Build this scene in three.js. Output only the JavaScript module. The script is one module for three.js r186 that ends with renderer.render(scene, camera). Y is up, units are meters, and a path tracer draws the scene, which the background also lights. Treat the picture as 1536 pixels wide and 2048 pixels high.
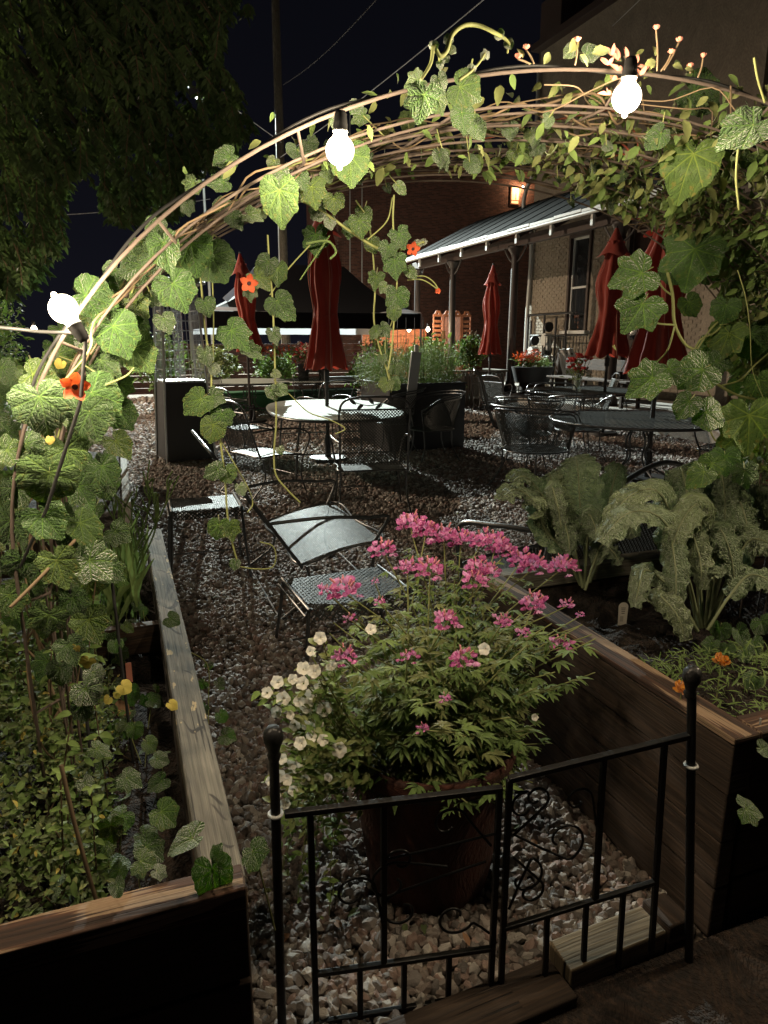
import * as THREE from 'three';
import { mergeGeometries, mergeVertices, toCreasedNormals } from 'three/addons/utils/BufferGeometryUtils.js';
import { RoundedBoxGeometry } from 'three/addons/geometries/RoundedBoxGeometry.js';
import { ImprovedNoise } from 'three/addons/math/ImprovedNoise.js';

// ---------------------------------------------------------------- camera, sky, flood lamp, exposure
const EYE = 1.55, PITCH = 0.241614, HEAD = 0.357124, FOCAL = 1400;      // radians; focal length in pixels of the 1536 x 2048 photograph
const scene = new THREE.Scene();
const camera = new THREE.PerspectiveCamera(72.3656, 0.75, 0.05, 200);
camera.rotation.order = 'YXZ';
camera.position.set(0, EYE, 0);
camera.rotation.set(-PITCH, -HEAD, 0);
const renderer = new THREE.WebGLRenderer();
renderer.toneMapping = THREE.LinearToneMapping;
renderer.toneMappingExposure = 1.18;
renderer.shadowMap.enabled = true;
{ // night sky: almost black, a little navy town glow toward the horizon, the same all round
  const w = 64, h = 64, d = new Float32Array(w * h * 4);
  for (let j = 0; j < h; j++) for (let i = 0; i < w; i++) {
    const e = Math.max(0, ((j + 0.5) / h - 0.5) * 2), g = Math.exp(-e * 5.5);
    d.set([0.0013 + 0.0042 * g, 0.0014 + 0.0042 * g, 0.0022 + 0.0068 * g, 1], (j * w + i) * 4);
  }
  const t = new THREE.DataTexture(d, w, h, THREE.RGBAFormat, THREE.FloatType);
  t.mapping = THREE.EquirectangularReflectionMapping; t.magFilter = THREE.LinearFilter; t.needsUpdate = true;
  scene.background = t; scene.environment = t;
}
const moon = new THREE.DirectionalLight(0xcfd8ff, 0.012);
moon.position.set(-6, 14, -3); moon.castShadow = true; moon.shadow.radius = 3;
scene.add(moon);
const BULB = 1.35, FLOOD = 7200, FILL = 480;        // candela of a string bulb, of the yard flood lamp and of the added warm fill lamp

// ---------------------------------------------------------------- helpers
const PI = Math.PI, sin = Math.sin, cos = Math.cos, abs = Math.abs, min = Math.min, max = Math.max;
let seed = 7;
const rnd = () => { seed = (seed + 0x6d2b79f5) | 0; let t = Math.imul(seed ^ (seed >>> 15), 1 | seed); t = (t + Math.imul(t ^ (t >>> 7), 61 | t)) ^ t; return ((t ^ (t >>> 14)) >>> 0) / 4294967296; };
const rr = (a, b) => a + (b - a) * rnd(), pick = (a) => a[Math.floor(rnd() * a.length)], gauss = () => (rnd() + rnd() + rnd() - 1.5) * 1.15;
const clamp = (x, a = 0, b = 1) => min(b, max(a, x)), lerp = (a, b, t) => a + (b - a) * t, smooth = (a, b, x) => { const t = clamp((x - a) / (b - a)); return t * t * (3 - 2 * t); };
const N3 = new ImprovedNoise(), noise = (x, y = 0, z = 0) => N3.noise(x, y, z);
const fbm = (x, y, z = 0, o = 4) => { let s = 0, a = 0.5; for (let i = 0; i < o; i++) { s += a * noise(x, y, z); x *= 2.03; y *= 2.03; z += 3.1; a *= 0.5; } return s; };
// the place: x to the right of the gravel path, y up, s along the path (s = -z)
const v = (x, y, s) => new THREE.Vector3(x, y, -s);
function ray(px, py) {                                   // direction of a point of the photograph, as [x, y, s]
  const u = (px - 768) / FOCAL, w = (py - 1024) / FOCAL, f = cos(PITCH) - w * sin(PITCH);
  return [u * cos(HEAD) + f * sin(HEAD), -(sin(PITCH) + w * cos(PITCH)), -u * sin(HEAD) + f * cos(HEAD)];
}
const atY = (px, py, y) => { const r = ray(px, py), t = (y - EYE) / r[1]; return v(r[0] * t, y, r[2] * t); };
const atS = (px, py, s) => { const r = ray(px, py), t = s / r[2]; return v(r[0] * t, EYE + r[1] * t, s); };
const atX = (px, py, x) => { const r = ray(px, py), t = x / r[0]; return v(x, EYE + r[1] * t, r[2] * t); };
const taken = {};
const numbered = (n) => { const k = (taken[n] = (taken[n] ?? -1) + 1); return k ? n + '_' + String(k).padStart(3, '0') : n; };
const cs = (o) => { o.castShadow = o.receiveShadow = true; return o; };
function tag(o, label, category, group, kind) {
  if (label) o.userData.label = label;
  if (category) o.userData.category = category;
  if (group) o.userData.group = group;
  if (kind) o.userData.kind = kind;
  return o;
}
function thing(name, label, category, p = [0, 0, 0], turn = 0, group, kind) {     // a Group at the thing's base; p = [x, y, s]
  const o = new THREE.Group(); o.name = numbered(name); o.position.set(p[0], p[1], -p[2]); o.rotation.y = turn;
  scene.add(o); return tag(o, label, category, group, kind);
}
function part(name, geo, m, parent, kind) { const o = cs(new THREE.Mesh(geo, m)); o.name = name; parent.add(o); if (kind) o.userData.kind = kind; return o; }
function wpart(name, geo, m, root, parent = root, kind) {   // geometry given in the place's axes, for a thing that is not turned
  geo.translate(-root.position.x, -root.position.y, -root.position.z); return part(name, geo, m, parent, kind);
}
function single(name, geo, m, label, category, group, kind) { const o = cs(new THREE.Mesh(geo, m)); o.name = numbered(name); scene.add(o); return tag(o, label, category, group, kind); }
function copy(o, label, p, turn) { const c = o.clone(); c.name = numbered(o.name.replace(/_\d{3}$/, '')); c.userData = { ...o.userData }; if (label) c.userData.label = label; if (p) c.position.set(p[0], p[1], -p[2]); if (turn !== undefined) c.rotation.y = turn; scene.add(c); return c; }
const merge = (list) => { const g = list.map((x) => (x.index ? x.toNonIndexed() : x)); for (const x of g) for (const k of Object.keys(x.attributes)) if (!['position', 'normal', 'uv'].includes(k)) x.deleteAttribute(k); return mergeGeometries(g); };
function instanced(name, geo, m, mats, parent, colors) {
  const o = cs(new THREE.InstancedMesh(geo, m, mats.length)); o.name = name;
  mats.forEach((x, i) => o.setMatrixAt(i, x)); if (colors) colors.forEach((c, i) => o.setColorAt(i, c));
  o.userData.kind = 'stuff'; parent.add(o); return o;
}
const dummy = new THREE.Object3D();
const mat4 = (p, q, s) => { dummy.position.copy(p); dummy.quaternion.copy(q); if (s.isVector3) dummy.scale.copy(s); else dummy.scale.setScalar(s); dummy.updateMatrix(); return dummy.matrix.clone(); };
const facing = (tip, normal) => { const y = tip.clone().normalize(), z = normal.clone().addScaledVector(y, -normal.dot(y)).normalize(), x = new THREE.Vector3().crossVectors(y, z); return new THREE.Quaternion().setFromRotationMatrix(new THREE.Matrix4().makeBasis(x, y, z)); };
const randQ = () => new THREE.Quaternion(gauss(), gauss(), gauss(), gauss()).normalize();
const V3 = (x, y, z) => new THREE.Vector3(x, y, z);
function build(pos, idx, uv) { const g = new THREE.BufferGeometry(); g.setAttribute('position', new THREE.Float32BufferAttribute(pos, 3)); if (uv) g.setAttribute('uv', new THREE.Float32BufferAttribute(uv, 2)); else g.setAttribute('uv', new THREE.Float32BufferAttribute(new Float32Array(pos.length / 3 * 2), 2)); g.setIndex(idx); g.computeVertexNormals(); return g; }
function surf(nu, nv, f, uvf) {                          // a sheet f(u, v) -> [x, y, z]
  const p = [], t = [], ix = [];
  for (let j = 0; j <= nv; j++) for (let i = 0; i <= nu; i++) { const q = f(i / nu, j / nv); p.push(q[0], q[1], q[2]); const w = uvf ? uvf(i / nu, j / nv) : [i / nu, j / nv]; t.push(w[0], w[1]); }
  for (let j = 0; j < nv; j++) for (let i = 0; i < nu; i++) { const a = j * (nu + 1) + i, b = a + 1, c = a + nu + 1, d = c + 1; ix.push(a, b, d, a, d, c); }
  return build(p, ix, t);
}
const spline = (pts, n) => new THREE.CatmullRomCurve3(pts, false, 'centripetal').getPoints(n);
function sweep(pts, r, seg = 6, closed = false) {        // a tube along points
  const n = pts.length, p = [], t = [], ix = [], T = [], tmp = V3(0, 0, 0);
  for (let i = 0; i < n; i++) { const a = pts[closed ? (i + n - 1) % n : max(0, i - 1)], b = pts[closed ? (i + 1) % n : min(n - 1, i + 1)]; T.push(b.clone().sub(a).normalize()); }
  let nn = abs(T[0].y) < 0.9 ? V3(0, 1, 0) : V3(1, 0, 0); nn.addScaledVector(T[0], -nn.dot(T[0])).normalize();
  let L = 0; const rows = closed ? n + 1 : n;
  for (let i = 0; i < rows; i++) {
    const k = i % n; nn.addScaledVector(T[k], -nn.dot(T[k])).normalize(); const bb = V3(0, 0, 0).crossVectors(T[k], nn), R = typeof r === 'function' ? r(i / (rows - 1)) : r;
    if (i) L += tmp.subVectors(pts[k], pts[(i - 1) % n]).length();
    for (let j = 0; j <= seg; j++) { const a = j / seg * 2 * PI; p.push(pts[k].x + R * (cos(a) * nn.x + sin(a) * bb.x), pts[k].y + R * (cos(a) * nn.y + sin(a) * bb.y), pts[k].z + R * (cos(a) * nn.z + sin(a) * bb.z)); t.push(j / seg * 6.28 * R, L); }
  }
  for (let i = 0; i < rows - 1; i++) for (let j = 0; j < seg; j++) { const a = i * (seg + 1) + j, b = a + 1, c = a + seg + 1, d = c + 1; ix.push(a, b, d, a, d, c); }
  if (!closed) for (const [row, f] of [[0, 1], [rows - 1, 0]]) { const c = p.length / 3, q = pts[row % n]; p.push(q.x, q.y, q.z); t.push(0, 0); for (let j = 0; j < seg; j++) { const a = row * (seg + 1) + j; f ? ix.push(c, a + 1, a) : ix.push(c, a, a + 1); } }
  return build(p, ix, t);
}
const bar = (a, b, r, seg = 6) => sweep([a, b], r, seg);
function box(w, h, d, x = 0, y = 0, z = 0, r = 0.004) {  // a chamfered box with uv in metres, the grain (v) along its longest side
  const g = r > 0 ? new RoundedBoxGeometry(w, h, d, 1, min(r, w / 2.1, h / 2.1, d / 2.1)) : new THREE.BoxGeometry(w, h, d);
  const q = g.toNonIndexed ? (g.index ? g.toNonIndexed() : g) : g, P = q.attributes.position, Nn = q.attributes.normal, U = [], dims = [w, h, d], lo = dims.indexOf(max(w, h, d)), o1 = rnd() * 7, o2 = rnd() * 7;
  for (let i = 0; i < P.count; i++) {
    const c = [P.getX(i), P.getY(i), P.getZ(i)], n = [abs(Nn.getX(i)), abs(Nn.getY(i)), abs(Nn.getZ(i))], k = n.indexOf(max(...n)), ax = [0, 1, 2].filter((m) => m !== k), al = ax.includes(lo) ? lo : ax[0], cr = ax.find((m) => m !== al);
    U.push(c[cr] + o1, c[al] + o2);
  }
  q.setAttribute('uv', new THREE.Float32BufferAttribute(U, 2)); q.translate(x, y, z); return q;
}
function lattice(W, H, pitch, r, f, step = 0.12) {       // expanded metal: two families of diagonal strands on the sheet f(x in 0..W, y in 0..H)
  const PP = [], NN = [], quad = (a, b, c, d, n0, n1) => { const fl = b.clone().sub(a).cross(d.clone().sub(a)).dot(n0) < 0, tri = (u, w, x, nu, nw, nx) => { for (const q of fl ? [u, x, w] : [u, w, x]) PP.push(q.x, q.y, q.z); for (const q of fl ? [nu, nx, nw] : [nu, nw, nx]) { const L = q.length() || 1; NN.push(q.x / L, q.y / L, q.z / L); } }; tri(a, b, c, n0, n0, n1); tri(a, c, d, n0, n1, n1); };
  for (const dir of [1, -1]) for (let c = -H + pitch / 2; c < W; c += pitch) {
    const t0 = max(0, -c), t1 = min(H, W - c); if (t1 - t0 < pitch * 0.3) continue;
    const n = max(1, Math.ceil((t1 - t0) / step)), A = [], e = 0.004;
    for (let i = 0; i <= n; i++) {
      const t = lerp(t0, t1, i / n), x = dir > 0 ? c + t : W - c - t, p = f(x, t), nn = f(x + e, t).sub(p).cross(f(x, t + e).sub(p)).normalize(), T = f(x + dir * e, t + e).sub(p).normalize(), s = V3(0, 0, 0).crossVectors(T, nn).normalize();
      if (nn.y < -0.2) nn.negate();
      A.push([p.clone().addScaledVector(s, r), p.clone().addScaledVector(s, -r), p.clone().addScaledVector(nn, -r * 0.8), nn, s]);
    }
    for (let i = 0; i < n; i++) { const [a, b, d, n0, s0] = A[i], [a2, b2, d2, n1, s1] = A[i + 1], m1 = s0.clone().addScaledVector(n0, -0.8), m2 = s0.clone().negate().addScaledVector(n0, -0.8); quad(a, b, b2, a2, n0, n1); quad(a, d, d2, a2, m1, m1); quad(b, d, d2, b2, m2, m2); }
  }
  const g = new THREE.BufferGeometry(); g.setAttribute('position', new THREE.Float32BufferAttribute(PP, 3)); g.setAttribute('normal', new THREE.Float32BufferAttribute(NN, 3)); g.setAttribute('uv', new THREE.Float32BufferAttribute(new Float32Array(PP.length / 3 * 2), 2)); return g;
}
// ---------------------------------------------------------------- textures (colour, grain and fine relief only)
function tex(w, h, f, srgb, rep = true) {
  const d = new Uint8Array(w * h * 4);
  for (let j = 0; j < h; j++) for (let i = 0; i < w; i++) { const c = f((i + 0.5) / w, (j + 0.5) / h), o = (j * w + i) * 4; for (let k = 0; k < 3; k++) d[o + k] = 255 * clamp(c.length ? c[k] : c); d[o + 3] = 255; }
  const t = new THREE.DataTexture(d, w, h); if (srgb) t.colorSpace = THREE.SRGBColorSpace;
  t.magFilter = THREE.LinearFilter; t.wrapS = t.wrapT = rep ? THREE.RepeatWrapping : THREE.ClampToEdgeWrapping; t.needsUpdate = true; return t;
}
const scaled = (t, x, y) => { const c = t.clone(); c.repeat.set(x, y); c.needsUpdate = true; return c; };
const per = (x, y, k, z = 0) => { const a = x * 2 * PI, b = y * 2 * PI, R = k / (2 * PI); return fbm(cos(a) * R + 7 + z, sin(a) * R + cos(b) * R * 0.8, sin(b) * R * 0.8 + z); };  // seamless noise
const mixc = (a, b, t) => a.map((x, i) => lerp(x, b[i], clamp(t)));
const cells = (n, sd) => { const P = []; let q = sd; const r2 = () => { q = (q * 16807) % 2147483647; return q / 2147483647; }; for (let i = 0; i < n * n; i++) P.push([r2(), r2()]);
  return (x, y) => { x *= n; y *= n; const ix = Math.floor(x), iy = Math.floor(y); let d1 = 9, d2 = 9; for (let a = -1; a < 2; a++) for (let b = -1; b < 2; b++) { const c = P[((iy + b + n) % n) * n + ((ix + a + n) % n)], dx = ix + a + c[0] - x, dy = iy + b + c[1] - y, dd = Math.hypot(dx, dy); if (dd < d1) { d2 = d1; d1 = dd; } else if (dd < d2) d2 = dd; } return [d1, d2]; }; };
// large vine leaf, seen flat: the sheet covers x -0.85..0.85, y -0.65..1.05 of a leaf whose stalk joins at 0, 0
const VEINS = [0, 0.62, -0.62, 1.3, -1.3, 2.15, -2.15];
const blister = cells(15, 4242), blister2 = cells(30, 99);
function veinAt(X, Y) {
  const R = Math.hypot(X, Y); let d = 9, sec = 9;
  for (const a of VEINS) { const al = X * sin(a) + Y * cos(a), ac = abs(X * cos(a) - Y * sin(a)); if (al > 0) d = min(d, ac * (1 + al)); if (al > 0.1 && ac < al * 0.42) { const k = (al - ac * 0.85) / 0.15, fr = abs(k - Math.round(k)) * 0.15; sec = min(sec, fr + ac * 0.02); } }
  return [d, sec, R];
}
const leafUV = (x, y) => [(x + 0.85) / 1.7, (y + 0.65) / 1.7];
const leafCol = tex(384, 384, (u, w) => {
  const X = u * 1.7 - 0.85, Y = w * 1.7 - 0.65, [d, s] = veinAt(X, Y), n = fbm(X * 5, Y * 5, 2) + 0.5, c2 = blister(u, w);
  let c = mixc([0.175, 0.305, 0.045], [0.275, 0.395, 0.075], n * 0.9);
  c = mixc(c, [0.20, 0.29, 0.075], smooth(0.13, 0.0, c2[1] - c2[0]) * 0.3);
  c = mixc(c, [0.34, 0.45, 0.13], max(smooth(0.026, 0.006, d), smooth(0.012, 0.003, s) * 0.2));
  return mixc(c, [0.44, 0.38, 0.14], smooth(0.62, 0.80, n) * 0.5 * smooth(0.35, 0.7, Math.hypot(X, Y)));
}, true, false);
const leafBump = tex(384, 384, (u, w) => {
  const X = u * 1.7 - 0.85, Y = w * 1.7 - 0.65, [d, s] = veinAt(X, Y), c = blister(u, w), c2 = blister2(u, w);
  let hgt = 0.35 + 0.4 * smooth(0.0, 0.4, c[1] - c[0]) + 0.25 * smooth(0, 0.3, c2[1] - c2[0]);
  hgt *= 0.25 + 0.75 * smooth(0.0, 0.075, min(d, s * 1.6));
  return hgt;
}, false, false);
const kaleBump = tex(384, 384, (u, w) => { const c = cells1(u, w), c2 = cells2(u, w); return 0.2 + 0.55 * smooth(0, 0.5, c[1] - c[0]) + 0.25 * smooth(0, 0.4, c2[1] - c2[0]); });
function cells1(u, w) { return (cells1.f ??= cells(9, 77))(u, w); }
function cells2(u, w) { return (cells2.f ??= cells(21, 31))(u, w); }
const kaleCol = tex(256, 256, (u, w) => { const m = abs(u - 0.5); let k = mixc([0.38, 0.455, 0.30], [0.48, 0.55, 0.40], 0.5 + per(u, w, 8) * 1.6); return mixc(k, [0.60, 0.66, 0.52], smooth(0.03, 0.012, m)); }, true);
const woodTone = (a, b, dark) => tex(512, 512, (u, w) => { const warp = per(u, w, 2) * 0.12, g = per(u + warp, w * 0.06, 46, 3), f = per(u, w * 0.2, 90, 9), k = per(u, w, 7, 5), crack = smooth(0.30, 0.40, per(u, w * 0.05, 60, 21) + 0.08 * k); let c = mixc(a, b, 0.5 + g * 1.4 + k * 0.9); c = c.map((x) => x * (1 + 0.45 * f)); return mixc(c, dark, crack * 0.85); }, true);
const woodBump = tex(512, 512, (u, w) => { const g = per(u + per(u, w, 2) * 0.12, w * 0.06, 46, 3), crack = smooth(0.30, 0.40, per(u, w * 0.05, 60, 21) + 0.08 * per(u, w, 7, 5)); return 0.6 + g * 0.5 - crack * 0.55; });
const greyWood = woodTone([0.33, 0.315, 0.28], [0.50, 0.485, 0.44], [0.10, 0.09, 0.08]);
const brownWood = woodTone([0.175, 0.13, 0.10], [0.275, 0.21, 0.16], [0.07, 0.05, 0.04]);
const chippedWood = (() => { const t = tex(256, 1024, (u, w) => { const U = u * 0.35, g = fbm(U * 160, w * 9, 2, 3), g2 = noise(U * 420, w * 30, 5), big = fbm(U * 12, w * 10, 8), saw = Math.pow(0.5 + 0.5 * noise(w * 46, U * 8, 3), 6), cr = smooth(0.42, 0.5, noise(U * 130, w * 5, 12) + 0.1 * g2), cross = smooth(0.42, 0.52, noise(w * 60 + 3 * noise(U * 20, w * 9), U * 14, 31)); let c = mixc([0.29, 0.275, 0.245], [0.475, 0.455, 0.41], 0.5 + g * 0.9 + g2 * 0.25 + big * 0.7); c = mixc(c, [0.14, 0.125, 0.11], max(cr * 0.8, cross * 0.75, saw * 0.25)); const chip = smooth(0.29, 0.34, fbm(U * 46, w * 34, 40) + 0.75 * fbm(U * 8, w * 3.2, 50) - 0.03 * g2); return mixc(c, [0.70, 0.62, 0.47], chip * 0.9); }, true); t.repeat.set(2.86, 0.4); return t; })();
const wornWood = tex(512, 512, (u, w) => { const warp = per(u, w, 2) * 0.12, g = per(u + warp, w * 0.06, 46, 3), k = per(u, w * 0.4, 9, 5), f = per(u, w * 0.12, 40, 15); let c = mixc([0.15, 0.10, 0.075], [0.30, 0.195, 0.135], 0.5 + g * 1.5 + k); return mixc(c, [0.54, 0.46, 0.37], smooth(0.09, 0.17, k + 0.6 * f) * 0.85); }, true);
const grain = tex(256, 256, (u, w) => 0.5 + per(u, w, 30, 1) * 0.8 + per(u, w, 90, 4) * 0.5);
const blotch = tex(256, 256, (u, w) => { const k = 0.9 + per(u, w, 6, 2) * 0.14 + per(u, w, 60, 5) * 0.2; return [k, k, k]; }, true);
const soilCol = tex(256, 256, (u, w) => mixc([0.085, 0.06, 0.045], [0.20, 0.15, 0.115], 0.45 + per(u, w, 40, 1) * 1.6 + per(u, w, 9, 3) * 0.7), true);
const gravelCol = tex(512, 512, (u, w) => { const c = (gravelCol0 ??= cells(40, 5))(u, w), e = c[1] - c[0]; return mixc([0.10, 0.085, 0.075], mixc([0.42, 0.37, 0.33], [0.62, 0.58, 0.53], 0.5 + noise(Math.floor(c[0] * 1e3), u * 40, w * 40)), smooth(0.02, 0.25, e)); }, true);
var gravelCol0; const gravelBump = tex(512, 512, (u, w) => { const c = (gravelCol0 ??= cells(40, 5))(u, w); return smooth(0, 0.55, c[1] - c[0]); });
const fabricBump = tex(128, 128, (u, w) => 0.5 + 0.25 * sin(u * 2 * PI * 32) + 0.25 * sin(w * 2 * PI * 32));
const rustCol = tex(256, 256, (u, w) => mixc([0.25, 0.13, 0.09], [0.42, 0.22, 0.15], 0.5 + per(u, w, 8, 2) * 1.5 + per(u, w, 30, 6) * 0.7), true);

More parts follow.
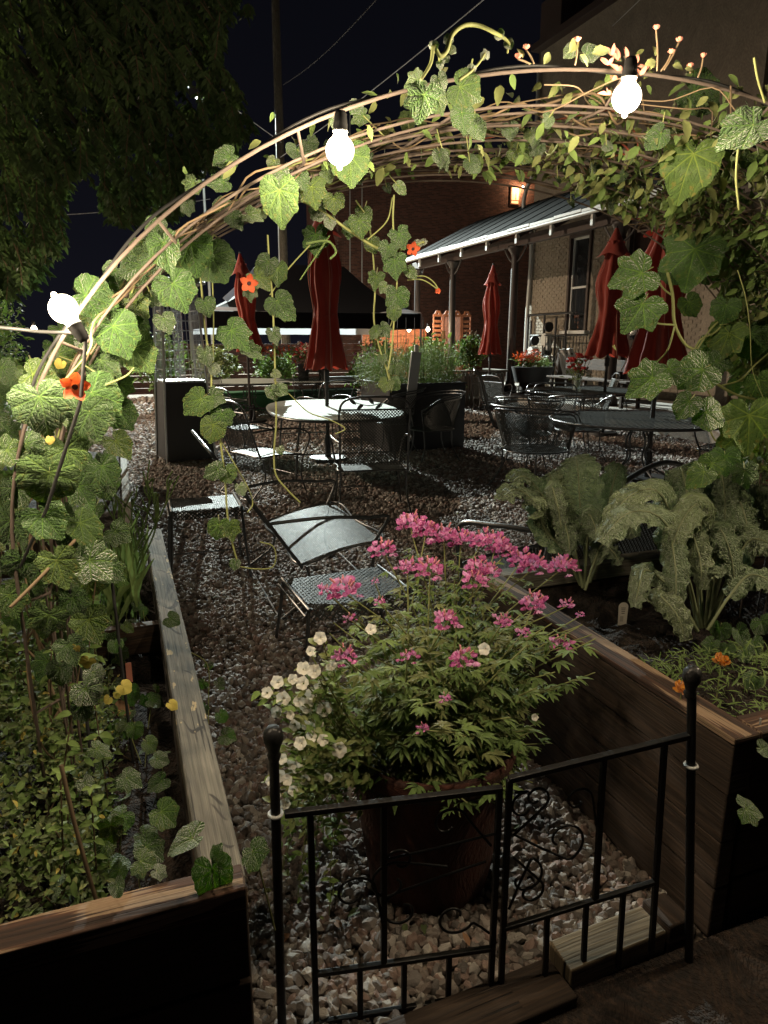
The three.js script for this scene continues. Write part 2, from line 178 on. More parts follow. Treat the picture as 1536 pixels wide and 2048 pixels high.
const std = (o) => new THREE.MeshStandardMaterial(o), phy = (o) => new THREE.MeshPhysicalMaterial(o);
const rgb = (r, g, b) => new THREE.Color().setRGB(r, g, b);
const leafMat = (c, o = {}) => phy({ color: c, side: THREE.DoubleSide, roughness: 0.94, transmission: 0.34, thickness: 0, clearcoat: 0.12, clearcoatRoughness: 0.45, ...o });
const M = {
  iron: phy({ color: rgb(0.004, 0.004, 0.0045), roughness: 0.5, specularIntensity: 0.5, clearcoat: 0.25, clearcoatRoughness: 0.22, bumpMap: scaled(grain, 6, 6), bumpScale: 0.0006 }),
  chair: phy({ color: rgb(0.03, 0.032, 0.034), roughness: 0.42, clearcoat: 0.7, clearcoatRoughness: 0.3 }),
  chairMesh: phy({ color: rgb(0.045, 0.049, 0.047), roughness: 0.58, specularIntensity: 0.3 }),
  tableTop: phy({ color: rgb(0.5, 0.57, 0.52), side: THREE.DoubleSide, roughness: 0.8, transmission: 0.62, thickness: 0, specularIntensity: 0.5, bumpMap: scaled(grain, 1.4, 1.4), bumpScale: 0.008 }),
  hoop: std({ color: rgb(0.11, 0.083, 0.068), roughness: 0.7, bumpMap: scaled(grain, 40, 3), bumpScale: 0.001 }),
  grey: std({ map: scaled(greyWood, 4, 0.7), bumpMap: scaled(woodBump, 4, 0.7), bumpScale: 0.004, roughness: 0.88 }),
  chipped: std({ map: chippedWood, bumpMap: scaled(woodBump, 4, 0.7), bumpScale: 0.004, roughness: 0.9 }),
  tan: std({ map: scaled(greyWood, 3, 0.8), color: rgb(0.8, 0.66, 0.5), bumpMap: scaled(woodBump, 3, 0.8), bumpScale: 0.004, roughness: 0.9 }),
  brown: std({ map: scaled(brownWood, 3, 0.8), bumpMap: scaled(woodBump, 3, 0.8), bumpScale: 0.004, roughness: 0.8 }),
  darkenedWood: std({ map: scaled(brownWood, 2.4, 0.8), color: rgb(0.7, 0.72, 0.7), bumpMap: scaled(woodBump, 2.4, 0.8), bumpScale: 0.004, roughness: 0.85 }),  // brown wood multiplied darker; dimness of the bed sides is put into the colour
  dirt: std({ map: scaled(soilCol, 2, 2), bumpMap: scaled(grain, 3, 3), bumpScale: 0.012, roughness: 1 }),
  shadedBoard: std({ map: brownWood, color: rgb(0.62, 0.6, 0.58), roughness: 0.85, bumpMap: woodBump, bumpScale: 0.003 }),  // brown wood darkened, so the shade on the front faces sits in the colour
  worn: std({ map: scaled(wornWood, 3, 0.9), bumpMap: scaled(woodBump, 3, 0.9), bumpScale: 0.004, roughness: 0.85 }),
  soil: std({ map: scaled(soilCol, 2, 2), bumpMap: scaled(grain, 3, 3), bumpScale: 0.02, roughness: 1 }),
  gravel: std({ map: gravelCol, color: rgb(0.8, 0.76, 0.72), bumpMap: gravelBump, bumpScale: 0.012, roughness: 0.95 }),
  stones: [[0.245, 0.212, 0.186], [0.17, 0.135, 0.115], [0.36, 0.33, 0.295], [0.215, 0.15, 0.125], [0.125, 0.11, 0.10]].map((c) => std({ color: rgb(...c), roughness: 0.8, bumpMap: grain, bumpScale: 0.002 })),
  vineLeaf: [leafMat(rgb(1, 1, 1), { map: leafCol, bumpMap: leafBump, bumpScale: 0.0025 }), leafMat(rgb(0.7, 0.92, 0.6), { map: leafCol, bumpMap: leafBump, bumpScale: 0.003 }), leafMat(rgb(1.15, 0.98, 0.55), { map: leafCol, bumpMap: leafBump, bumpScale: 0.0025 }), leafMat(rgb(0.55, 0.7, 0.5), { map: leafCol, bumpMap: leafBump, bumpScale: 0.003 })],
  freshLeaf: leafMat(rgb(1.0, 1.2, 0.55), { transmission: 0.5, map: leafCol, bumpMap: leafBump, bumpScale: 0.005 }),
  yellowLeaf: leafMat(rgb(0.42, 0.34, 0.06)),
  dryLeaf: leafMat(rgb(0.22, 0.11, 0.05)),
  smallLeaf: [leafMat(rgb(0.135, 0.215, 0.04), { clearcoat: 0.1 }), leafMat(rgb(0.10, 0.17, 0.03), { clearcoat: 0.1 }), leafMat(rgb(0.15, 0.175, 0.045), { clearcoat: 0.14 })],
  treeLeaf: [leafMat(rgb(0.05, 0.095, 0.022), { transmission: 0.4 }), leafMat(rgb(0.07, 0.125, 0.03), { transmission: 0.4 })],
  bedLeaf: leafMat(rgb(0.075, 0.105, 0.028)),
  grassy: leafMat(rgb(0.15, 0.23, 0.06)),
  stem: std({ color: rgb(0.20, 0.22, 0.075), roughness: 0.7 }),
  brownStem: std({ color: rgb(0.13, 0.09, 0.05), roughness: 0.8 }),
  redStem: std({ color: rgb(0.25, 0.06, 0.035), roughness: 0.7 }),
  kale: leafMat(rgb(1, 1, 1), { map: kaleCol, bumpMap: kaleBump, bumpScale: 0.009, transmission: 0.12, clearcoat: 0.15 }),
  kaleTones: [[1, 1, 1], [0.72, 0.8, 0.66], [1.12, 1.08, 1.0]].map((c) => leafMat(rgb(...c), { map: kaleCol, bumpMap: kaleBump, bumpScale: 0.013, transmission: 0.2, clearcoat: 0.2, clearcoatRoughness: 0.45 })),
  kaleStem: std({ color: rgb(0.15, 0.175, 0.09), roughness: 0.7 }),
  pink: [leafMat(rgb(0.66, 0.20, 0.46), { clearcoat: 0 }), leafMat(rgb(0.74, 0.36, 0.62), { clearcoat: 0 }), leafMat(rgb(0.56, 0.13, 0.36), { clearcoat: 0 })],
  pinkBud: leafMat(rgb(0.66, 0.27, 0.30)),
  cream: leafMat(rgb(0.74, 0.71, 0.62), { transmission: 0.35 }),
  yellowThroat: leafMat(rgb(0.55, 0.5, 0.12)),
  orange: leafMat(rgb(0.75, 0.32, 0.03)), orangeRed: leafMat(rgb(0.55, 0.085, 0.02)), darkEye: std({ color: rgb(0.03, 0.01, 0.01), roughness: 0.9 }), red: leafMat(rgb(0.55, 0.03, 0.03)),
  clay: std({ map: scaled(rustCol, 1.6, 1.6), color: rgb(0.5, 0.48, 0.46), bumpMap: scaled(grain, 4, 4), bumpScale: 0.003, roughness: 0.85 }),
  cloth: phy({ color: rgb(0.30, 0.034, 0.018), side: THREE.DoubleSide, roughness: 0.97, transmission: 0.3, thickness: 0, bumpMap: scaled(fabricBump, 6, 6), bumpScale: 0.001 }),
  clothEdge: phy({ color: rgb(0.45, 0.17, 0.12), roughness: 0.9 }),
  black: std({ color: rgb(0.02, 0.02, 0.022), roughness: 0.6 }),
  rubber: std({ color: rgb(0.015, 0.015, 0.015), roughness: 0.75 }),
  tent: phy({ color: rgb(0.007, 0.0075, 0.010), side: THREE.DoubleSide, roughness: 0.9, specularIntensity: 0.25 }),
  tentWhite: phy({ color: rgb(0.62, 0.62, 0.66), side: THREE.DoubleSide, roughness: 0.9, transmission: 0.3, thickness: 0 }),
  steel: std({ color: rgb(0.45, 0.46, 0.47), metalness: 0.9, roughness: 0.35 }),
  galv: std({ color: rgb(0.42, 0.43, 0.42), metalness: 0.4, roughness: 0.5, bumpMap: grain, bumpScale: 0.001 }),
  beige: std({ color: rgb(0.32, 0.27, 0.21), map: scaled(blotch, 0.6, 0.6), bumpMap: scaled(grain, 2, 2), bumpScale: 0.004, roughness: 0.92 }),
  brick: [[0.125, 0.057, 0.042], [0.16, 0.072, 0.051], [0.095, 0.045, 0.035]].map((c) => std({ color: rgb(...c), roughness: 0.93, bumpMap: grain, bumpScale: 0.004 })),
  mortar: std({ color: rgb(0.17, 0.13, 0.11), roughness: 1 }),
  roof: phy({ color: rgb(0.014, 0.0145, 0.015), roughness: 0.9, specularIntensity: 0.15 }),
  trim: std({ color: rgb(0.55, 0.55, 0.53), roughness: 0.6 }),
  brownTrim: std({ color: rgb(0.05, 0.032, 0.026), roughness: 0.6 }),
  column: std({ color: rgb(0.032, 0.025, 0.023), roughness: 0.5 }),
  pane: phy({ color: rgb(0.02, 0.022, 0.025), roughness: 0.06, clearcoat: 1 }),
  litPane: std({ color: rgb(0.5, 0.4, 0.25), emissive: rgb(1.0, 0.55, 0.22), emissiveIntensity: 1.1 }),
  bulbGlow: std({ color: rgb(1, 0.95, 0.85), emissive: rgb(1, 0.84, 0.62), emissiveIntensity: 7, roughness: 0.3 }),
  floodGlow: std({ color: rgb(1, 1, 1), emissive: rgb(0.86, 1, 0.94), emissiveIntensity: 30 }),
  cedar: std({ map: woodTone([0.50, 0.29, 0.19], [0.64, 0.40, 0.27], [0.22, 0.12, 0.08]), bumpMap: woodBump, bumpScale: 0.003, roughness: 0.75 }),
  concrete: std({ color: rgb(0.32, 0.30, 0.27), map: scaled(blotch, 1, 1), bumpMap: scaled(grain, 2, 2), bumpScale: 0.004, roughness: 0.95 }),
  white: std({ color: rgb(0.68, 0.67, 0.64), roughness: 0.8 }),
  fence: std({ map: brownWood, color: rgb(0.75, 0.42, 0.36), bumpMap: woodBump, bumpScale: 0.004, roughness: 0.85 }),
  greenMat: std({ color: rgb(0.05, 0.16, 0.075), roughness: 0.95 }),
  pole: std({ map: greyWood, color: rgb(0.55, 0.53, 0.5), bumpMap: woodBump, bumpScale: 0.01, roughness: 0.95 }),
  cable: std({ color: rgb(0.02, 0.02, 0.02), roughness: 0.6 }), wire: std({ color: rgb(0.5, 0.52, 0.55), roughness: 0.5, metalness: 0.3 }), darkWire: std({ color: rgb(0.05, 0.05, 0.06), roughness: 0.7 }),
};
function lampAt(p, color, cd, radius, dist) { const l = new THREE.PointLight(color, cd); l.position.copy(p); l.castShadow = true; l.shadow.radius = radius; if (dist) l.distance = dist; scene.add(l); return l; }
// ================================================================ THE GROUND
{
  const g = surf(110, 110, (a, b) => { const x = -45 + 90 * (a < 0.5 ? 0.5 - 0.5 * Math.pow(abs(2 * a - 1), 2) : 0.5 + 0.5 * Math.pow(2 * a - 1, 2)), s = -6 + 70 * b * b; return [x, 0.012 * fbm(x * 2.2, s * 2.2) - 0.004, -s]; }, (a, b) => { const x = -45 + 90 * (a < 0.5 ? 0.5 - 0.5 * Math.pow(abs(2 * a - 1), 2) : 0.5 + 0.5 * Math.pow(2 * a - 1, 2)), s = -6 + 70 * b * b; return [x * 0.75, s * 0.75]; });
  const gravel = single('gravel_ground', g, M.gravel, 'grey and brown crushed stone gravel covering the path and patio', undefined, undefined, 'structure');
  const shapes = [0, 1, 2, 3, 4].map((k) => { let q = new THREE.IcosahedronGeometry(1, 1); q = mergeVertices((q.deleteAttribute('uv'), q.deleteAttribute('normal'), q), 1e-4); const P = q.attributes.position; for (let i = 0; i < P.count; i++) { const x = P.getX(i), y = P.getY(i), z = P.getZ(i), f = 1 + 0.45 * noise(x * 1.3 + k * 9, y * 1.3, z * 1.3 + k) + 0.2 * noise(x * 3 + k, y * 3, z * 3); P.setXYZ(i, x * f * 1.15, y * f * 0.72, z * f * 0.9); } q = q.toNonIndexed(); q = toCreasedNormals(q, 0.5); const U = []; const PP = q.attributes.position; for (let i = 0; i < PP.count; i++) U.push(PP.getX(i) * 0.4, PP.getZ(i) * 0.4 + PP.getY(i) * 0.3); q.setAttribute('uv', new THREE.Float32BufferAttribute(U, 2)); return q; });
  // places with stones, thinning out far away
  const seats = [];
  const zone = (x0, x1, s0, s1, dens, size) => { const n = Math.round((x1 - x0) * (s1 - s0) * dens); for (let i = 0; i < n; i++) { const x = rr(x0, x1), s = rr(s0, s1); seats.push([x, s, size * rr(0.62, 1.4)]); } };
  zone(0.15, 1.33, 1.16, 2.7, 3600, 0.0138); zone(0.14, 4.6, 2.6, 5.5, 2100, 0.0138); zone(-0.3, 8.4, 5.5, 9.5, 1100, 0.0185); zone(-0.6, 9, 9.5, 16, 520, 0.026); zone(-0.6, 9, 16, 20, 120, 0.042);
  const inView = ([x, s]) => { const lat = x * cos(HEAD) - s * sin(HEAD), f = x * sin(HEAD) + s * cos(HEAD); return f > 0.2 && abs(lat) < f * 0.62 + 0.25; };
  const vis = seats.filter(inView).filter(([x, s]) => !(s < 2.45 && x > 1.33));
  vis.sort((a, b) => Math.hypot(a[0], a[1]) - Math.hypot(b[0], b[1]));
  const put = ([x, s, r]) => mat4(v(x, r * rr(0.15, 0.75), s), randQ(), V3(r * rr(0.8, 1.25), r * rr(0.8, 1.1), r * rr(0.8, 1.25)));
  const lists = shapes.map(() => []);
  let near = 0;
  vis.forEach((q) => { const k = Math.floor(rnd() * 5); if (near < 290 && q[1] > 1.15 && q[0] > 0.2) { near++; const m = part('stone', shapes[k], M.stones[Math.floor(rnd() * 5)], gravel); m.applyMatrix4(put(q)); } else lists[k].push(put(q)); });
  const all = new THREE.Group(); 
  lists.forEach((l, k) => instanced('pebbles', shapes[k], M.stones[k], l, gravel));
}
// ================================================================ RAISED BEDS AT THE GATE
const mound = (x0, x1, s0, s1, y, amp) => surf(30, 40, (a, b) => { const x = lerp(x0, x1, a), s = lerp(s0, s1, b); return [x, y + amp * fbm(x * 6, s * 6, 3) + amp * 0.5 * noise(x * 30, s * 30), -s]; }, (a, b) => [lerp(x0, x1, a), lerp(s0, s1, b)]);
{
  const t = thing('left_garden_bed'.replace('left_', ''), 'raised garden bed with weathered grey top board left of the gravel path', 'garden bed', [-1, 0, 2.4]);
  wpart('side_board', box(0.078, 0.075, 2.58, 0.103, 0.5625, -2.39, 0.006), M.chipped, t);
  for (const y of [0.1, 0.265, 0.43]) wpart('plank', box(0.045, 0.155, 2.58, 0.085, y, -2.39, 0.004), M.darkenedWood, t);
  wpart('front_board', box(3.0, 0.045, 0.068, -1.36, 0.578, -1.105, 0.005), M.worn, t);
  for (const y of [0.09, 0.26, 0.43]) wpart('plank', box(3.0, 0.16, 0.04, -1.36, y + 0.04, -1.105, 0.004), M.shadedBoard, t);
  wpart('corner_post', box(0.085, 0.54, 0.085, 0.10, 0.27, -1.14, 0.004), M.shadedBoard, t);
  wpart('cross_board', box(2.9, 0.11, 0.045, -1.385, 0.48, -2.56, 0.004), M.brown, t);
  wpart('soil', mound(-2.8, 0.065, 1.13, 3.65, 0.42, 0.05), M.soil, t);
  const b = thing('garden_bed', 'far raised garden bed with grey side board behind the first left bed', 'garden bed', [-1, 0, 6]);
  wpart('side_board', box(0.06, 0.42, 3.6, -0.02, 0.21, -6.2, 0.006), M.grey, b);
  wpart('front_board', box(2.2, 0.42, 0.05, -1.15, 0.21, -4.38, 0.006), M.darkenedWood, b);
  wpart('soil', mound(-2.3, -0.05, 4.4, 8, 0.38, 0.05), M.soil, b);
}
{
  const t = thing('garden_bed', 'tall dark plank raised bed of kale right of the gate', 'garden bed', [2.3, 0, 1.8]);
  const X = 1.335, S0 = 1.13, S1 = 2.42;
  wpart('top_board', box(0.085, 0.02, S1 - S0, X + 0.043, 0.593, -(S0 + S1) / 2, 0.005), M.worn, t); wpart('side_board', box(0.07, 0.138, S1 - S0 - 0.004, X + 0.038, 0.511, -(S0 + S1) / 2, 0.004), M.darkenedWood, t);
  for (const y of [0.075, 0.225, 0.365]) wpart('plank', box(0.05, y < 0.1 ? 0.15 : 0.14, S1 - S0 - 0.02, X + 0.035, y, -(S0 + S1) / 2, 0.005), M.darkenedWood, t);
  wpart('front_cap', box(1.9, 0.02, 0.085, X + 0.95 + 0.088, 0.592, -(S0 + 0.0425), 0.005), M.worn, t); wpart('front_board', box(1.9, 0.138, 0.07, X + 0.95 + 0.08, 0.51, -(S0 + 0.045), 0.004), M.shadedBoard, t);
  for (const y of [0.075, 0.225, 0.365]) wpart('plank', box(1.9, 0.14, 0.05, X + 1.04, y, -(S0 + 0.05), 0.005), M.shadedBoard, t);
  wpart('corner_post', box(0.10, 0.435, 0.09, X + 0.08, 0.22, -(S0 + 0.12), 0.006), M.darkenedWood, t);
  wpart('back_board', box(1.9, 0.075, 0.09, X + 0.95 + 0.09, 0.565, -(S1 + 0.02), 0.006), M.grey, t);
  for (const y of [0.1, 0.28, 0.44]) wpart('plank', box(1.9, 0.16, 0.05, X + 1.04, y, -(S1 + 0.02), 0.005), M.darkenedWood, t);
  wpart('soil', mound(X + 0.06, X + 2.0, S0 + 0.07, S1, 0.49, 0.06), M.soil, t);
  const nail = bar(v(1.45, 0.60, 1.16), v(1.45, 0.62, 1.16), 0.0025, 6); wpart('nail', nail, M.galv, t);
}
{ // threshold timber under the gate
  const t = thing('threshold_timber', 'weathered timber threshold lying on the gravel under the iron gate', 'timber', [0.75, 0, 1.2], 0.04);
  part('light_timber', box(0.30, 0.075, 0.095, 0.30, 0.035, 0.03, 0.006), M.tan, t);
  part('dark_timber', box(0.56, 0.05, 0.12, -0.14, 0.022, 0.06, 0.006), M.darkenedWood, t);
  part('end_block', box(0.08, 0.085, 0.1, 0.495, 0.042, 0.03, 0.006), M.darkenedWood, t);
}
single('shade_sheet', surf(40, 20, (a, b) => { const x = lerp(-3.5, 5, a), s = lerp(-5, 1.13, b); return [x, 0.016 + 0.012 * fbm(x * 3, s * 3) + 0.006 * noise(x * 15, s * 15), -s]; }, (a, b) => [a * 8.5, b * 6]), M.dirt, 'dark dirt sheet standing for the shaded ground in front of the iron gate', undefined, undefined, 'structure');  // dark sheet: shade before the gate is put into its soil colour
// ================================================================ IRON GATE
const gs = (x) => 1.27 - 0.178 * (x - 0.24), G = (x, y, d = 0) => v(x, y, gs(x) + d);
function gatePost(name, label, x0, x1, top) {
  const t = thing(name, label, 'gate post', [x0, 0, gs(x0)]);
  const p = (y) => G(lerp(x0, x1, y / top), y);
  wpart('shaft', sweep([p(0), p(top - 0.035)], 0.0105, 10), M.iron, t);
  const pts = [[0.0, 0.028], [0.012, 0.026], [0.019, 0.016], [0.021, 0.004], [0.020, -0.006], [0.0145, -0.018], [0.0115, -0.032], [0.0145, -0.038], [0.011, -0.05]].map(([a, b]) => new THREE.Vector2(a, b));
  const f = new THREE.LatheGeometry(pts, 20); f.translate(p(top).x, p(top).y, p(top).z); wpart('ball_finial', f, M.iron, t);
  const h = p(0.585); wpart('hinge_ring', new THREE.TorusGeometry(0.0135, 0.004, 8, 18).rotateX(PI / 2).translate(h.x, h.y, h.z), M.galv, t);
  return t;
}
gatePost('gate_post', 'black iron post with ball finial at the left end of the gate', 0.226, 0.234, 0.762);
gatePost('gate_post', 'black iron post with ball finial beside the tall right bed', 1.237, 1.153, 0.812);
const flat = (a, b, w, d) => { const L = a.distanceTo(b), g = box(w, L, d, 0, 0, 0, 0.0025), q = new THREE.Quaternion().setFromUnitVectors(V3(0, 1, 0), b.clone().sub(a).normalize()); g.applyQuaternion(q); const m = a.clone().add(b).multiplyScalar(0.5); return g.translate(m.x, m.y, m.z); };
const scroll = (cx, cy, r, a0, turns, dir, plane, tail) => { const pts = []; if (tail) pts.push(plane(...tail)); const n = 26; for (let i = 0; i <= n; i++) { const k = 1 - 0.72 * (i / n), a = a0 + dir * turns * 2 * PI * i / n; pts.push(plane(cx + r * k * cos(a), cy + r * k * sin(a))); } return sweep(spline(pts, 60), 0.0032, 6); };
{
  const t = thing('gate_leaf', 'left half of the black iron gate with scrollwork', 'gate', [0.24, 0, gs(0.24)]);
  const a = 0.25, b = 0.722;
  wpart('top_rail', flat(G(a, 0.582), G(b, 0.582), 0.015, 0.015), M.iron, t);
  wpart('middle_rail', flat(G(0.302, 0.158), G(b, 0.152), 0.013, 0.013), M.iron, t);
  for (const [x, y0, y1] of [[0.303, -0.06, 0.575], [0.459, 0.158, 0.575], [0.716, -0.06, 0.575]]) wpart('upright', flat(G(x, y0), G(x, y1), 0.014, 0.012), M.iron, t);
  for (const x of [0.404, 0.506, 0.612]) wpart('picket', flat(G(x, -0.06), G(x, 0.152), 0.013, 0.011), M.iron, t);
  wpart('bottom_rail', flat(G(0.3, 0.02, 0), G(b, 0.02, 0), 0.012, 0.012), M.iron, t);
  const P = (x, y) => G(x, y, -0.003);
  for (const q of [[0.495, 0.43, 0.034, PI * 0.5 + 1.2, 0.85, -1, P, [0.708, 0.47]], [0.475, 0.375, 0.055, 1.3, 0.9, 1, P, [0.60, 0.40]], [0.60, 0.51, 0.045, 0.2, 0.85, 1, P, [0.70, 0.44]], [0.50, 0.30, 0.05, 2.0, 0.9, 1, P, [0.69, 0.40]], [0.62, 0.26, 0.05, -0.5, 0.9, -1, P, [0.705, 0.20]], [0.39, 0.36, 0.05, 0.4, 0.8, 1, P, [0.455, 0.27]]]) wpart('scroll', scroll(...q), M.iron, t);
}
{
  const t = thing('gate_leaf', 'right half of the black iron gate, sagging beside the tall bed', 'gate', [1.2, 0, gs(1.2)]);
  const rail = (y0, y1) => (x) => lerp(y0, y1, (x - 0.735) / 0.43), top = rail(0.603, 0.664), mid = rail(0.203, 0.281);
  wpart('top_rail', flat(G(0.735, top(0.735)), G(1.17, top(1.17)), 0.015, 0.015), M.iron, t);
  wpart('middle_rail', flat(G(0.74, mid(0.74)), G(1.118, mid(1.118)), 0.013, 0.013), M.iron, t);
  wpart('upright', flat(G(0.742, -0.06), G(0.738, top(0.74)), 0.014, 0.012), M.iron, t);
  wpart('upright', flat(G(0.966, mid(0.96)), G(0.957, top(0.957)), 0.014, 0.012), M.iron, t);
  wpart('upright', flat(G(1.128, 0.06), G(1.103, top(1.103)), 0.014, 0.012), M.iron, t);
  for (const x of [0.847, 0.944, 1.037]) wpart('picket', flat(G(x + 0.006, 0.03), G(x, mid(x)), 0.013, 0.011), M.iron, t);
  const P = (x, y) => G(x, y, -0.003);
  for (const q of [[0.80, 0.55, 0.032, -0.6, 0.95, 1, P, [0.752, 0.46]], [0.775, 0.53, 0.04, 1.4, 0.7, 1, P, [0.75, 0.57]], [0.87, 0.43, 0.06, -1.2, 0.8, 1, P, [0.755, 0.46]], [0.80, 0.30, 0.035, 1.0, 0.95, -1, P, [0.755, 0.40]], [0.78, 0.34, 0.055, 1.2, 0.7, -1, P, [0.75, 0.26]], [0.90, 0.53, 0.035, 0.2, 0.9, 1, P, [0.95, 0.46]]]) wpart('scroll', scroll(...q), M.iron, t);
}
// ================================================================ LEAVES AND FLOWERS (shapes)
function vineLeaf(k, rings = 6, seg = 48) {              // broad lobed heart; stalk joins at the origin, tip toward +y, length about 1
  const key = k % 3 === 1 ? [[0, 1.08], [6, 0.97], [18, 0.79], [30, 0.70], [44, 0.80], [50, 0.84], [57, 0.78], [72, 0.63], [88, 0.61], [101, 0.70], [108, 0.70], [118, 0.61], [138, 0.56], [155, 0.46], [168, 0.30], [180, 0.1]] : [[0, 1.06], [7, 0.95], [17, 0.86], [29, 0.80], [41, 0.80], [48, 0.79], [58, 0.73], [75, 0.68], [92, 0.66], [103, 0.67], [115, 0.62], [135, 0.57], [152, 0.47], [166, 0.32], [180, 0.12]];
  const wob = k * 13.7, R = (a) => { const d = abs(a) * 180 / PI; let i = 0; while (i < key.length - 2 && key[i + 1][0] < d) i++; const t = clamp((d - key[i][0]) / (key[i + 1][0] - key[i][0])); return lerp(key[i][1], key[i + 1][1], t) * (1 + 0.09 * noise(a * 1.7 + wob, k)) * (1 + 0.035 * [0.9, -0.5, 0.1][((Math.round(a * seg / (2 * PI)) % 3) + 3) % 3]); };
  const p = [0, 0, 0], t = [...leafUV(0, 0)], ix = [], droop = rr(0.1, 0.45), fold = rr(-0.02, 0.32), tw = rr(-0.22, 0.22), curl = rr(-0.25, 0.1);
  for (let r = 1; r <= rings; r++) for (let j = 0; j < seg; j++) {
    const a = -PI + (j + 0.5) / seg * 2 * PI, q = r / rings * R(a), x = sin(a) * q, y = cos(a) * q, rad = Math.hypot(x, y);
    let z = -droop * rad * rad * (0.6 + 0.4 * sin(a * 2 + wob)) + fold * abs(x) + tw * x * y + curl * smooth(0.4, 1, y) * (y - 0.4);
    z += 0.03 * sin(a * 7 + wob) * rad + 0.04 * noise(x * 4 + wob, y * 4, k) + 0.028 * noise(x * 9, y * 9 + wob, k);
    if (y > 0) z -= 0.03 * smooth(0.09, 0.0, abs(x)) * rad;
    p.push(x, y, z); t.push(...leafUV(x, y));
  }
  for (let j = 0; j < seg - 1; j++) ix.push(0, 2 + j, 1 + j);
  for (let r = 0; r < rings - 1; r++) for (let j = 0; j < seg - 1; j++) { const a = 1 + r * seg + j, b = a + 1, c = a + seg, d = c + 1; ix.push(a, b, d, a, d, c); }
  return build(p, ix, t);
}
const LEAVES = Array.from({ length: 14 }, (_, k) => vineLeaf(k)), LEAVES_LOW = Array.from({ length: 8 }, (_, k) => vineLeaf(k + 20, 3, 26));
function lance(len, wid, nv = 3, bend = 0.25, cup = 0.25) {      // a pointed leaf along +y
  return surf(2, nv, (a, b) => { const w = wid * Math.pow(sin(PI * clamp(b * 0.94 + 0.03)), 0.8) * (1 - 0.3 * b), x = (a - 0.5) * 2; return [x * w / 2, b * len, -bend * len * b * b + cup * w * abs(x) * 0.5]; });
}
const OVAL = [0, 1, 2].map((k) => lance(1, 0.52 + k * 0.07, 4, 0.15 + k * 0.15, 0.4)), THIN = [0, 1].map((k) => lance(1, 0.30, 4, 0.2 + 0.2 * k, 0.35));
function addLeaf(parent, name, geo, m, p, tip, normal, size, root) { const o = part(name, geo, m, parent); o.position.copy(p).sub(root.position); o.quaternion.copy(facing(tip, normal)); o.scale.set(size * rr(0.82, 1.14), size * rr(0.9, 1.1), size); return o; }
const leafXf = (geo, p, tip, normal, size) => geo.clone().applyMatrix4(mat4(p, facing(tip, normal), size));
// ================================================================ POT, PINK CLEOME, WHITE PETUNIAS
const POT = [0.745, 1.62];
{
  const t = thing('clay_pot', 'large terracotta pot behind the iron gate holding the pink flowers', 'flower pot', [POT[0], 0, POT[1]]);
  const prof = [[0.02, 0.0], [0.165, 0.0], [0.175, 0.01], [0.205, 0.22], [0.228, 0.40], [0.238, 0.405], [0.245, 0.418], [0.245, 0.452], [0.238, 0.462], [0.222, 0.458], [0.215, 0.42], [0.19, 0.2]].map(([a, b]) => new THREE.Vector2(a, b));
  part('body', new THREE.LatheGeometry(prof, 48), M.clay, t);
  const soil = surf(24, 4, (a, b) => [0.218 * b * cos(a * 2 * PI), 0.415 + 0.012 * noise(b * 3 * cos(a * 6.28), b * 3 * sin(a * 6.28)), 0.218 * b * sin(a * 2 * PI)]); part('soil', soil, M.soil, t);
}
const HEADS = [[820, 1052, 62], [852, 1066, 62], [888, 1076, 60], [922, 1082, 56], [962, 1086, 60], [992, 1093, 58], [1012, 1106, 52], [1040, 1126, 60], [1066, 1137, 66], [1124, 1138, 62], [767, 1104, 56], [815, 1138, 48], [860, 1144, 66], [955, 1140, 58], [948, 1166, 60], [978, 1150, 48], [690, 1186, 70], [656, 1186, 44], [1066, 1212, 64], [893, 1246, 62], [1006, 1246, 46], [1121, 1295, 54], [690, 1318, 58], [815, 1318, 42], [926, 1322, 66], [1044, 1268, 32], [891, 1400, 30], [846, 1460, 34], [1134, 1212, 36], [750, 1165, 20], [700, 1240, 30], [760, 1206, 26], [1160, 1232, 22]];
const petal = surf(2, 3, (a, b) => { const w = 0.52 * Math.pow(sin(PI * (0.12 + 0.80 * b)), 0.9) * smooth(0.0, 0.5, b + 0.12), x = (a - 0.5) * 2; return [x * w / 2 * 1.5, b, 0.28 * b * b + 0.22 * x * x * b]; });
const budGeo = new THREE.CapsuleGeometry(0.16, 0.75, 2, 5).translate(0, 0.55, 0);
const leaflet = lance(1, 0.36, 3, 0.3, 0.3);
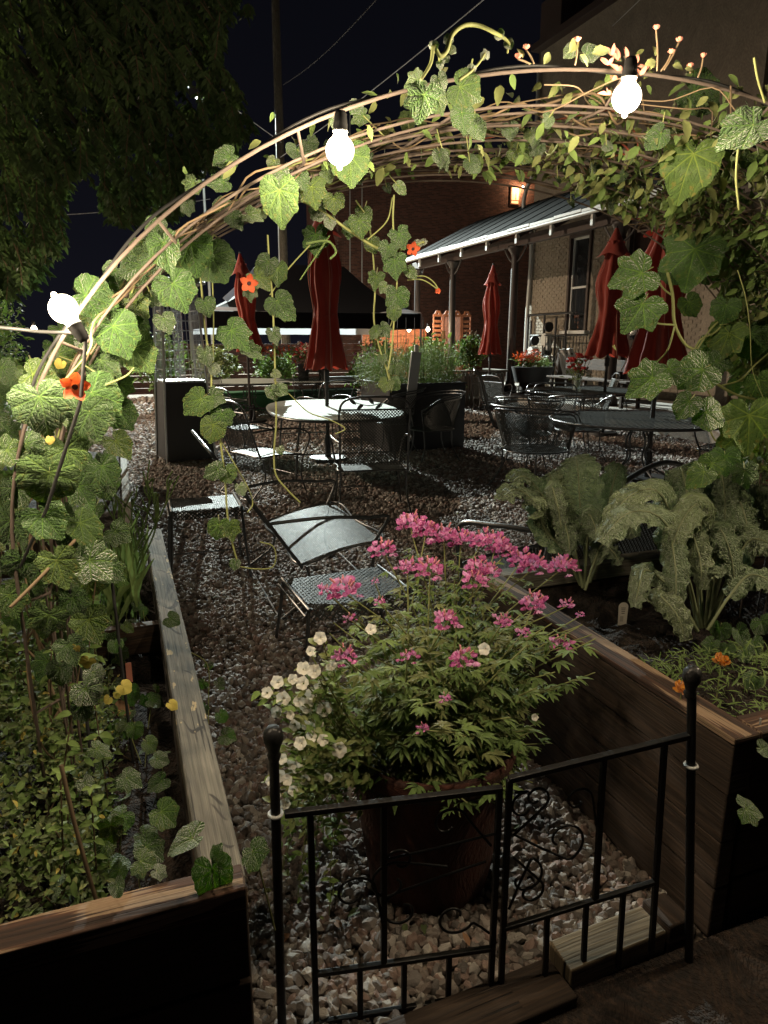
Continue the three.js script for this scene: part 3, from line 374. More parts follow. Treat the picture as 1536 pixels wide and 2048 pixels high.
{
  const t = thing('cleome_plant', 'bushy pink cleome in the terracotta pot behind the gate', 'flowering plant', [POT[0], 0.42, POT[1]]);
  const stems = [], foliage = [[], []]; let nLeaf = 0; const cam = V3(0, EYE, 0);
  const leafBits = [];
  const palm = (p, out, size) => {           // five leaflets on a short stalk
    const g = [], up = V3(rr(-0.2, 0.2), 1, rr(-0.2, 0.2));
    for (let k = -2; k <= 2; k++) { const d = out.clone().applyAxisAngle(V3(0, 1, 0), k * 0.62).add(V3(0, rr(-0.45, 0.05), 0)); g.push(leafXf(leaflet, p.clone(), d, up.clone().add(V3(0, 0, 0)), size * (1 - 0.16 * abs(k)) * rr(0.8, 1.15))); }
    const m = merge(g); if (nLeaf < 295) { nLeaf++; wpart('leaf', m, M.smallLeaf[nLeaf % 3], t); } else leafBits.push(m);
  };
  const anchors = HEADS.map(([px, py, sz]) => { const s = 1.38 + clamp((1330 - py) / 290, -0.3, 1) * 0.42 + (px > 1000 ? (px - 1000) * 0.0011 : 0); return [atS(px, py, s), sz, px, py]; });
  const fill = []; for (let i = 0; i < 34; i++) { const a = rr(-0.3, 3.5); fill.push([v(POT[0] + 0.05 + cos(a) * rr(0.2, 0.36), rr(0.36, 0.56), POT[1] - sin(a) * rr(0.18, 0.3)), 0]); } for (let i = 0; i < 100; i++) { const a = rr(0, 2 * PI), r = Math.sqrt(rnd()), y = rr(0.02, 0.92); fill.push([v(POT[0] + 0.1 + r * cos(a) * lerp(0.26, 0.46, smooth(0, 0.5, y)), 0.42 + y * 0.5 * (1.15 - 0.4 * r), POT[1] + 0.06 + r * sin(a) * lerp(0.24, 0.34, y)), 0]); }
  for (const [h, sz, hpx, hpy] of [...anchors, ...fill]) {
    const b = v(POT[0] + rr(-0.14, 0.14), 0.41, POT[1] + rr(-0.14, 0.12)), mid = b.clone().lerp(h, 0.55); mid.y += 0.06 * h.distanceTo(b); mid.x = lerp(mid.x, b.x, 0.2);
    const pts = spline([b, mid, h], 14); stems.push(sweep(pts, (k) => 0.0034 - 0.0016 * k, 5));
    const n = sz ? 19 : 15;
    for (let i = 0; i < n; i++) { const k = 0.22 + 0.74 * i / n, p = pts[Math.floor(k * 14)].clone(), a = i * 2.4 + rr(0, 0.6), o = V3(cos(a), 0.25, sin(a)), len = rr(0.02, 0.05) * (1.2 - 0.5 * k); const q = p.clone().addScaledVector(o.clone().normalize(), len); palm(q, o, rr(0.026, 0.052) * (sz ? 1.2 - 0.45 * k : 1.1)); }
    if (!sz) continue;
    const R = sz * 0.46 / FOCAL * (h.length() * 0.93), fl = new THREE.Group(); fl.name = 'flower_head'; fl.position.copy(h).sub(t.position); t.add(fl);
    const petals = [[], [], []], buds = [], up = V3(gauss() * 0.3, 1, gauss() * 0.3).normalize();
    const nf = Math.round(6 + R * 330);
    for (let i = 0; i < nf; i++) {
      const a = i * 2.399, el = lerp(1.15, -0.35, i / nf), d = V3(cos(a) * cos(el), sin(el), sin(a) * cos(el)), c = d.clone().multiplyScalar(R * rr(0.45, 0.9)), ps = R * rr(0.34, 0.52);
      if (i < nf * 0.22) { buds.push(leafXf(budGeo, c, d, V3(0.3, 0.4, 1), R * rr(0.34, 0.5))); continue; }
      const base = rr(0, 6); for (let k = 0; k < 4; k++) { const e = d.clone().multiplyScalar(0.45).add(up.clone().multiplyScalar(0.35)).add(V3(cos(base + k * 1.2), sin(base + k * 1.2) * 0.5, sin(base + k * 1.2)).multiplyScalar(0.75)); petals[(i + (k > 2)) % 3].push(leafXf(petal, c, e, d, ps * rr(0.8, 1.1))); }
    }
    petals.forEach((g, k) => g.length && part('petal', merge(g), M.pink[k], fl)); if (buds.length) part('bud', merge(buds), M.pinkBud, fl);
  }
  wpart('stem', merge(stems), M.stem, t);
  for (let k = 0; k < 3; k++) wpart('foliage', merge(leafBits.filter((_, i) => i % 3 === k)), M.smallLeaf[k], t, t, 'stuff');
}
const trumpet = (k) => surf(20, 5, (a, b) => { const th = a * 2 * PI, lob = 1 + 0.085 * cos(5 * th + k) + 0.045 * sin(11 * th + k * 3), r = (0.06 + 0.10 * b + 0.62 * smooth(0.5, 1, b) * b) * lerp(1, lob, b), y = 1.15 * b - 0.22 * smooth(0.75, 1, b) + (0.10 * sin(5 * th + 1 + k) + 0.06 * sin(8 * th + k * 5)) * smooth(0.65, 1, b); return [r * cos(th), y, r * sin(th)]; });
const TRUMPETS = [trumpet(0), trumpet(1.3), trumpet(2.2)];
{
  const t = thing('petunia_plant', 'cream white trailing petunias spilling beside the terracotta pot', 'flowering plant', [0.42, 0, 1.6]);
  const F = [[640, 1276, 30], [622, 1302, 24], [607, 1336, 34], [628, 1342, 34], [662, 1330, 28], [586, 1358, 26], [554, 1364, 32], [604, 1366, 34], [534, 1385, 28], [640, 1372, 30], [620, 1392, 36], [566, 1398, 36], [614, 1412, 36], [648, 1418, 38], [552, 1424, 30], [580, 1430, 24], [634, 1446, 34], [622, 1474, 30], [600, 1486, 34], [678, 1500, 40], [584, 1528, 30], [594, 1536, 28], [560, 1552, 32], [574, 1560, 30], [656, 1555, 24], [540, 1562, 24], [570, 1608, 30], [742, 1258, 26], [968, 1298, 30], [1070, 1435, 18], [598, 1402, 28], [590, 1450, 30], [612, 1450, 26], [646, 1480, 30], [564, 1518, 28], [610, 1560, 28], [586, 1582, 28], [552, 1590, 26]];
  const stems = [], lf = [[], []];
  F.forEach(([px, py, sz], i) => {
    const inBush = px > 730, s = inBush ? 1.36 : py > 1470 ? 1.37 + rr(-0.03, 0.03) : 1.44 + rr(-0.06, 0.06), h = atS(px, py, s), R = sz * 0.54 / FOCAL * h.length() * 0.93, d = V3(-h.x * 0.6 + rr(-0.5, 0.35), rr(0.1, 0.9), 0.8 + rr(-0.3, 0.3)).normalize();
    const g = new THREE.Group(); g.name = 'flower'; g.position.copy(h).addScaledVector(d, -R).sub(t.position); g.quaternion.copy(facing(d, V3(0.2, 0.3, -1))); g.scale.setScalar(R); t.add(g);
    part('trumpet', TRUMPETS[i % 3], M.cream, g); part('throat', new THREE.SphereGeometry(0.07, 6, 5).translate(0, 0.3, 0), M.yellowThroat, g);
    const b = v(POT[0] - 0.2 + rr(-0.02, 0.06), 0.45, POT[1] + rr(-0.12, 0.08)), e = h.clone().addScaledVector(d, -R * 1.0), mid = b.clone().lerp(e, 0.6); mid.y -= 0.02;
    const pts = spline([inBush ? e.clone().add(V3(0.02, -0.25, -0.1)) : b, mid, e], 12); if (!inBush) stems.push(sweep(pts, 0.0018, 4));
    const n = inBush ? 0 : 30; for (let k = 0; k < n; k++) { const q = pts[2 + Math.floor(rnd() * 11)], a = rr(0, 6.3); lf[k % 2].push(leafXf(OVAL[k % 3], q.clone().add(V3(gauss() * 0.014, gauss() * 0.014, gauss() * 0.014)), V3(cos(a), rr(-0.4, 0.7), sin(a)), V3(gauss() * 0.3, 1, 0.4 + gauss() * 0.3), rr(0.016, 0.034))); }
  });
  // trailing skirt down to the stones
  for (let i = 0; i < 26; i++) { const b = v(POT[0] - 0.2, 0.44, POT[1] + rr(-0.1, 0.1)), e = v(POT[0] - rr(0.26, 0.46), rr(0.08, 0.6), POT[1] + rr(-0.16, 0.14)), pts = spline([b, b.clone().lerp(e, 0.5).add(V3(-0.04, 0.06, 0)), e], 12); stems.push(sweep(pts, 0.0016, 4)); for (let k = 0; k < 34; k++) { const q = pts[3 + Math.floor(rnd() * 10)], a = rr(0, 6.3); lf[k % 2].push(leafXf(OVAL[k % 3], q.clone().add(V3(gauss() * 0.02, gauss() * 0.02, gauss() * 0.02)), V3(cos(a), rr(-0.5, 0.6), sin(a)), V3(gauss() * 0.3, 1, 0.4), rr(0.014, 0.032))); } }
  wpart('stem', merge(stems), M.stem, t);
  wpart('foliage', merge(lf[0]), M.smallLeaf[0], t, t, 'stuff'); wpart('foliage', merge(lf[1]), M.smallLeaf[2], t, t, 'stuff');
}
// ================================================================ ARCH OF WIRE HOOPS OVER THE GATE
const ARC = { x: 1.003, s: 1.335, w: 1.24, h: 0.965, y: 1.105, th: -0.139, lean: -0.03, deep: 0.76 };
function onArch(a, d, out = 0) {                       // a: 0 right foot side .. PI left; d: depth behind the front hoop; beyond 0..PI it runs down the legs
  let c = cos(a), q = sin(a), lx, ly;
  if (a < 0) { lx = ARC.w; ly = ARC.y + a * 0.9; } else if (a > PI) { lx = -ARC.w; ly = ARC.y - (a - PI) * 0.9; } else { lx = Math.sign(c) * Math.pow(abs(c), 0.98) * ARC.w; ly = ARC.y + Math.pow(abs(q), 0.98) * ARC.h; }
  const nx = a < 0 ? 1 : a > PI ? -1 : c, ny = a < 0 || a > PI ? 0 : q; lx += nx * out; ly += ny * out;
  return v(ARC.x + lx * cos(ARC.th), ly, ARC.s + lx * sin(ARC.th) + ARC.lean * (ly - 1) + d);
}
{
  const t = thing('garden_arch', 'arched trellis tunnel of brown wire hoops over the gate and path', 'garden arch', [ARC.x, 0, ARC.s]);
  const hoops = 15;
  for (let k = 0; k < hoops; k++) { const d = k === 0 ? 0 : 0.055 + (ARC.deep - 0.055) * (k - 1) / (hoops - 2), pts = []; for (let i = 0; i <= 90; i++) { const a = lerp(-0.75, PI + 0.75, i / 90); const q = onArch(a, d, k === 0 ? 0 : -0.05 + 0.012 * sin(k * 2.7 + i * 0.08)); pts.push(q); } wpart('hoop', sweep(pts, k < 1 ? 0.0038 : 0.0029, 6), M.hoop, t); }
  for (let i = 0; i < 15; i++) { const a = lerp(-0.5, PI + 0.5, (i + 0.5) / 15); wpart('cross_bar', sweep([onArch(a, -0.002, 0.002), onArch(a, 0.06, -0.05), onArch(a + 0.01, ARC.deep, -0.052)], 0.0032, 6), M.hoop, t); }
  for (const [px, y1, y0, d] of [[-0.13, 1.1, 0.45, 0.25], [-0.05, 0.95, 0.42, 0.5]]) wpart('stake', bar(v(px, y0, ARC.s + d), v(px - 0.01, y1, ARC.s + d + 0.02), 0.004, 6), M.black, t);
}
// string lights along the front hoop
const bulbProfile = []; for (let i = 0; i <= 14; i++) { const q = -PI / 2 + i / 14 * (PI / 2 + 0.95); bulbProfile.push(new THREE.Vector2(0.0245 * cos(q) + (i === 0 ? 0 : 0), 0.0245 * sin(q) - 0.004)); } bulbProfile.push(new THREE.Vector2(0.0115, 0.021), new THREE.Vector2(0.0110, 0.027));
const sockProfile = [[0.0, 0.058], [0.008, 0.057], [0.0105, 0.052], [0.0115, 0.040], [0.0125, 0.036], [0.0125, 0.025], [0.0105, 0.023]].map(([a, b]) => new THREE.Vector2(a, b));
const bulbGeo = new THREE.LatheGeometry(bulbProfile, 24), sockGeo = new THREE.LatheGeometry(sockProfile, 16), tipGeo = new THREE.SphereGeometry(0.005, 8, 6).translate(0, -0.031, 0);
function bulb(label, p, up, cd, group, size = 1) {
  const t = thing('string_light', label, 'string light', [p.x, p.y, -p.z], 0, group); t.quaternion.copy(facing(up, V3(0.1, 0.2, 1))); t.scale.setScalar(size);
  part('glass_bulb', merge([bulbGeo.clone(), tipGeo.clone()]), M.bulbGlow, t); part('socket', sockGeo, M.rubber, t); part('collar', new THREE.TorusGeometry(0.0120, 0.0018, 6, 18).rotateX(PI / 2).translate(0, 0.026, 0), M.galv, t);
  if (cd) lampAt(p.clone(), rgb(1, 0.80, 0.54), cd, 1.1);
  return t;
}
const BP = [atS(130, 622, 1.36), atS(680, 296, 1.26), atS(1254, 190, 1.11), onArch(0.42, -0.03, 0.0), atS(-300, 700, 1.30)];
bulb('glowing round bulb at the left end of the arch beside a broad leaf', BP[0], V3(0.55, -1, 0.15), BULB, 'string lights on the arch');
bulb('glowing round bulb on the arch over a veined hanging leaf', BP[1], V3(0.02, 1, 0.05), BULB, 'string lights on the arch');
bulb('glowing round bulb at the top of the arch among pale dried flowers', BP[2], V3(0.02, 1, 0.05), BULB, 'string lights on the arch');
bulb('glowing round bulb on the right shoulder of the arch, past the frame', BP[3], V3(0.02, 1, 0.05), BULB * 1.9, 'string lights on the arch');
bulb('glowing round bulb hanging on the cable left of the arch', BP[4], V3(0.02, 1, 0.05), BULB * 0.75, 'string lights on the arch');
{
  const pts = [atS(-900, 560, 1.5), BP[4].clone().add(V3(0, 0.07, 0)), atS(-140, 640, 1.42), atS(0, 655, 1.45), atS(80, 664, 1.46), BP[0].clone().add(V3(0.03, -0.055, 0))];
  for (let i = 0; i <= 40; i++) { const a = lerp(PI + 0.02, 0.4, i / 40); pts.push(onArch(a, 0.012, 0.006 + 0.006 * sin(i * 1.3))); }
  single('light_cable', sweep(spline(pts, 140), 0.0033, 6), M.cable, 'thin black cable of the string lights running along the front arch hoop', 'cable');
}
// ================================================================ VINES
const RIGHT = v(cos(HEAD), 0, -sin(HEAD)), UPV = V3(0, 1, 0);
const LEAF_TONE = [0, 3, 1, 0, 2, 1, 3];
function toPx(p) { const x = p.x, y = p.y - EYE, s = -p.z, lat = x * cos(HEAD) - s * sin(HEAD), f = x * sin(HEAD) + s * cos(HEAD), zc = f * cos(PITCH) - y * sin(PITCH); return [768 + FOCAL * lat / zc, 1024 - FOCAL * (y * cos(PITCH) + f * sin(PITCH)) / zc]; }
const BPX = [[130, 622], [680, 296], [1254, 190]];
function pxLeaf(t, stems, px, py, size, ang, depth, o = {}) {
  for (const [bx, by] of BPX) { const q = Math.hypot(px - bx, py - by); if (q < 170) { const k = BPX.findIndex((b) => b[0] === bx); depth = max(depth, -BP[k].z + 0.26 - 0.11 * q / 170); } }   // one broad leaf whose middle shows at px, py; size = its height there; ang turns the tip from straight down to the right
  const c = atS(px, py, depth), toCam = V3(0, EYE, 0).sub(c), D = toCam.length(); toCam.normalize();
  const a = (ang + gauss() * 8) * PI / 180, tip = UPV.clone().multiplyScalar(-cos(a)).addScaledVector(RIGHT, sin(a)), u = size / 1.62 / FOCAL * D * 0.95 * (o.k ?? 1);
  const n = toCam.clone().add(V3(gauss() * (o.j ?? 0.32), (o.up ?? 0.25) + gauss() * 0.2, gauss() * 0.2)); tip.addScaledVector(toCam, (o.fwd ?? 0.12) + gauss() * 0.15);
  const p = c.clone().addScaledVector(tip, -0.24 * u);
  const g = size < 42 ? pick(LEAVES_LOW) : pick(LEAVES);
  addLeaf(t, 'leaf', g, o.m ?? M.vineLeaf[pick(LEAF_TONE)], p, tip, n, u, t);
  const e = p.clone().addScaledVector(tip, -u * rr(0.12, 0.3)).addScaledVector(toCam, -rr(0.04, 0.09)).add(V3(gauss() * 0.015, rr(-0.02, 0.02), 0));
  stems.push(sweep(spline([p, p.clone().lerp(e, 0.5).addScaledVector(toCam, 0.008), e], 5), 0.0016, 4));
  return e;
}
function flowerOrange(t, px, py, s, size, m = M.orangeRed) {
  const c = atS(px, py, s), n = V3(0, EYE, 0).sub(c).normalize(), R = size / 2 / FOCAL * c.length() * 0.95, g = new THREE.Group(); g.name = 'flower'; g.position.copy(c).sub(t.position); g.quaternion.copy(facing(n, V3(0.2, 1, 0.1))); g.scale.setScalar(R); t.add(g);
  const q = []; for (let k = 0; k < 5; k++) { const a = k / 5 * 2 * PI + 0.3; q.push(leafXf(petal, V3(0.1 * cos(a), 0, 0.1 * sin(a)), V3(cos(a), 0.22, sin(a)), UPV, 0.95)); }
  part('petal', merge(q), m, g); part('eye', new THREE.SphereGeometry(0.2, 8, 6).scale(1, 0.5, 1).translate(0, 0.08, 0), M.darkEye, g);
}
function tendril(stems, pts, r = 0.0016) { stems.push(sweep(spline(pts, 10 + pts.length * 5), (k) => r * (1 - 0.55 * k), 5)); }
{ // the broad leaves that climb the left leg
  const t = thing('climbing_vine', 'broad-leaved green vine covering the left leg of the arch', 'vine', [-0.2, 0.42, 1.6]), st = [], br = [];
  const A = [[235, 668, 112, 20, 1.5], [185, 596, 96, 70, 1.56], [275, 612, 70, 40, 1.6], [85, 812, 124, 8, 1.42], [78, 752, 80, 70, 1.5], [195, 800, 118, 35, 1.5], [205, 735, 96, 12, 1.58], [183, 838, 100, 12, 1.46], [275, 705, 88, 30, 1.6], [135, 912, 92, 8, 1.46], [60, 898, 80, 40, 1.52], [25, 905, 74, 70, 1.5], [95, 962, 120, -12, 1.43], [165, 985, 92, 20, 1.5], [205, 955, 76, 30, 1.6], [30, 990, 80, -30, 1.5], [95, 1040, 96, 30, 1.45], [20, 1052, 84, -20, 1.5], [170, 1055, 90, 40, 1.55], [118, 1134, 96, 20, 1.43], [190, 1130, 96, 55, 1.47], [225, 1138, 60, 40, 1.5], [40, 1130, 80, -10, 1.5], [95, 1242, 84, -20, 1.46], [183, 1250, 84, 25, 1.45], [140, 1300, 70, 15, 1.42], [22, 1200, 70, 15, 1.5], [60, 1180, 60, -20, 1.55], [150, 1205, 66, 10, 1.55], [238, 1068, 62, 60, 1.6], [238, 890, 70, 40, 1.62], [245, 830, 70, 30, 1.66],
    [175, 1385, 66, 25, 1.36], [190, 1350, 50, 40, 1.38], [165, 1420, 58, 10, 1.36], [120, 1345, 60, -10, 1.45], [172, 1570, 40, 30, 1.34]];
  A.forEach(([x, y, z, a, s], i) => pxLeaf(t, st, x, y, z, a, s, { m: [32, 33, 36, 20].includes(i) ? M.freshLeaf : undefined }));
  for (let i = 0; i < 130; i++) { const y = rr(560, 1330), x = lerp(rr(150, 330), rr(-30, 245), smooth(560, 800, y)); pxLeaf(t, st, x, y, rr(30, 74), rr(-40, 60), rr(1.58, 2.2), { j: 0.5 }); }
  for (let k = 0; k < 6; k++) { const pts = []; for (let i = 0; i <= 8; i++) { const a = lerp(PI + 0.72, PI - 0.25, i / 8); pts.push(onArch(a, 0.06 + k * 0.09 + 0.03 * sin(i * 2 + k), gauss() * 0.04)); } br.push(sweep(spline(pts, 40), rr(0.002, 0.0036), 5)); }
  br.push(sweep(spline([atS(122, 1530, 1.3), atS(150, 1650, 1.28), atS(192, 1800, 1.26)], 10), 0.004, 6), sweep(spline([atS(20, 1215, 1.35), atS(75, 1160, 1.4), atS(150, 1080, 1.5)], 8), 0.0035, 5));
  tendril(st, [atS(130, 760, 1.45), atS(165, 720, 1.44), atS(183, 690, 1.44), atS(182, 665, 1.45)], 0.0022); tendril(st, [atS(212, 770, 1.5), atS(255, 750, 1.48), atS(268, 735, 1.48)], 0.0025);
  flowerOrange(t, 150, 774, 1.38, 40);
  for (const [x, y, z] of [[100, 880, 20], [120, 728, 24], [150, 1298, 22], [175, 1326, 34]]) pxLeaf(t, st, x, y, z, rr(-30, 30), 1.42, { m: M.yellowLeaf });
  wpart('stem', merge(st), M.stem, t); wpart('woody_stem', merge(br), M.brownStem, t);
}
{ // along the front hoop to the top
  const t = thing('climbing_vine', 'green vine with lobed leaves trailing along the upper left of the arch', 'vine', [0.2, 1.2, 1.5]), st = [], woody = [];
  const A = [[560, 398, 106, 4, 1.36, 0], [700, 325, 92, 12, 1.42, 0], [845, 205, 92, -5, 1.26, 1], [452, 316, 64, -70, 1.55, 1], [330, 500, 88, 15, 1.5], [352, 580, 88, 30, 1.52], [305, 520, 70, -40, 1.56], [385, 372, 56, -35, 1.5, 0], [440, 365, 60, -75, 1.56], [385, 500, 92, 12, 1.64], [430, 525, 92, 30, 1.7], [470, 440, 60, 40, 1.62], [505, 432, 56, 70, 1.6], [275, 535, 74, -60, 1.58], [225, 545, 60, -50, 1.62], [330, 645, 60, 20, 1.6], [312, 455, 56, -20, 1.6], [560, 350, 54, -20, 1.5], [600, 355, 60, 30, 1.56], [625, 385, 70, 10, 1.6], [668, 405, 58, 10, 1.7], [632, 480, 70, 0, 1.85], [455, 415, 44, 20, 1.6], [375, 415, 40, 0, 1.6], [710, 215, 40, -40, 1.42], [830, 165, 60, -60, 1.3], [880, 165, 50, 30, 1.32], [878, 205, 60, 20, 1.35], [925, 235, 66, 15, 1.34], [955, 260, 60, 40, 1.36], [930, 180, 70, 60, 1.3], [880, 315, 50, 10, 1.5], [1020, 260, 44, 20, 1.5], [1060, 270, 40, 0, 1.5], [1075, 300, 46, 10, 1.6], [800, 375, 40, 40, 1.6], [1140, 103, 42, -50, 1.3], [1180, 108, 50, 80, 1.3], [728, 430, 54, 5, 1.8], [700, 460, 50, -10, 1.8], [620, 290, 46, 40, 1.7], [655, 352, 40, 20, 1.6], [545, 325, 40, -40, 1.55]];
  for (const [x, y, z, a, s, m] of A) pxLeaf(t, st, x, y, z, a, s, { k: z < 70 ? 0.82 : 1, m: m !== undefined ? M.vineLeaf[m] : undefined });
  for (let i = 0; i < 70; i++) { const a = rr(1.15, 2.75), d = rr(0.05, 0.75), p = onArch(a, d, rr(-0.11, 0.03)), sz = rr(0.016, 0.042); addLeaf(t, 'leaf', pick(LEAVES_LOW), M.vineLeaf[pick(LEAF_TONE)], p, V3(gauss(), -0.8, gauss()), V3(gauss() * 0.4, 0.1, 1), sz, t); st.push(sweep([p, onArch(a + gauss() * 0.02, d, -0.045)], 0.0014, 4)); }
  for (let k = 0; k < 60; k++) { const pts = [], a0 = rr(0.7, 2.6), d0 = rr(0.05, 0.7); for (let i = 0; i <= 9; i++) pts.push(onArch(a0 + i * 0.06, d0 + 0.05 * sin(i * 1.3 + k), gauss() * 0.02 - 0.04)); (k % 3 ? woody : st).push(sweep(spline(pts, 30), rr(0.0012, 0.0024), 5)); }
  // the shoot that rears up over the hoop, and its curled end
  const S = (x, y) => atS(x, y, 1.24); st.push(sweep(spline([S(842, 160), S(862, 125), S(868, 92), S(880, 112), S(892, 104), S(905, 68), S(930, 50), S(960, 52), S(990, 66), S(1010, 78), S(1020, 90)], 60), (k) => 0.0026 + 0.0016 * sin(k * PI) , 6), sweep(spline([S(918, 160), S(945, 140), S(962, 120), S(970, 106)], 14), (k) => 0.0028 * (1 - 0.4 * k), 6));
  for (const [x, y, a] of [[868, 90, 160], [897, 78, 190], [905, 100, 60], [1000, 70, 60], [1018, 88, 20], [970, 110, 190], [944, 138, 100], [880, 130, 10], [890, 118, -30]]) pxLeaf(t, st, x, y, 20, a, 1.24, { m: M.freshLeaf });
  wpart('woody_stem', merge(woody), M.brownStem, t);
  wpart('stem', merge(st), M.stem, t);
}
{ // long orange-brown runner across the opening
  const t = thing('vine_runner', 'long thin vine runner slanting across the arch opening to a curled tip', 'vine', [0.7, 1.4, 1.6]), st = [];
  const S = (x, y) => atS(x, y, 1.75); st.push(sweep(spline([S(590, 395), S(640, 420), S(700, 462), S(755, 496), S(790, 500), S(830, 492), S(848, 484)], 40), 0.0034, 6));
  for (const [x, y, z, a] of [[636, 418, 40, 60], [634, 428, 36, -60], [836, 488, 22, 120], [848, 484, 16, 90], [775, 505, 40, 20], [660, 445, 30, 0]]) pxLeaf(t, st, x, y, z, a, 1.75, { m: M.freshLeaf });
  flowerOrange(t, 826, 498, 1.74, 22); wpart('stem', merge(st), M.stem, t);
  const S2 = (x, y) => atS(x, y, 1.8), w = [sweep(spline([S2(612, 488), S2(645, 482), S2(662, 486), S2(672, 505), S2(660, 518)], 24), 0.0032, 6), sweep(spline([S2(600, 560), S2(630, 515), S2(660, 470)], 10), 0.002, 5)]; wpart('tendril', merge(w), M.grassy, t);
}
function strand(label, path, leaves, depth, extra = [], fl = []) {
  const t = thing('hanging_vine', label, 'vine', [atS(...path[0], depth).x, 1.0, depth], 0, 'vine strands hanging in the arch opening'), st = [];
  st.push(sweep(spline(path.map(([x, y]) => atS(x, y, depth)), 60), 0.0024, 6)); extra.forEach((e) => st.push(sweep(spline(e.map(([x, y]) => atS(x, y, depth + 0.01)), 30), 0.0017, 5)));
  for (const [x, y, z, a, m] of leaves) pxLeaf(t, st, x, y, z, a, depth - 0.01, { m: m ? (m === 'f' ? M.freshLeaf : M.vineLeaf[2]) : undefined, j: 0.4 });
  for (const [x, y, z] of fl) flowerOrange(t, x, y, depth - 0.04, z);
  wpart('stem', merge(st), M.stem, t); return t;
}
strand('leftmost hanging vine strand reaching down beside the dark patio heater', [[400, 540], [405, 600], [410, 660], [422, 735], [424, 800], [440, 880], [450, 960], [456, 1040], [468, 1100], [478, 1133]], [[412, 612, 44, 20], [470, 670, 80, 40], [412, 712, 48, 10], [395, 805, 70, -50], [432, 795, 48, 60], [442, 835, 56, -10], [425, 858, 64, -15, 'y'], [430, 942, 52, -60], [455, 948, 50, 20], [437, 1056, 52, -10], [462, 1060, 52, 10], [482, 978, 36, 10, 'f'], [470, 1128, 28, -10, 'f'], [430, 738, 30, 60]], 1.72, [[[478, 1133], [510, 1138], [545, 1134], [552, 1112], [545, 1092], [520, 1084]], [[424, 540], [427, 640], [425, 735]], [[440, 880], [470, 930], [500, 985], [505, 1010], [495, 1025]]]);
strand('hanging vine strand with an orange flower at its top, left of the red umbrella', [[535, 470], [538, 520], [545, 600], [548, 680], [550, 740], [552, 850], [548, 905], [552, 950], [575, 980], [600, 1005]], [[500, 585, 42, 10], [520, 560, 60, 50], [556, 545, 54, 0], [533, 530, 52, -30], [560, 610, 66, 35], [572, 622, 50, 50], [548, 672, 44, 10], [552, 748, 28, 60], [545, 785, 40, 20], [562, 780, 36, 60], [480, 660, 60, 30], [505, 705, 60, 60], [560, 900, 22, 30, 'f']], 1.78, [[[540, 590], [575, 540], [620, 490]], [[548, 760], [580, 790], [618, 825], [660, 840], [690, 858], [670, 868]]], [[498, 567, 28]]);
strand('hanging vine strand right of the red umbrella with knotted leaves', [[712, 400], [735, 440], [745, 500], [750, 580], [748, 640], [760, 700], [775, 745], [782, 785]], [[752, 560, 44, -10], [745, 490, 40, 20], [768, 660, 40, 40], [750, 665, 34, -40], [790, 735, 36, 40], [772, 770, 40, -20], [788, 768, 34, 40], [765, 718, 26, 10]], 1.8, [[[782, 785], [778, 740], [770, 690], [785, 640]]]);
strand('rightmost hanging vine strand with a dark leaf and a forked tip', [[788, 390], [786, 440], [790, 500], [794, 560], [790, 610], [784, 690], [776, 740]], [[800, 475, 50, 20], [775, 500, 44, -20], [790, 530, 56, 0], [822, 545, 34, 40], [793, 598, 66, 0], [788, 625, 34, 10], [768, 575, 30, -40], [720, 450, 56, 10]], 1.74, [[[800, 540], [822, 552], [850, 553], [868, 565], [880, 584]], [[815, 560], [845, 560], [878, 580]], [[735, 480], [775, 440], [785, 395]]], [[876, 582, 10]]);
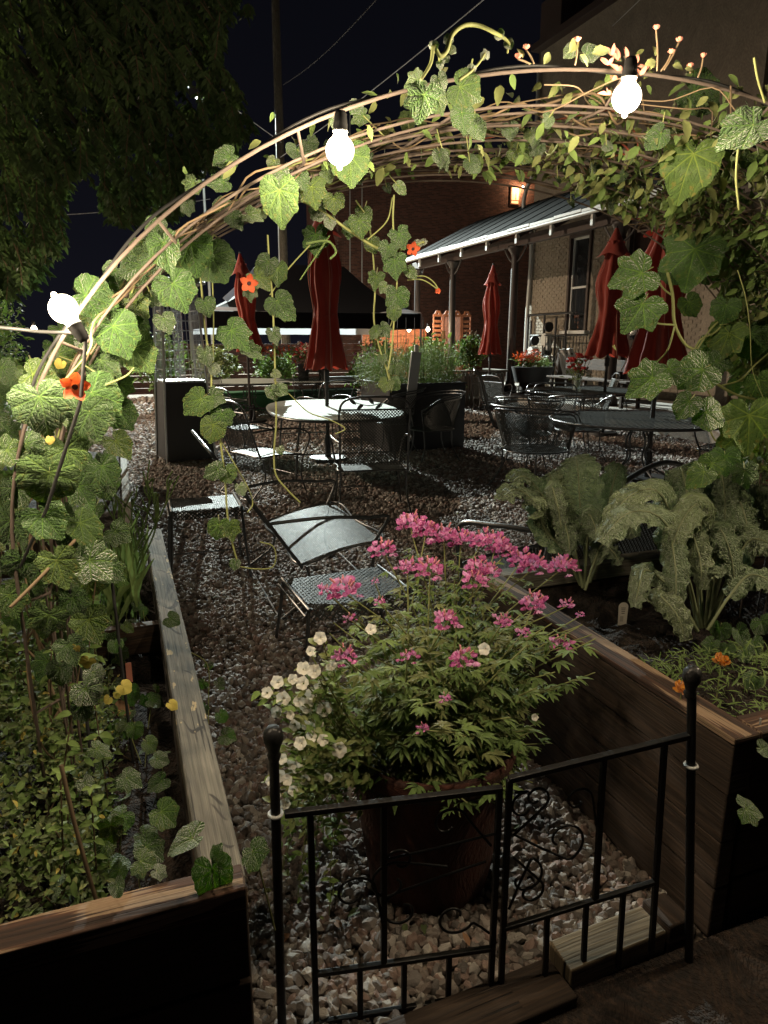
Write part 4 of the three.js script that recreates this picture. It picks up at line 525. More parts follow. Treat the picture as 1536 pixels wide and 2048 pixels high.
{ // big cucumber leaves on the right
  const t = thing('climbing_vine', 'bright green cucumber vine with large pointed leaves on the right of the arch', 'vine', [1.6, 0.6, 1.9]), st = [], S = (x, y, s = 1.72) => atS(x, y, s);
  st.push(sweep(spline([S(1335, 545), S(1345, 590), S(1350, 650), S(1372, 690), S(1390, 702), S(1402, 745), S(1440, 772), S(1480, 792), S(1536, 800), S(1600, 790)], 60), (k) => 0.0048 - 0.001 * k, 7));
  for (const e of [[[1345, 592], [1325, 575], [1312, 550]], [[1350, 650], [1310, 645], [1290, 630]], [[1350, 650], [1335, 700], [1318, 720], [1300, 735]], [[1388, 700], [1400, 680], [1430, 665], [1445, 650]], [[1402, 745], [1420, 790], [1440, 812]], [[1440, 772], [1480, 760], [1510, 730], [1545, 700]], [[1440, 830], [1420, 850], [1430, 880], [1460, 892], [1500, 890]], [[1390, 705], [1420, 660], [1440, 640]]]) st.push(sweep(spline(e.map(([x, y]) => S(x, y)), 20), 0.003, 6));
  const A = [[1384, 520, 128, -6, 1.7], [1268, 552, 104, -60, 1.62], [1276, 622, 104, -35, 1.6], [1292, 765, 100, -55, 1.58], [1340, 745, 60, 30, 1.62], [1392, 748, 96, -50, 1.64], [1372, 812, 70, -25, 1.62], [1420, 830, 70, 60, 1.6], [1498, 850, 128, 5, 1.52], [1480, 880, 100, -5, 1.6], [1452, 680, 90, -10, 1.7], [1430, 700, 76, 10, 1.75], [1350, 420, 80, 5, 2.0], [1420, 470, 80, -10, 1.9], [1378, 330, 130, -14, 1.35], [1445, 300, 90, 70, 1.6], [1440, 350, 80, 60, 1.65], [1400, 190, 84, 60, 1.45], [1490, 260, 100, -65, 1.1], [1450, 620, 60, -5, 1.7], [1470, 550, 80, 40, 2.0], [1500, 480, 90, 10, 2.0], [1350, 540, 70, 60, 1.95], [1405, 540, 60, 30, 1.9], [1450, 920, 60, 10, 1.55], [1490, 950, 60, 20, 1.5], [1440, 725, 60, 70, 1.7], [1500, 680, 80, 10, 1.75], [1520, 770, 60, 30, 1.7], [1400, 950, 66, -50, 1.5], [1420, 935, 60, -20, 1.5], [1510, 330, 60, 10, 1.4], [1380, 610, 50, 30, 1.95]];
  A.forEach(([x, y, z, a, s], i) => pxLeaf(t, st, x, y, z, a, s, { m: i === 8 || i === 9 || i === 10 || i === 12 ? M.vineLeaf[2] : i === 29 || i === 13 ? M.vineLeaf[0] : i < 12 ? M.freshLeaf : undefined, j: 0.25, up: 0.35 }));
  for (let i = 0; i < 30; i++) { const y = rr(380, 960); pxLeaf(t, st, rr(y < 520 ? 1330 : y < 700 ? 1420 : 1470, 1550), y, rr(36, 70), rr(-40, 50), rr(1.95, 2.4), { j: 0.5 }); }
  tendril(st, [S(1475, 540, 1.6), S(1490, 590, 1.6), S(1500, 660, 1.62), S(1505, 740, 1.62), S(1528, 800, 1.6)]); tendril(st, [S(1440, 650, 1.7), S(1470, 645, 1.7), S(1500, 630, 1.7), S(1536, 620, 1.7)]); 
  for (const q of [[[1480, 240], [1478, 280], [1472, 350], [1478, 420]], [[1508, 115], [1516, 160], [1530, 205]]]) st.push(sweep(spline(q.map(([x, y]) => S(x, y, 1.15)), 16), 0.0024, 6));
  st.push(sweep(spline([S(1225, 172 + 520, 1.62), S(1232, 700, 1.62), S(1228, 690, 1.62)], 6), 0.0015, 5));
  wpart('stem', merge(st), M.stem, t);
}
{ // fine-leaved climber over the top right
  const t = thing('climbing_vine', 'fine-leaved woody climber with dry flower heads covering the top right of the arch', 'vine', [1.5, 1.6, 1.6]), st = [], red = [], bulk = [[], [], []]; let n = 0;
  const put = (p, tip, nrm, size, k) => { if (n < 290 && size > 0.027) { n++; addLeaf(t, 'leaf', pick(OVAL), M.smallLeaf[k], p, tip, nrm, size, t); } else bulk[k].push(mat4(p.clone().sub(t.position), facing(tip, nrm), size)); };
  for (let i = 0; i < 11000; i++) {
    const a = 2.5 - Math.pow(rnd(), 0.62) * 2.5, d = Math.pow(rnd(), 0.8) * 0.78, dens = (0.1 + 0.9 * smooth(1.95, 1.0, a)) * smooth(-0.4, 0.35, noise(a * 5, d * 7, 2) + 0.2) * (d < 0.06 ? 0.5 : 1); if (rnd() > dens) continue;
    const p = onArch(a, d, rr(-0.12, 0.06)), sp = toPx(p); if (sp[1] > 345 + max(0, sp[0] - 1060) * 0.42 && sp[0] < 1440) continue; if (Math.hypot(sp[0] - 1030, sp[1] - 392) < 48) continue; put(p, V3(gauss(), -0.55 + gauss() * 0.5, gauss()), V3(gauss() * 0.6, 0.5, 0.9 + gauss() * 0.3), rr(0.018, 0.042), Math.floor(rnd() * 3));
  }
  for (let k = 0; k < 46; k++) { const pts = [], a0 = rr(0.05, 1.5), d0 = rr(0.0, 0.75), dir = rr(-0.06, 0.07); for (let i = 0; i <= 8; i++) pts.push(onArch(a0 + i * dir, d0 + 0.08 * sin(i * 0.9 + k), gauss() * 0.03 - 0.03)); (k % 5 ? st : red).push(sweep(spline(pts, 30), rr(0.0012, 0.0026), 5)); }
  const dry = [], S = (x, y) => atS(x, y, 1.2);
  for (const [x0, y0, x1, y1] of [[1314, 142, 1312, 60], [1328, 140, 1358, 84], [1322, 142, 1342, 108], [1396, 155, 1406, 116], [1380, 146, 1380, 136], [1068, 128, 1052, 100], [1060, 128, 1036, 118], [1150, 130, 1154, 84]]) {
    st.push(sweep(spline([S(x0, y0), S((x0 + x1) / 2 + 2, (y0 + y1) / 2), S(x1, y1)], 8), 0.0017, 5));
    const c = S(x1, y1); for (let k = 0; k < 9; k++) { const a = k * 2.4; dry.push(leafXf(petal, c, V3(cos(a), 0.3 + 0.5 * rnd(), sin(a)), UPV, 0.0085)); }
  }
  for (const [x, y, z, a] of [[1310, 112, 24, 180], [1140, 105, 40, 150], [1185, 108, 44, 110], [1160, 110, 28, 60], [1088, 128, 30, 150], [1290, 130, 34, 110], [1300, 138, 30, 160], [1345, 132, 30, 90], [1370, 138, 26, 90], [1046, 116, 24, 200]]) { const c = S(x, y), A = a * PI / 180; put(c, UPV.clone().multiplyScalar(-cos(A)).addScaledVector(RIGHT, sin(A)), V3(0, 0.3, 1), z / FOCAL * 1.15, 2); }
  wpart('dry_flower_head', merge(dry), M.clothEdge, t);
  const pale = []; for (const [x, y, z] of [[1222, 112, 22], [1236, 120, 26], [1254, 118, 22], [1268, 128, 20], [1215, 130, 18], [1235, 142, 22], [1280, 150, 20], [1225, 160, 18], [1262, 140, 16], [1290, 140, 16], [1268, 165, 20], [1214, 190, 18]]) { const c = atS(x, y, 1.235 + rr(0, 0.03)); for (let k = 0; k < 3; k++) pale.push(leafXf(OVAL[k], c, V3(gauss(), 0.6, gauss() * 0.5), V3(gauss() * 0.5, 0.3, 1), z / FOCAL * 1.3)); } wpart('dry_petal', merge(pale), M.clothEdge, t);
  wpart('stem', merge(st), M.brownStem, t); wpart('red_stem', merge(red), M.redStem, t);
  bulk.forEach((l, k) => instanced('foliage', OVAL[k], M.smallLeaf[k], l, t));
}
// ================================================================ PLANTS IN THE LEFT BED
function shrubLeaves(t, name, m, n, size, place, geo = OVAL) {
  const L = []; for (let i = 0; i < n; i++) { const p = place(); if (!p) continue; L.push(mat4(p.sub(t.position), facing(V3(gauss(), rr(-0.5, 0.6), gauss()), V3(gauss() * 0.5, 1, 0.5 + gauss() * 0.4)), size * rr(0.6, 1.35))); } return instanced(name, geo[Math.floor(rnd() * geo.length)], m, L, t);
}
{
  const t = thing('leafy_shrub', 'low bushy small-leaved herb filling the front left corner bed', 'shrub', [-0.35, 0.42, 1.6]), st = [];
  const place = () => { const x = rr(-1.0, -0.06), s = rr(1.24, 2.3), hgt = 0.56 * smooth(-0.03, -0.32, x + 0.10 * noise(s * 5, 1)) * max(0.2, 0.66 + 0.85 * noise(x * 5.5, s * 5.5, 4)) * smooth(1.12, 1.4, s + x * 0.05); if (hgt < 0.06) return null; const y = 0.42 + hgt * Math.pow(rnd(), 0.5); return v(x + gauss() * 0.02, y, s); };
  shrubLeaves(t, 'foliage', M.bedLeaf, 7500, 0.019, place); shrubLeaves(t, 'foliage', M.smallLeaf[2], 2600, 0.016, place); shrubLeaves(t, 'foliage', M.grassy, 2600, 0.017, place, THIN); shrubLeaves(t, 'foliage', M.smallLeaf[1], 4000, 0.022, place); shrubLeaves(t, 'foliage', M.yellowLeaf, 500, 0.015, place);
  for (let i = 0; i < 80; i++) { const p = place(); if (p) st.push(sweep(spline([v(p.x + gauss() * 0.03, 0.42, -p.z + gauss() * 0.03), p.clone().lerp(v(p.x, 0.42, -p.z), 0.4).add(V3(gauss() * 0.02, 0, 0)), p], 6), 0.0016, 4)); }
  const sprig = []; for (let i = 0; i < 70; i++) { const b = place(); if (!b) continue; const h = rr(0.12, 0.38), e = b.clone().add(V3(gauss() * 0.08, h, gauss() * 0.08)), q = spline([v(b.x, 0.42, -b.z), b, e], 12); st.push(sweep(q, 0.0016, 4)); for (let k = 3; k < 13; k++) for (const sd of [0, 1, 2]) sprig.push(leafXf(OVAL[sd], q[min(12, k)].clone(), V3(cos(k * 2.4 + sd * 2.1), rr(-0.2, 0.5), sin(k * 2.4 + sd * 2.1)), V3(gauss() * 0.3, 1, 0.5), rr(0.016, 0.034))); } wpart('sprig', merge(sprig), M.smallLeaf[0], t, t, 'stuff');
  wpart('stem', merge(st), M.brownStem, t);
}
{
  const t = thing('ground_vine', 'broad dark leaves trailing over the soil beside the grey top board', 'plant', [-0.06, 0.42, 1.8]), st = [];
  for (let i = 0; i < 90; i++) { const s = rr(1.25, 3.6), x = rr(-0.24, 0.03), y = 0.45 + rr(0, 0.1), u = rr(0.025, 0.05), p = v(x, y, s); addLeaf(t, 'leaf', pick(LEAVES_LOW), pick([M.vineLeaf[1], M.vineLeaf[0], M.vineLeaf[1], i % 9 ? M.vineLeaf[1] : M.dryLeaf]), p, V3(gauss(), -0.3, gauss()), V3(gauss() * 0.5, 1, 0.4), u, t); st.push(sweep([p, v(x + gauss() * 0.03, 0.43, s + gauss() * 0.03)], 0.0014, 4)); }
  for (const [x, y, z, a, s] of [[300, 1700, 64, 60, 1.25], [290, 1725, 54, 80, 1.22], [222, 1660, 66, 0, 1.25], [330, 1630, 66, 40, 1.28], [270, 1460, 44, 0, 1.5], [200, 1500, 50, 60, 1.4], [260, 1560, 50, 60, 1.35], [345, 1240, 40, 60, 1.9], [255, 1255, 30, 40, 2.2], [300, 1490, 40, 40, 1.5], [320, 1520, 40, 60, 1.45]]) pxLeaf(t, st, x, y, z, a, s, { up: 0.8 });
  for (const [x, y, z, a] of [[372, 1682, 92, -60], [427, 1752, 100, 0], [510, 1712, 74, 30], [235, 1775, 40, 30], [436, 1712, 50, 170], [320, 1745, 40, 60]]) pxLeaf(t, st, x, y, z, a, 1.09, { m: M.freshLeaf, up: 3.2, j: 0.15 });
  const pe = [sweep(spline([atS(518, 1735, 1.1), atS(535, 1800, 1.12), atS(550, 1860, 1.14)], 8), 0.0018, 5)]; st.push(...pe);
  for (const [x, y, z] of [[250, 1375, 34], [215, 1400, 24], [235, 1390, 20], [345, 1410, 30], [240, 1735, 26]]) pxLeaf(t, st, x, y, z, rr(-60, 60), 1.6, { m: pick([M.yellowLeaf, M.dryLeaf]), up: 0.6 });
  wpart('stem', merge(st), M.stem, t);
}
{
  const t = thing('seedling_vine', 'small bright green vine climbing in the gravel beside the grey board', 'plant', [0.22, 0, 2.1]), st = [];
  for (const [x, y, z, a, s] of [[418, 1332, 24, 20, 2.3], [405, 1370, 28, -30, 2.2], [440, 1368, 30, 40, 2.2], [408, 1418, 30, -20, 2.1], [444, 1434, 36, 30, 2.0], [455, 1474, 42, 60, 1.95]]) pxLeaf(t, st, x, y, z, a, s, { m: M.freshLeaf, up: 0.6 });
  st.push(sweep(spline([atS(372, 1300, 2.3), atS(412, 1325, 2.3), atS(417, 1400, 2.15), atS(416, 1480, 2.0), atS(418, 1540, 1.9)], 20), 0.0018, 5)); wpart('stem', merge(st), M.stem, t);
}
{
  const t = thing('mustard_plant', 'grassy plant with long seed pods leaning over the end of the grey board', 'plant', [-0.05, 0.42, 3.1]), st = [], bl = [], bud = [];
  for (const q of [[[235, 1290], [240, 1200], [262, 1120], [292, 1040], [306, 960]], [[240, 1280], [255, 1190], [290, 1090], [330, 1010], [340, 962]], [[230, 1270], [236, 1160], [232, 1080], [225, 1000]], [[245, 1260], [262, 1150], [262, 1060], [265, 1000]], [[238, 1250], [280, 1130], [310, 1060], [316, 990]], [[232, 1240], [238, 1140], [246, 1070], [250, 1010]]]) { const pts = spline(q.map(([x, y]) => atS(x, y, 3.0)), 24); st.push(sweep(pts, (k) => 0.006 - 0.0035 * k, 5)); bud.push(new THREE.SphereGeometry(0.008, 6, 5).translate(pts[24].x, pts[24].y, pts[24].z)); for (let k = 0; k < 7; k++) { const p = pts[8 + Math.floor(rnd() * 15)]; st.push(sweep(spline([p, p.clone().add(V3(gauss() * 0.03, 0.05, 0)), p.clone().add(V3(gauss() * 0.06, rr(0.08, 0.16), 0))], 6), 0.003, 4)); } }
  const blade = lance(1, 0.09, 5, 0.5, 0.3); for (let i = 0; i < 150; i++) { const b = v(rr(-0.32, 0.02), 0.42 + rr(0, 0.1), rr(2.75, 3.4)), L = rr(0.12, 0.32); bl.push(leafXf(blade, b, V3(gauss() * 0.5, 1, gauss() * 0.5), V3(gauss(), 0.3, 1), L)); }
  wpart('stem', merge(st), M.grassy, t); wpart('blade', merge(bl), M.grassy, t, t, 'stuff'); wpart('bud', merge(bud), M.bedLeaf, t);
}
{ // plant marker, pale
  const t = thing('plant_marker', 'small pale rounded plant marker stuck in the left bed soil', 'plant label', [0, 0.42, 2.2]); const c = atS(258, 1345, 1.95); wpart('tag', box(0.016, 0.06, 0.002, c.x, c.y, c.z, 0.001), M.clothEdge, t);
}
// ================================================================ RIGHT BED: KALE, MARIGOLDS, MARKER
let kaleCount = 0;
function kaleLeaf(t, base, apex, tipP, wid, o = {}) {   // a long blistered strap: stalk up to the apex, then hanging to the tip
  const out = tipP.clone().sub(base).setY(0).normalize(), toCam = V3(0, EYE, 0).sub(apex).normalize(), lift = base.clone().lerp(apex, 0.5).add(V3(0, 0.10 * apex.distanceTo(base), 0));
  const C = new THREE.CatmullRomCurve3([base, lift, apex, apex.clone().lerp(tipP, 0.55).add(V3(0, 0.22 * apex.distanceTo(tipP), 0)).lerp(tipP, 0.15), tipP], false, 'centripetal'), stalk = o.stalk ?? 0.24, ph = rr(0, 9), roll = 0.72 * (o.roll ?? rr(0.5, 1.0)); wid *= 1.12; const tw = o.turn ?? gauss() * 0.35;
  const pts = C.getPoints(48), nv = 72, nu = 20;
  const frame = (k) => { const f = clamp(k) * 47.99, i = Math.floor(f), p = pts[i].clone().lerp(pts[i + 1], f - i), T = pts[min(48, i + 1)].clone().sub(pts[max(0, i - 1)]).normalize(); let n = UPV.clone().multiplyScalar(0.55).addScaledVector(toCam, 0.85).addScaledVector(out, 0.15); n.addScaledVector(T, -n.dot(T)).normalize(); n.applyAxisAngle(T, tw); return [p, n, V3(0, 0, 0).crossVectors(T, n)]; };
  const g = surf(nu, nv, (a, b) => {
    const k = stalk + (1 - stalk) * b, [p, n, s] = frame(k), x = (a - 0.5) * 2, w = wid * 0.5 * Math.pow(sin(PI * (0.05 + 0.89 * Math.pow(b, 0.75))), 0.5) * (1 + 0.09 * sin(b * 46 + ph + x * 2) * smooth(0.6, 1, abs(x))), wave = smooth(0.5, 1, abs(x)) * 0.011 * sin(b * 40 + ph + (x > 0 ? 2 : 0));
    const puck = (0.008 * noise(x * 3.4 + ph, b * 17, ph) + 0.003 * noise(x * 8, b * 40 + ph, 2)) * smooth(0.0, 0.25, abs(x)), ang = roll * abs(x) + 1e-4, lat = w * Math.sign(x) * sin(ang) / roll, dn = -w * (1 - cos(ang)) / roll;
    return [p.x + s.x * lat + n.x * (dn + puck + wave), p.y + s.y * lat + n.y * (dn + puck + wave), p.z + s.z * lat + n.z * (dn + puck + wave)];
  }, (a, b) => [a, b * 3.2]);
  const lf = wpart('leaf', g, M.kaleTones[(kaleCount++) % 3], t);
  const sp = []; for (let i = 0; i <= 14; i++) { const [p, n] = frame(i / 15); sp.push(p.addScaledVector(n, 0.001)); }
  part('stalk', sweep(sp, (k) => 0.0060 - 0.0042 * k, 6), M.kaleStem, lf).position.copy(t.position).negate();
}
{
  const t = thing('kale_plant', 'upright kale plant with a tall broad leaf in front of the mesh bench', 'kale', [1.8, 0.5, 2.3]), B = v(1.82, 0.50, 2.2), S = (x, y, s) => atS(x, y, s);
  const K = (b, a, tp, s, w, o) => kaleLeaf(t, S(b[0], b[1], s), S(a[0], a[1], s), S(tp[0], tp[1], s - (o?.fw ?? 0.08)), w, o);
  K([1172, 1165], [1160, 1010], [1150, 912], 2.3, 0.165, { roll: 0.35, turn: 0, fw: -0.03, stalk: 0.2 }); K([1178, 1165], [1215, 1010], [1243, 928], 2.36, 0.10, { roll: 0.4, turn: 0.2, fw: -0.05, stalk: 0.25 }); K([1165, 1160], [1105, 985], [1098, 945], 2.38, 0.10, { roll: 0.4, fw: 0 });
  K([1160, 1165], [1065, 1000], [1000, 1000], 2.16, 0.11, { roll: 0.6, turn: 0.3 }); K([1165, 1160], [1080, 985], [1022, 965], 2.28, 0.12, { roll: 0.6, turn: 0.3 }); K([1160, 1170], [1090, 1060], [1060, 1010], 2.12, 0.10, { turn: 0.5 });
  K([1165, 1170], [1105, 975], [1125, 1095], 2.12, 0.065, { roll: 0.9, turn: 0.1 }); K([1168, 1175], [1178, 1030], [1195, 1080], 2.08, 0.085, { roll: 0.6, turn: 0 }); K([1180, 1165], [1240, 1040], [1270, 1075], 2.14, 0.09); K([1170, 1180], [1205, 1090], [1240, 1130], 2.06, 0.07); K([1165, 1175], [1130, 1050], [1140, 1110], 2.06, 0.07);
}
{
  const t = thing('kale_plant', 'large drooping kale plant with blistered strap leaves at the right edge', 'kale', [2.0, 0.5, 1.9]), S = (x, y, s) => atS(x, y, s);
  const K = (b, a, tp, s, w, o) => kaleLeaf(t, S(b[0], b[1], s), S(a[0], a[1], s), S(tp[0], tp[1], s - (o?.fw ?? 0.1)), w, o);
  K([1395, 1250], [1318, 985], [1208, 1062], 1.84, 0.10, { turn: 0.1 }); K([1395, 1255], [1325, 1040], [1200, 1085], 1.74, 0.11, { turn: 0.15, roll: 0.8 }); K([1400, 1250], [1362, 935], [1378, 1060], 1.9, 0.11, { roll: 0.9, turn: 0 }); K([1405, 1250], [1395, 1010], [1335, 1120], 1.78, 0.10, { roll: 0.9 });
  K([1410, 1250], [1440, 935], [1450, 1060], 1.9, 0.11, { roll: 0.9, turn: 0 }); K([1415, 1250], [1475, 1000], [1500, 1110], 1.82, 0.11, { roll: 0.9, turn: -0.2 }); K([1415, 1250], [1518, 935], [1512, 1070], 1.92, 0.12, { roll: 0.8 }); K([1420, 1250], [1560, 985], [1590, 1080], 1.84, 0.12);
  K([1400, 1255], [1345, 1085], [1352, 1215], 1.7, 0.085, { roll: 1.0 }); K([1405, 1255], [1385, 1070], [1405, 1180], 1.72, 0.08, { roll: 1.0 }); K([1415, 1255], [1500, 1080], [1560, 1110], 1.7, 0.10); K([1415, 1260], [1500, 1150], [1560, 1190], 1.62, 0.085); K([1395, 1262], [1320, 1190], [1372, 1282], 1.62, 0.075, { turn: 0.3 }); K([1395, 1260], [1290, 1140], [1270, 1215], 1.7, 0.07); K([1410, 1255], [1440, 1060], [1470, 1170], 1.74, 0.09, { roll: 0.9 });
  const c = S(1432, 1142, 1.6), q = []; for (let k = 0; k < 14; k++) { const a = k * 2.4, b = vineLeaf(k + 40, 4, 26); q.push(leafXf(b, c.clone().add(V3(gauss() * 0.014, gauss() * 0.010, gauss() * 0.012)), V3(cos(a), 0.3 * sin(k), sin(a)), V3(gauss(), 0.6, 1), 0.024)); } wpart('curled_leaf', merge(q), M.kale, t);
  K([1410, 1250], [1478, 945], [1492, 1010], 1.96, 0.09, { roll: 0.6, stalk: 0.3 }); K([1400, 1250], [1400, 950], [1412, 1000], 1.98, 0.09, { roll: 0.6, stalk: 0.3 });
}
{
  const t = thing('marigold_plant', 'ferny marigold plant with two orange blooms at the corner of the right bed', 'flowering plant', [1.55, 0.5, 1.4]), lf = [[], []], st = [];
  const frond = lance(1, 0.16, 3, 0.4, 0.2);
  for (let i = 0; i < 950; i++) { const x = rr(1.42, 2.0), s = rr(1.26, 1.66), h = 0.13 * (1 - Math.pow(abs(x - 1.68) / 0.36, 2)) * (1 - Math.pow(abs(s - 1.46) / 0.26, 2)); if (h < 0) continue; const p = v(x, 0.5 + h * rr(0.2, 1), s); lf[i % 2].push(leafXf(frond, p, V3(gauss(), 0.5, gauss()), V3(gauss() * 0.4, 1, 0.5), rr(0.02, 0.045))); }
  wpart('foliage', merge(lf[0]), M.smallLeaf[1], t, t, 'stuff'); wpart('foliage', merge(lf[1]), M.smallLeaf[0], t, t, 'stuff');
  for (const [px, py, z, s] of [[1442, 1326, 36, 1.44], [1363, 1382, 38, 1.33]]) {
    const c = atS(px, py, s), R = z / 2 / FOCAL * c.length() * 0.95, q = []; for (let k = 0; k < 46; k++) { const el = rr(-0.2, 1.4), a = k * 2.4; q.push(leafXf(petal, c, V3(cos(a) * cos(el), sin(el), sin(a) * cos(el)), V3(0.1, 0.8, 0.5), R * rr(0.8, 1.1))); } wpart('bloom', merge(q), M.orange, t); st.push(sweep([v(c.x, 0.5, -c.z), c], 0.002, 5));
  }
  wpart('stem', merge(st), M.stem, t);
}
{
  const t = thing('low_plant', 'round-leaved pale green plant behind the marigolds in the right bed', 'plant', [1.8, 0.5, 1.6]), st = [];
  for (const [x, y, z, a, s] of [[1440, 1262, 50, 0, 1.62], [1480, 1270, 54, 30, 1.6], [1510, 1290, 46, 20, 1.55], [1420, 1290, 40, -30, 1.58], [1455, 1300, 40, 10, 1.52], [1525, 1250, 50, 20, 1.6], [1490, 1310, 40, 30, 1.5], [1520, 1510, 44, 60, 1.25], [1505, 1360, 40, -40, 1.4]]) pxLeaf(t, st, x, y, z, a, s, { up: 0.8, m: M.vineLeaf[1] });
  wpart('stem', merge(st), M.stem, t);
  const u = thing('front_vine', 'two green leaves in front of the shade-darkened board at the right edge', 'plant', [1.5, 0.2, 1.05]), s2 = []; for (const [x, y, z, a] of [[1500, 1620, 60, 70], [1530, 1500, 44, 60]]) pxLeaf(u, s2, x, y, z, a, 1.05, { up: 1.4, m: M.vineLeaf[0] }); wpart('stem', merge(s2), M.stem, u);
}
{
  const c = atS(1247, 1212, 2.0), t = thing('plant_tag', 'white plastic plant tag with small print standing in the dark soil by the kale', 'plant label', [c.x, 0.5, -c.z], -0.35);
  const cv = document.createElement('canvas'); cv.width = 128; cv.height = 192; const x = cv.getContext('2d'); x.fillStyle = '#e9e2d6'; x.fillRect(0, 0, 128, 192); x.fillStyle = '#5a5348'; x.textAlign = 'center'; for (let i = 0; i < 4; i++) x.fillRect(34 + i * 3, 44 + i * 15, 60 - i * 6, 5); for (let i = 0; i < 5; i++) x.fillRect(30, 118 + i * 9, 44, 3);
  const ct = new THREE.CanvasTexture(cv); ct.colorSpace = THREE.SRGBColorSpace; const sh = new THREE.Shape(); sh.moveTo(-0.016, -0.05); sh.lineTo(0.016, -0.05); sh.lineTo(0.018, 0.02); sh.absarc(0, 0.024, 0.018, 0, PI); sh.lineTo(-0.018, 0.02);
  const g = new THREE.ExtrudeGeometry(sh, { depth: 0.0015, bevelEnabled: false, curveSegments: 10 }), P = g.attributes.position, U = []; for (let i = 0; i < P.count; i++) U.push((P.getX(i) + 0.018) / 0.036, (P.getY(i) + 0.05) / 0.092); g.setAttribute('uv', new THREE.Float32BufferAttribute(U, 2)); g.translate(0, 0.05, 0);
  part('tag', g, std({ map: ct, roughness: 0.6 }), t);
}
// ================================================================ IRON PATIO FURNITURE
const loop = (pts, r, seg = 6, n = 60) => sweep(new THREE.CatmullRomCurve3(pts, true, 'centripetal').getPoints(n).slice(0, -1), r, seg, true);
const turnTo = (fx, fs) => Math.atan2(fx, -fs);
function leafScroll(t, w, y, z) {                        // little cast leaves on a curling stalk
  const g = []; g.push(sweep(spline([V3(-w * 0.4, y, z), V3(-w * 0.15, y + 0.03, z), V3(0.05, y + 0.01, z), V3(w * 0.38, y + 0.045, z)], 24), 0.004, 5));
  for (const [x, a] of [[-0.3, 0.8], [-0.12, -0.5], [0.02, 0.9], [0.18, -0.6], [0.3, 0.7]]) g.push(leafXf(OVAL[0], V3(x * w, y + 0.02, z), V3(cos(a), sin(a), 0), V3(0, 0.2, 1), 0.075));
  part('leaf_scroll', merge(g), M.chair, t);
}
function frameChair(t, { w = 0.56, d = 0.52, h = 0.42, bh = 1.0, lean = 0.2, pitch = 0.024, mr = 0.0032, arms = true, back = true, scrolls = true, tilt = 0 }) {
  const z0 = -d / 2, z1 = d / 2, seatY = (k) => h + tilt * k - 0.03 * Math.pow(k, 3) + 0.012 * sin(k * PI);
  part('seat', lattice(w - 0.03, d, pitch, mr, (x, y) => V3(x - w / 2 + 0.015, seatY(y / d), z0 + y)), M.chairMesh, t);
  part('seat_frame', loop([V3(-w / 2, h, z0), V3(0, h, z0), V3(w / 2, h, z0), V3(w / 2, h + 0.005 + tilt / 2, 0), V3(w / 2, h - 0.02 + tilt, z1), V3(0, h - 0.03 + tilt, z1), V3(-w / 2, h - 0.02 + tilt, z1), V3(-w / 2, h + 0.005 + tilt / 2, 0)], 0.008), M.chair, t);
  const bz = (y) => z0 - lean * (y - h) / (bh - h);
  if (back) {
    part('backrest', lattice(w - 0.05, bh - h - 0.16, pitch, mr, (x, y) => V3(x - w / 2 + 0.025, h + 0.05 + y, bz(h + 0.05 + y))), M.chairMesh, t);
    const f = [V3(-w / 2, h - 0.02, z0), V3(-w / 2, lerp(h, bh, 0.5), bz(lerp(h, bh, 0.5))), V3(-w / 2, bh - 0.1, bz(bh - 0.1)), V3(-w / 2 + 0.05, bh - 0.03, bz(bh - 0.03)), V3(0, bh, bz(bh)), V3(w / 2 - 0.05, bh - 0.03, bz(bh - 0.03)), V3(w / 2, bh - 0.1, bz(bh - 0.1)), V3(w / 2, lerp(h, bh, 0.5), bz(lerp(h, bh, 0.5))), V3(w / 2, h - 0.02, z0)];
    part('back_frame', merge([sweep(spline(f, 50), 0.010, 7), bar(V3(-w / 2, bh - 0.11, bz(bh - 0.11)), V3(w / 2, bh - 0.11, bz(bh - 0.11)), 0.008)]), M.chair, t);
    if (scrolls) leafScroll(t, w * 0.9, bh - 0.085, bz(bh - 0.07));
  }
  for (const s of [-1, 1]) {
    if (arms) { part('arm', sweep(spline([V3(s * w / 2, h + 0.25, bz(h + 0.25)), V3(s * (w / 2 + 0.05), h + 0.27, z0 + 0.12), V3(s * (w / 2 + 0.05), h + 0.25, z1 - 0.1), V3(s * (w / 2 + 0.04), h + 0.18 + tilt / 2, z1 + 0.02), V3(s * (w / 2 + 0.01), h + 0.02 + tilt, z1 - 0.02), V3(s * w / 2, h - 0.03 + tilt, z1 - 0.05)], 40), 0.010, 7), M.chair, t); }
    part('leg', sweep(spline([V3(s * (w / 2 - 0.01), h - 0.02 + tilt, z1 - 0.03), V3(s * w / 2, h * 0.5, z1 - 0.07), V3(s * (w / 2 + 0.02), 0.012, z1 - 0.02)], 14), 0.009, 6), M.chair, t);
    part('leg', sweep(spline([V3(s * (w / 2 - 0.01), h - 0.02, z0 + 0.03), V3(s * w / 2, h * 0.5, z0 + 0.04), V3(s * (w / 2 + 0.02), 0.012, z0 - 0.14)], 14), 0.009, 6), M.chair, t);
    part('runner', sweep([V3(s * (w / 2 + 0.02), 0.012, z1 + 0.0), V3(s * (w / 2 + 0.02), 0.012, z0 - 0.16)], 0.008, 6), M.chair, t);
  }
  part('stretcher', merge([bar(V3(-w / 2, h * 0.45, z1 - 0.06), V3(w / 2, h * 0.45, z1 - 0.06), 0.006), bar(V3(-w / 2 - 0.02, 0.02, z0 - 0.14), V3(w / 2 + 0.02, 0.02, z0 - 0.14), 0.007)]), M.chair, t);
  return t;
}
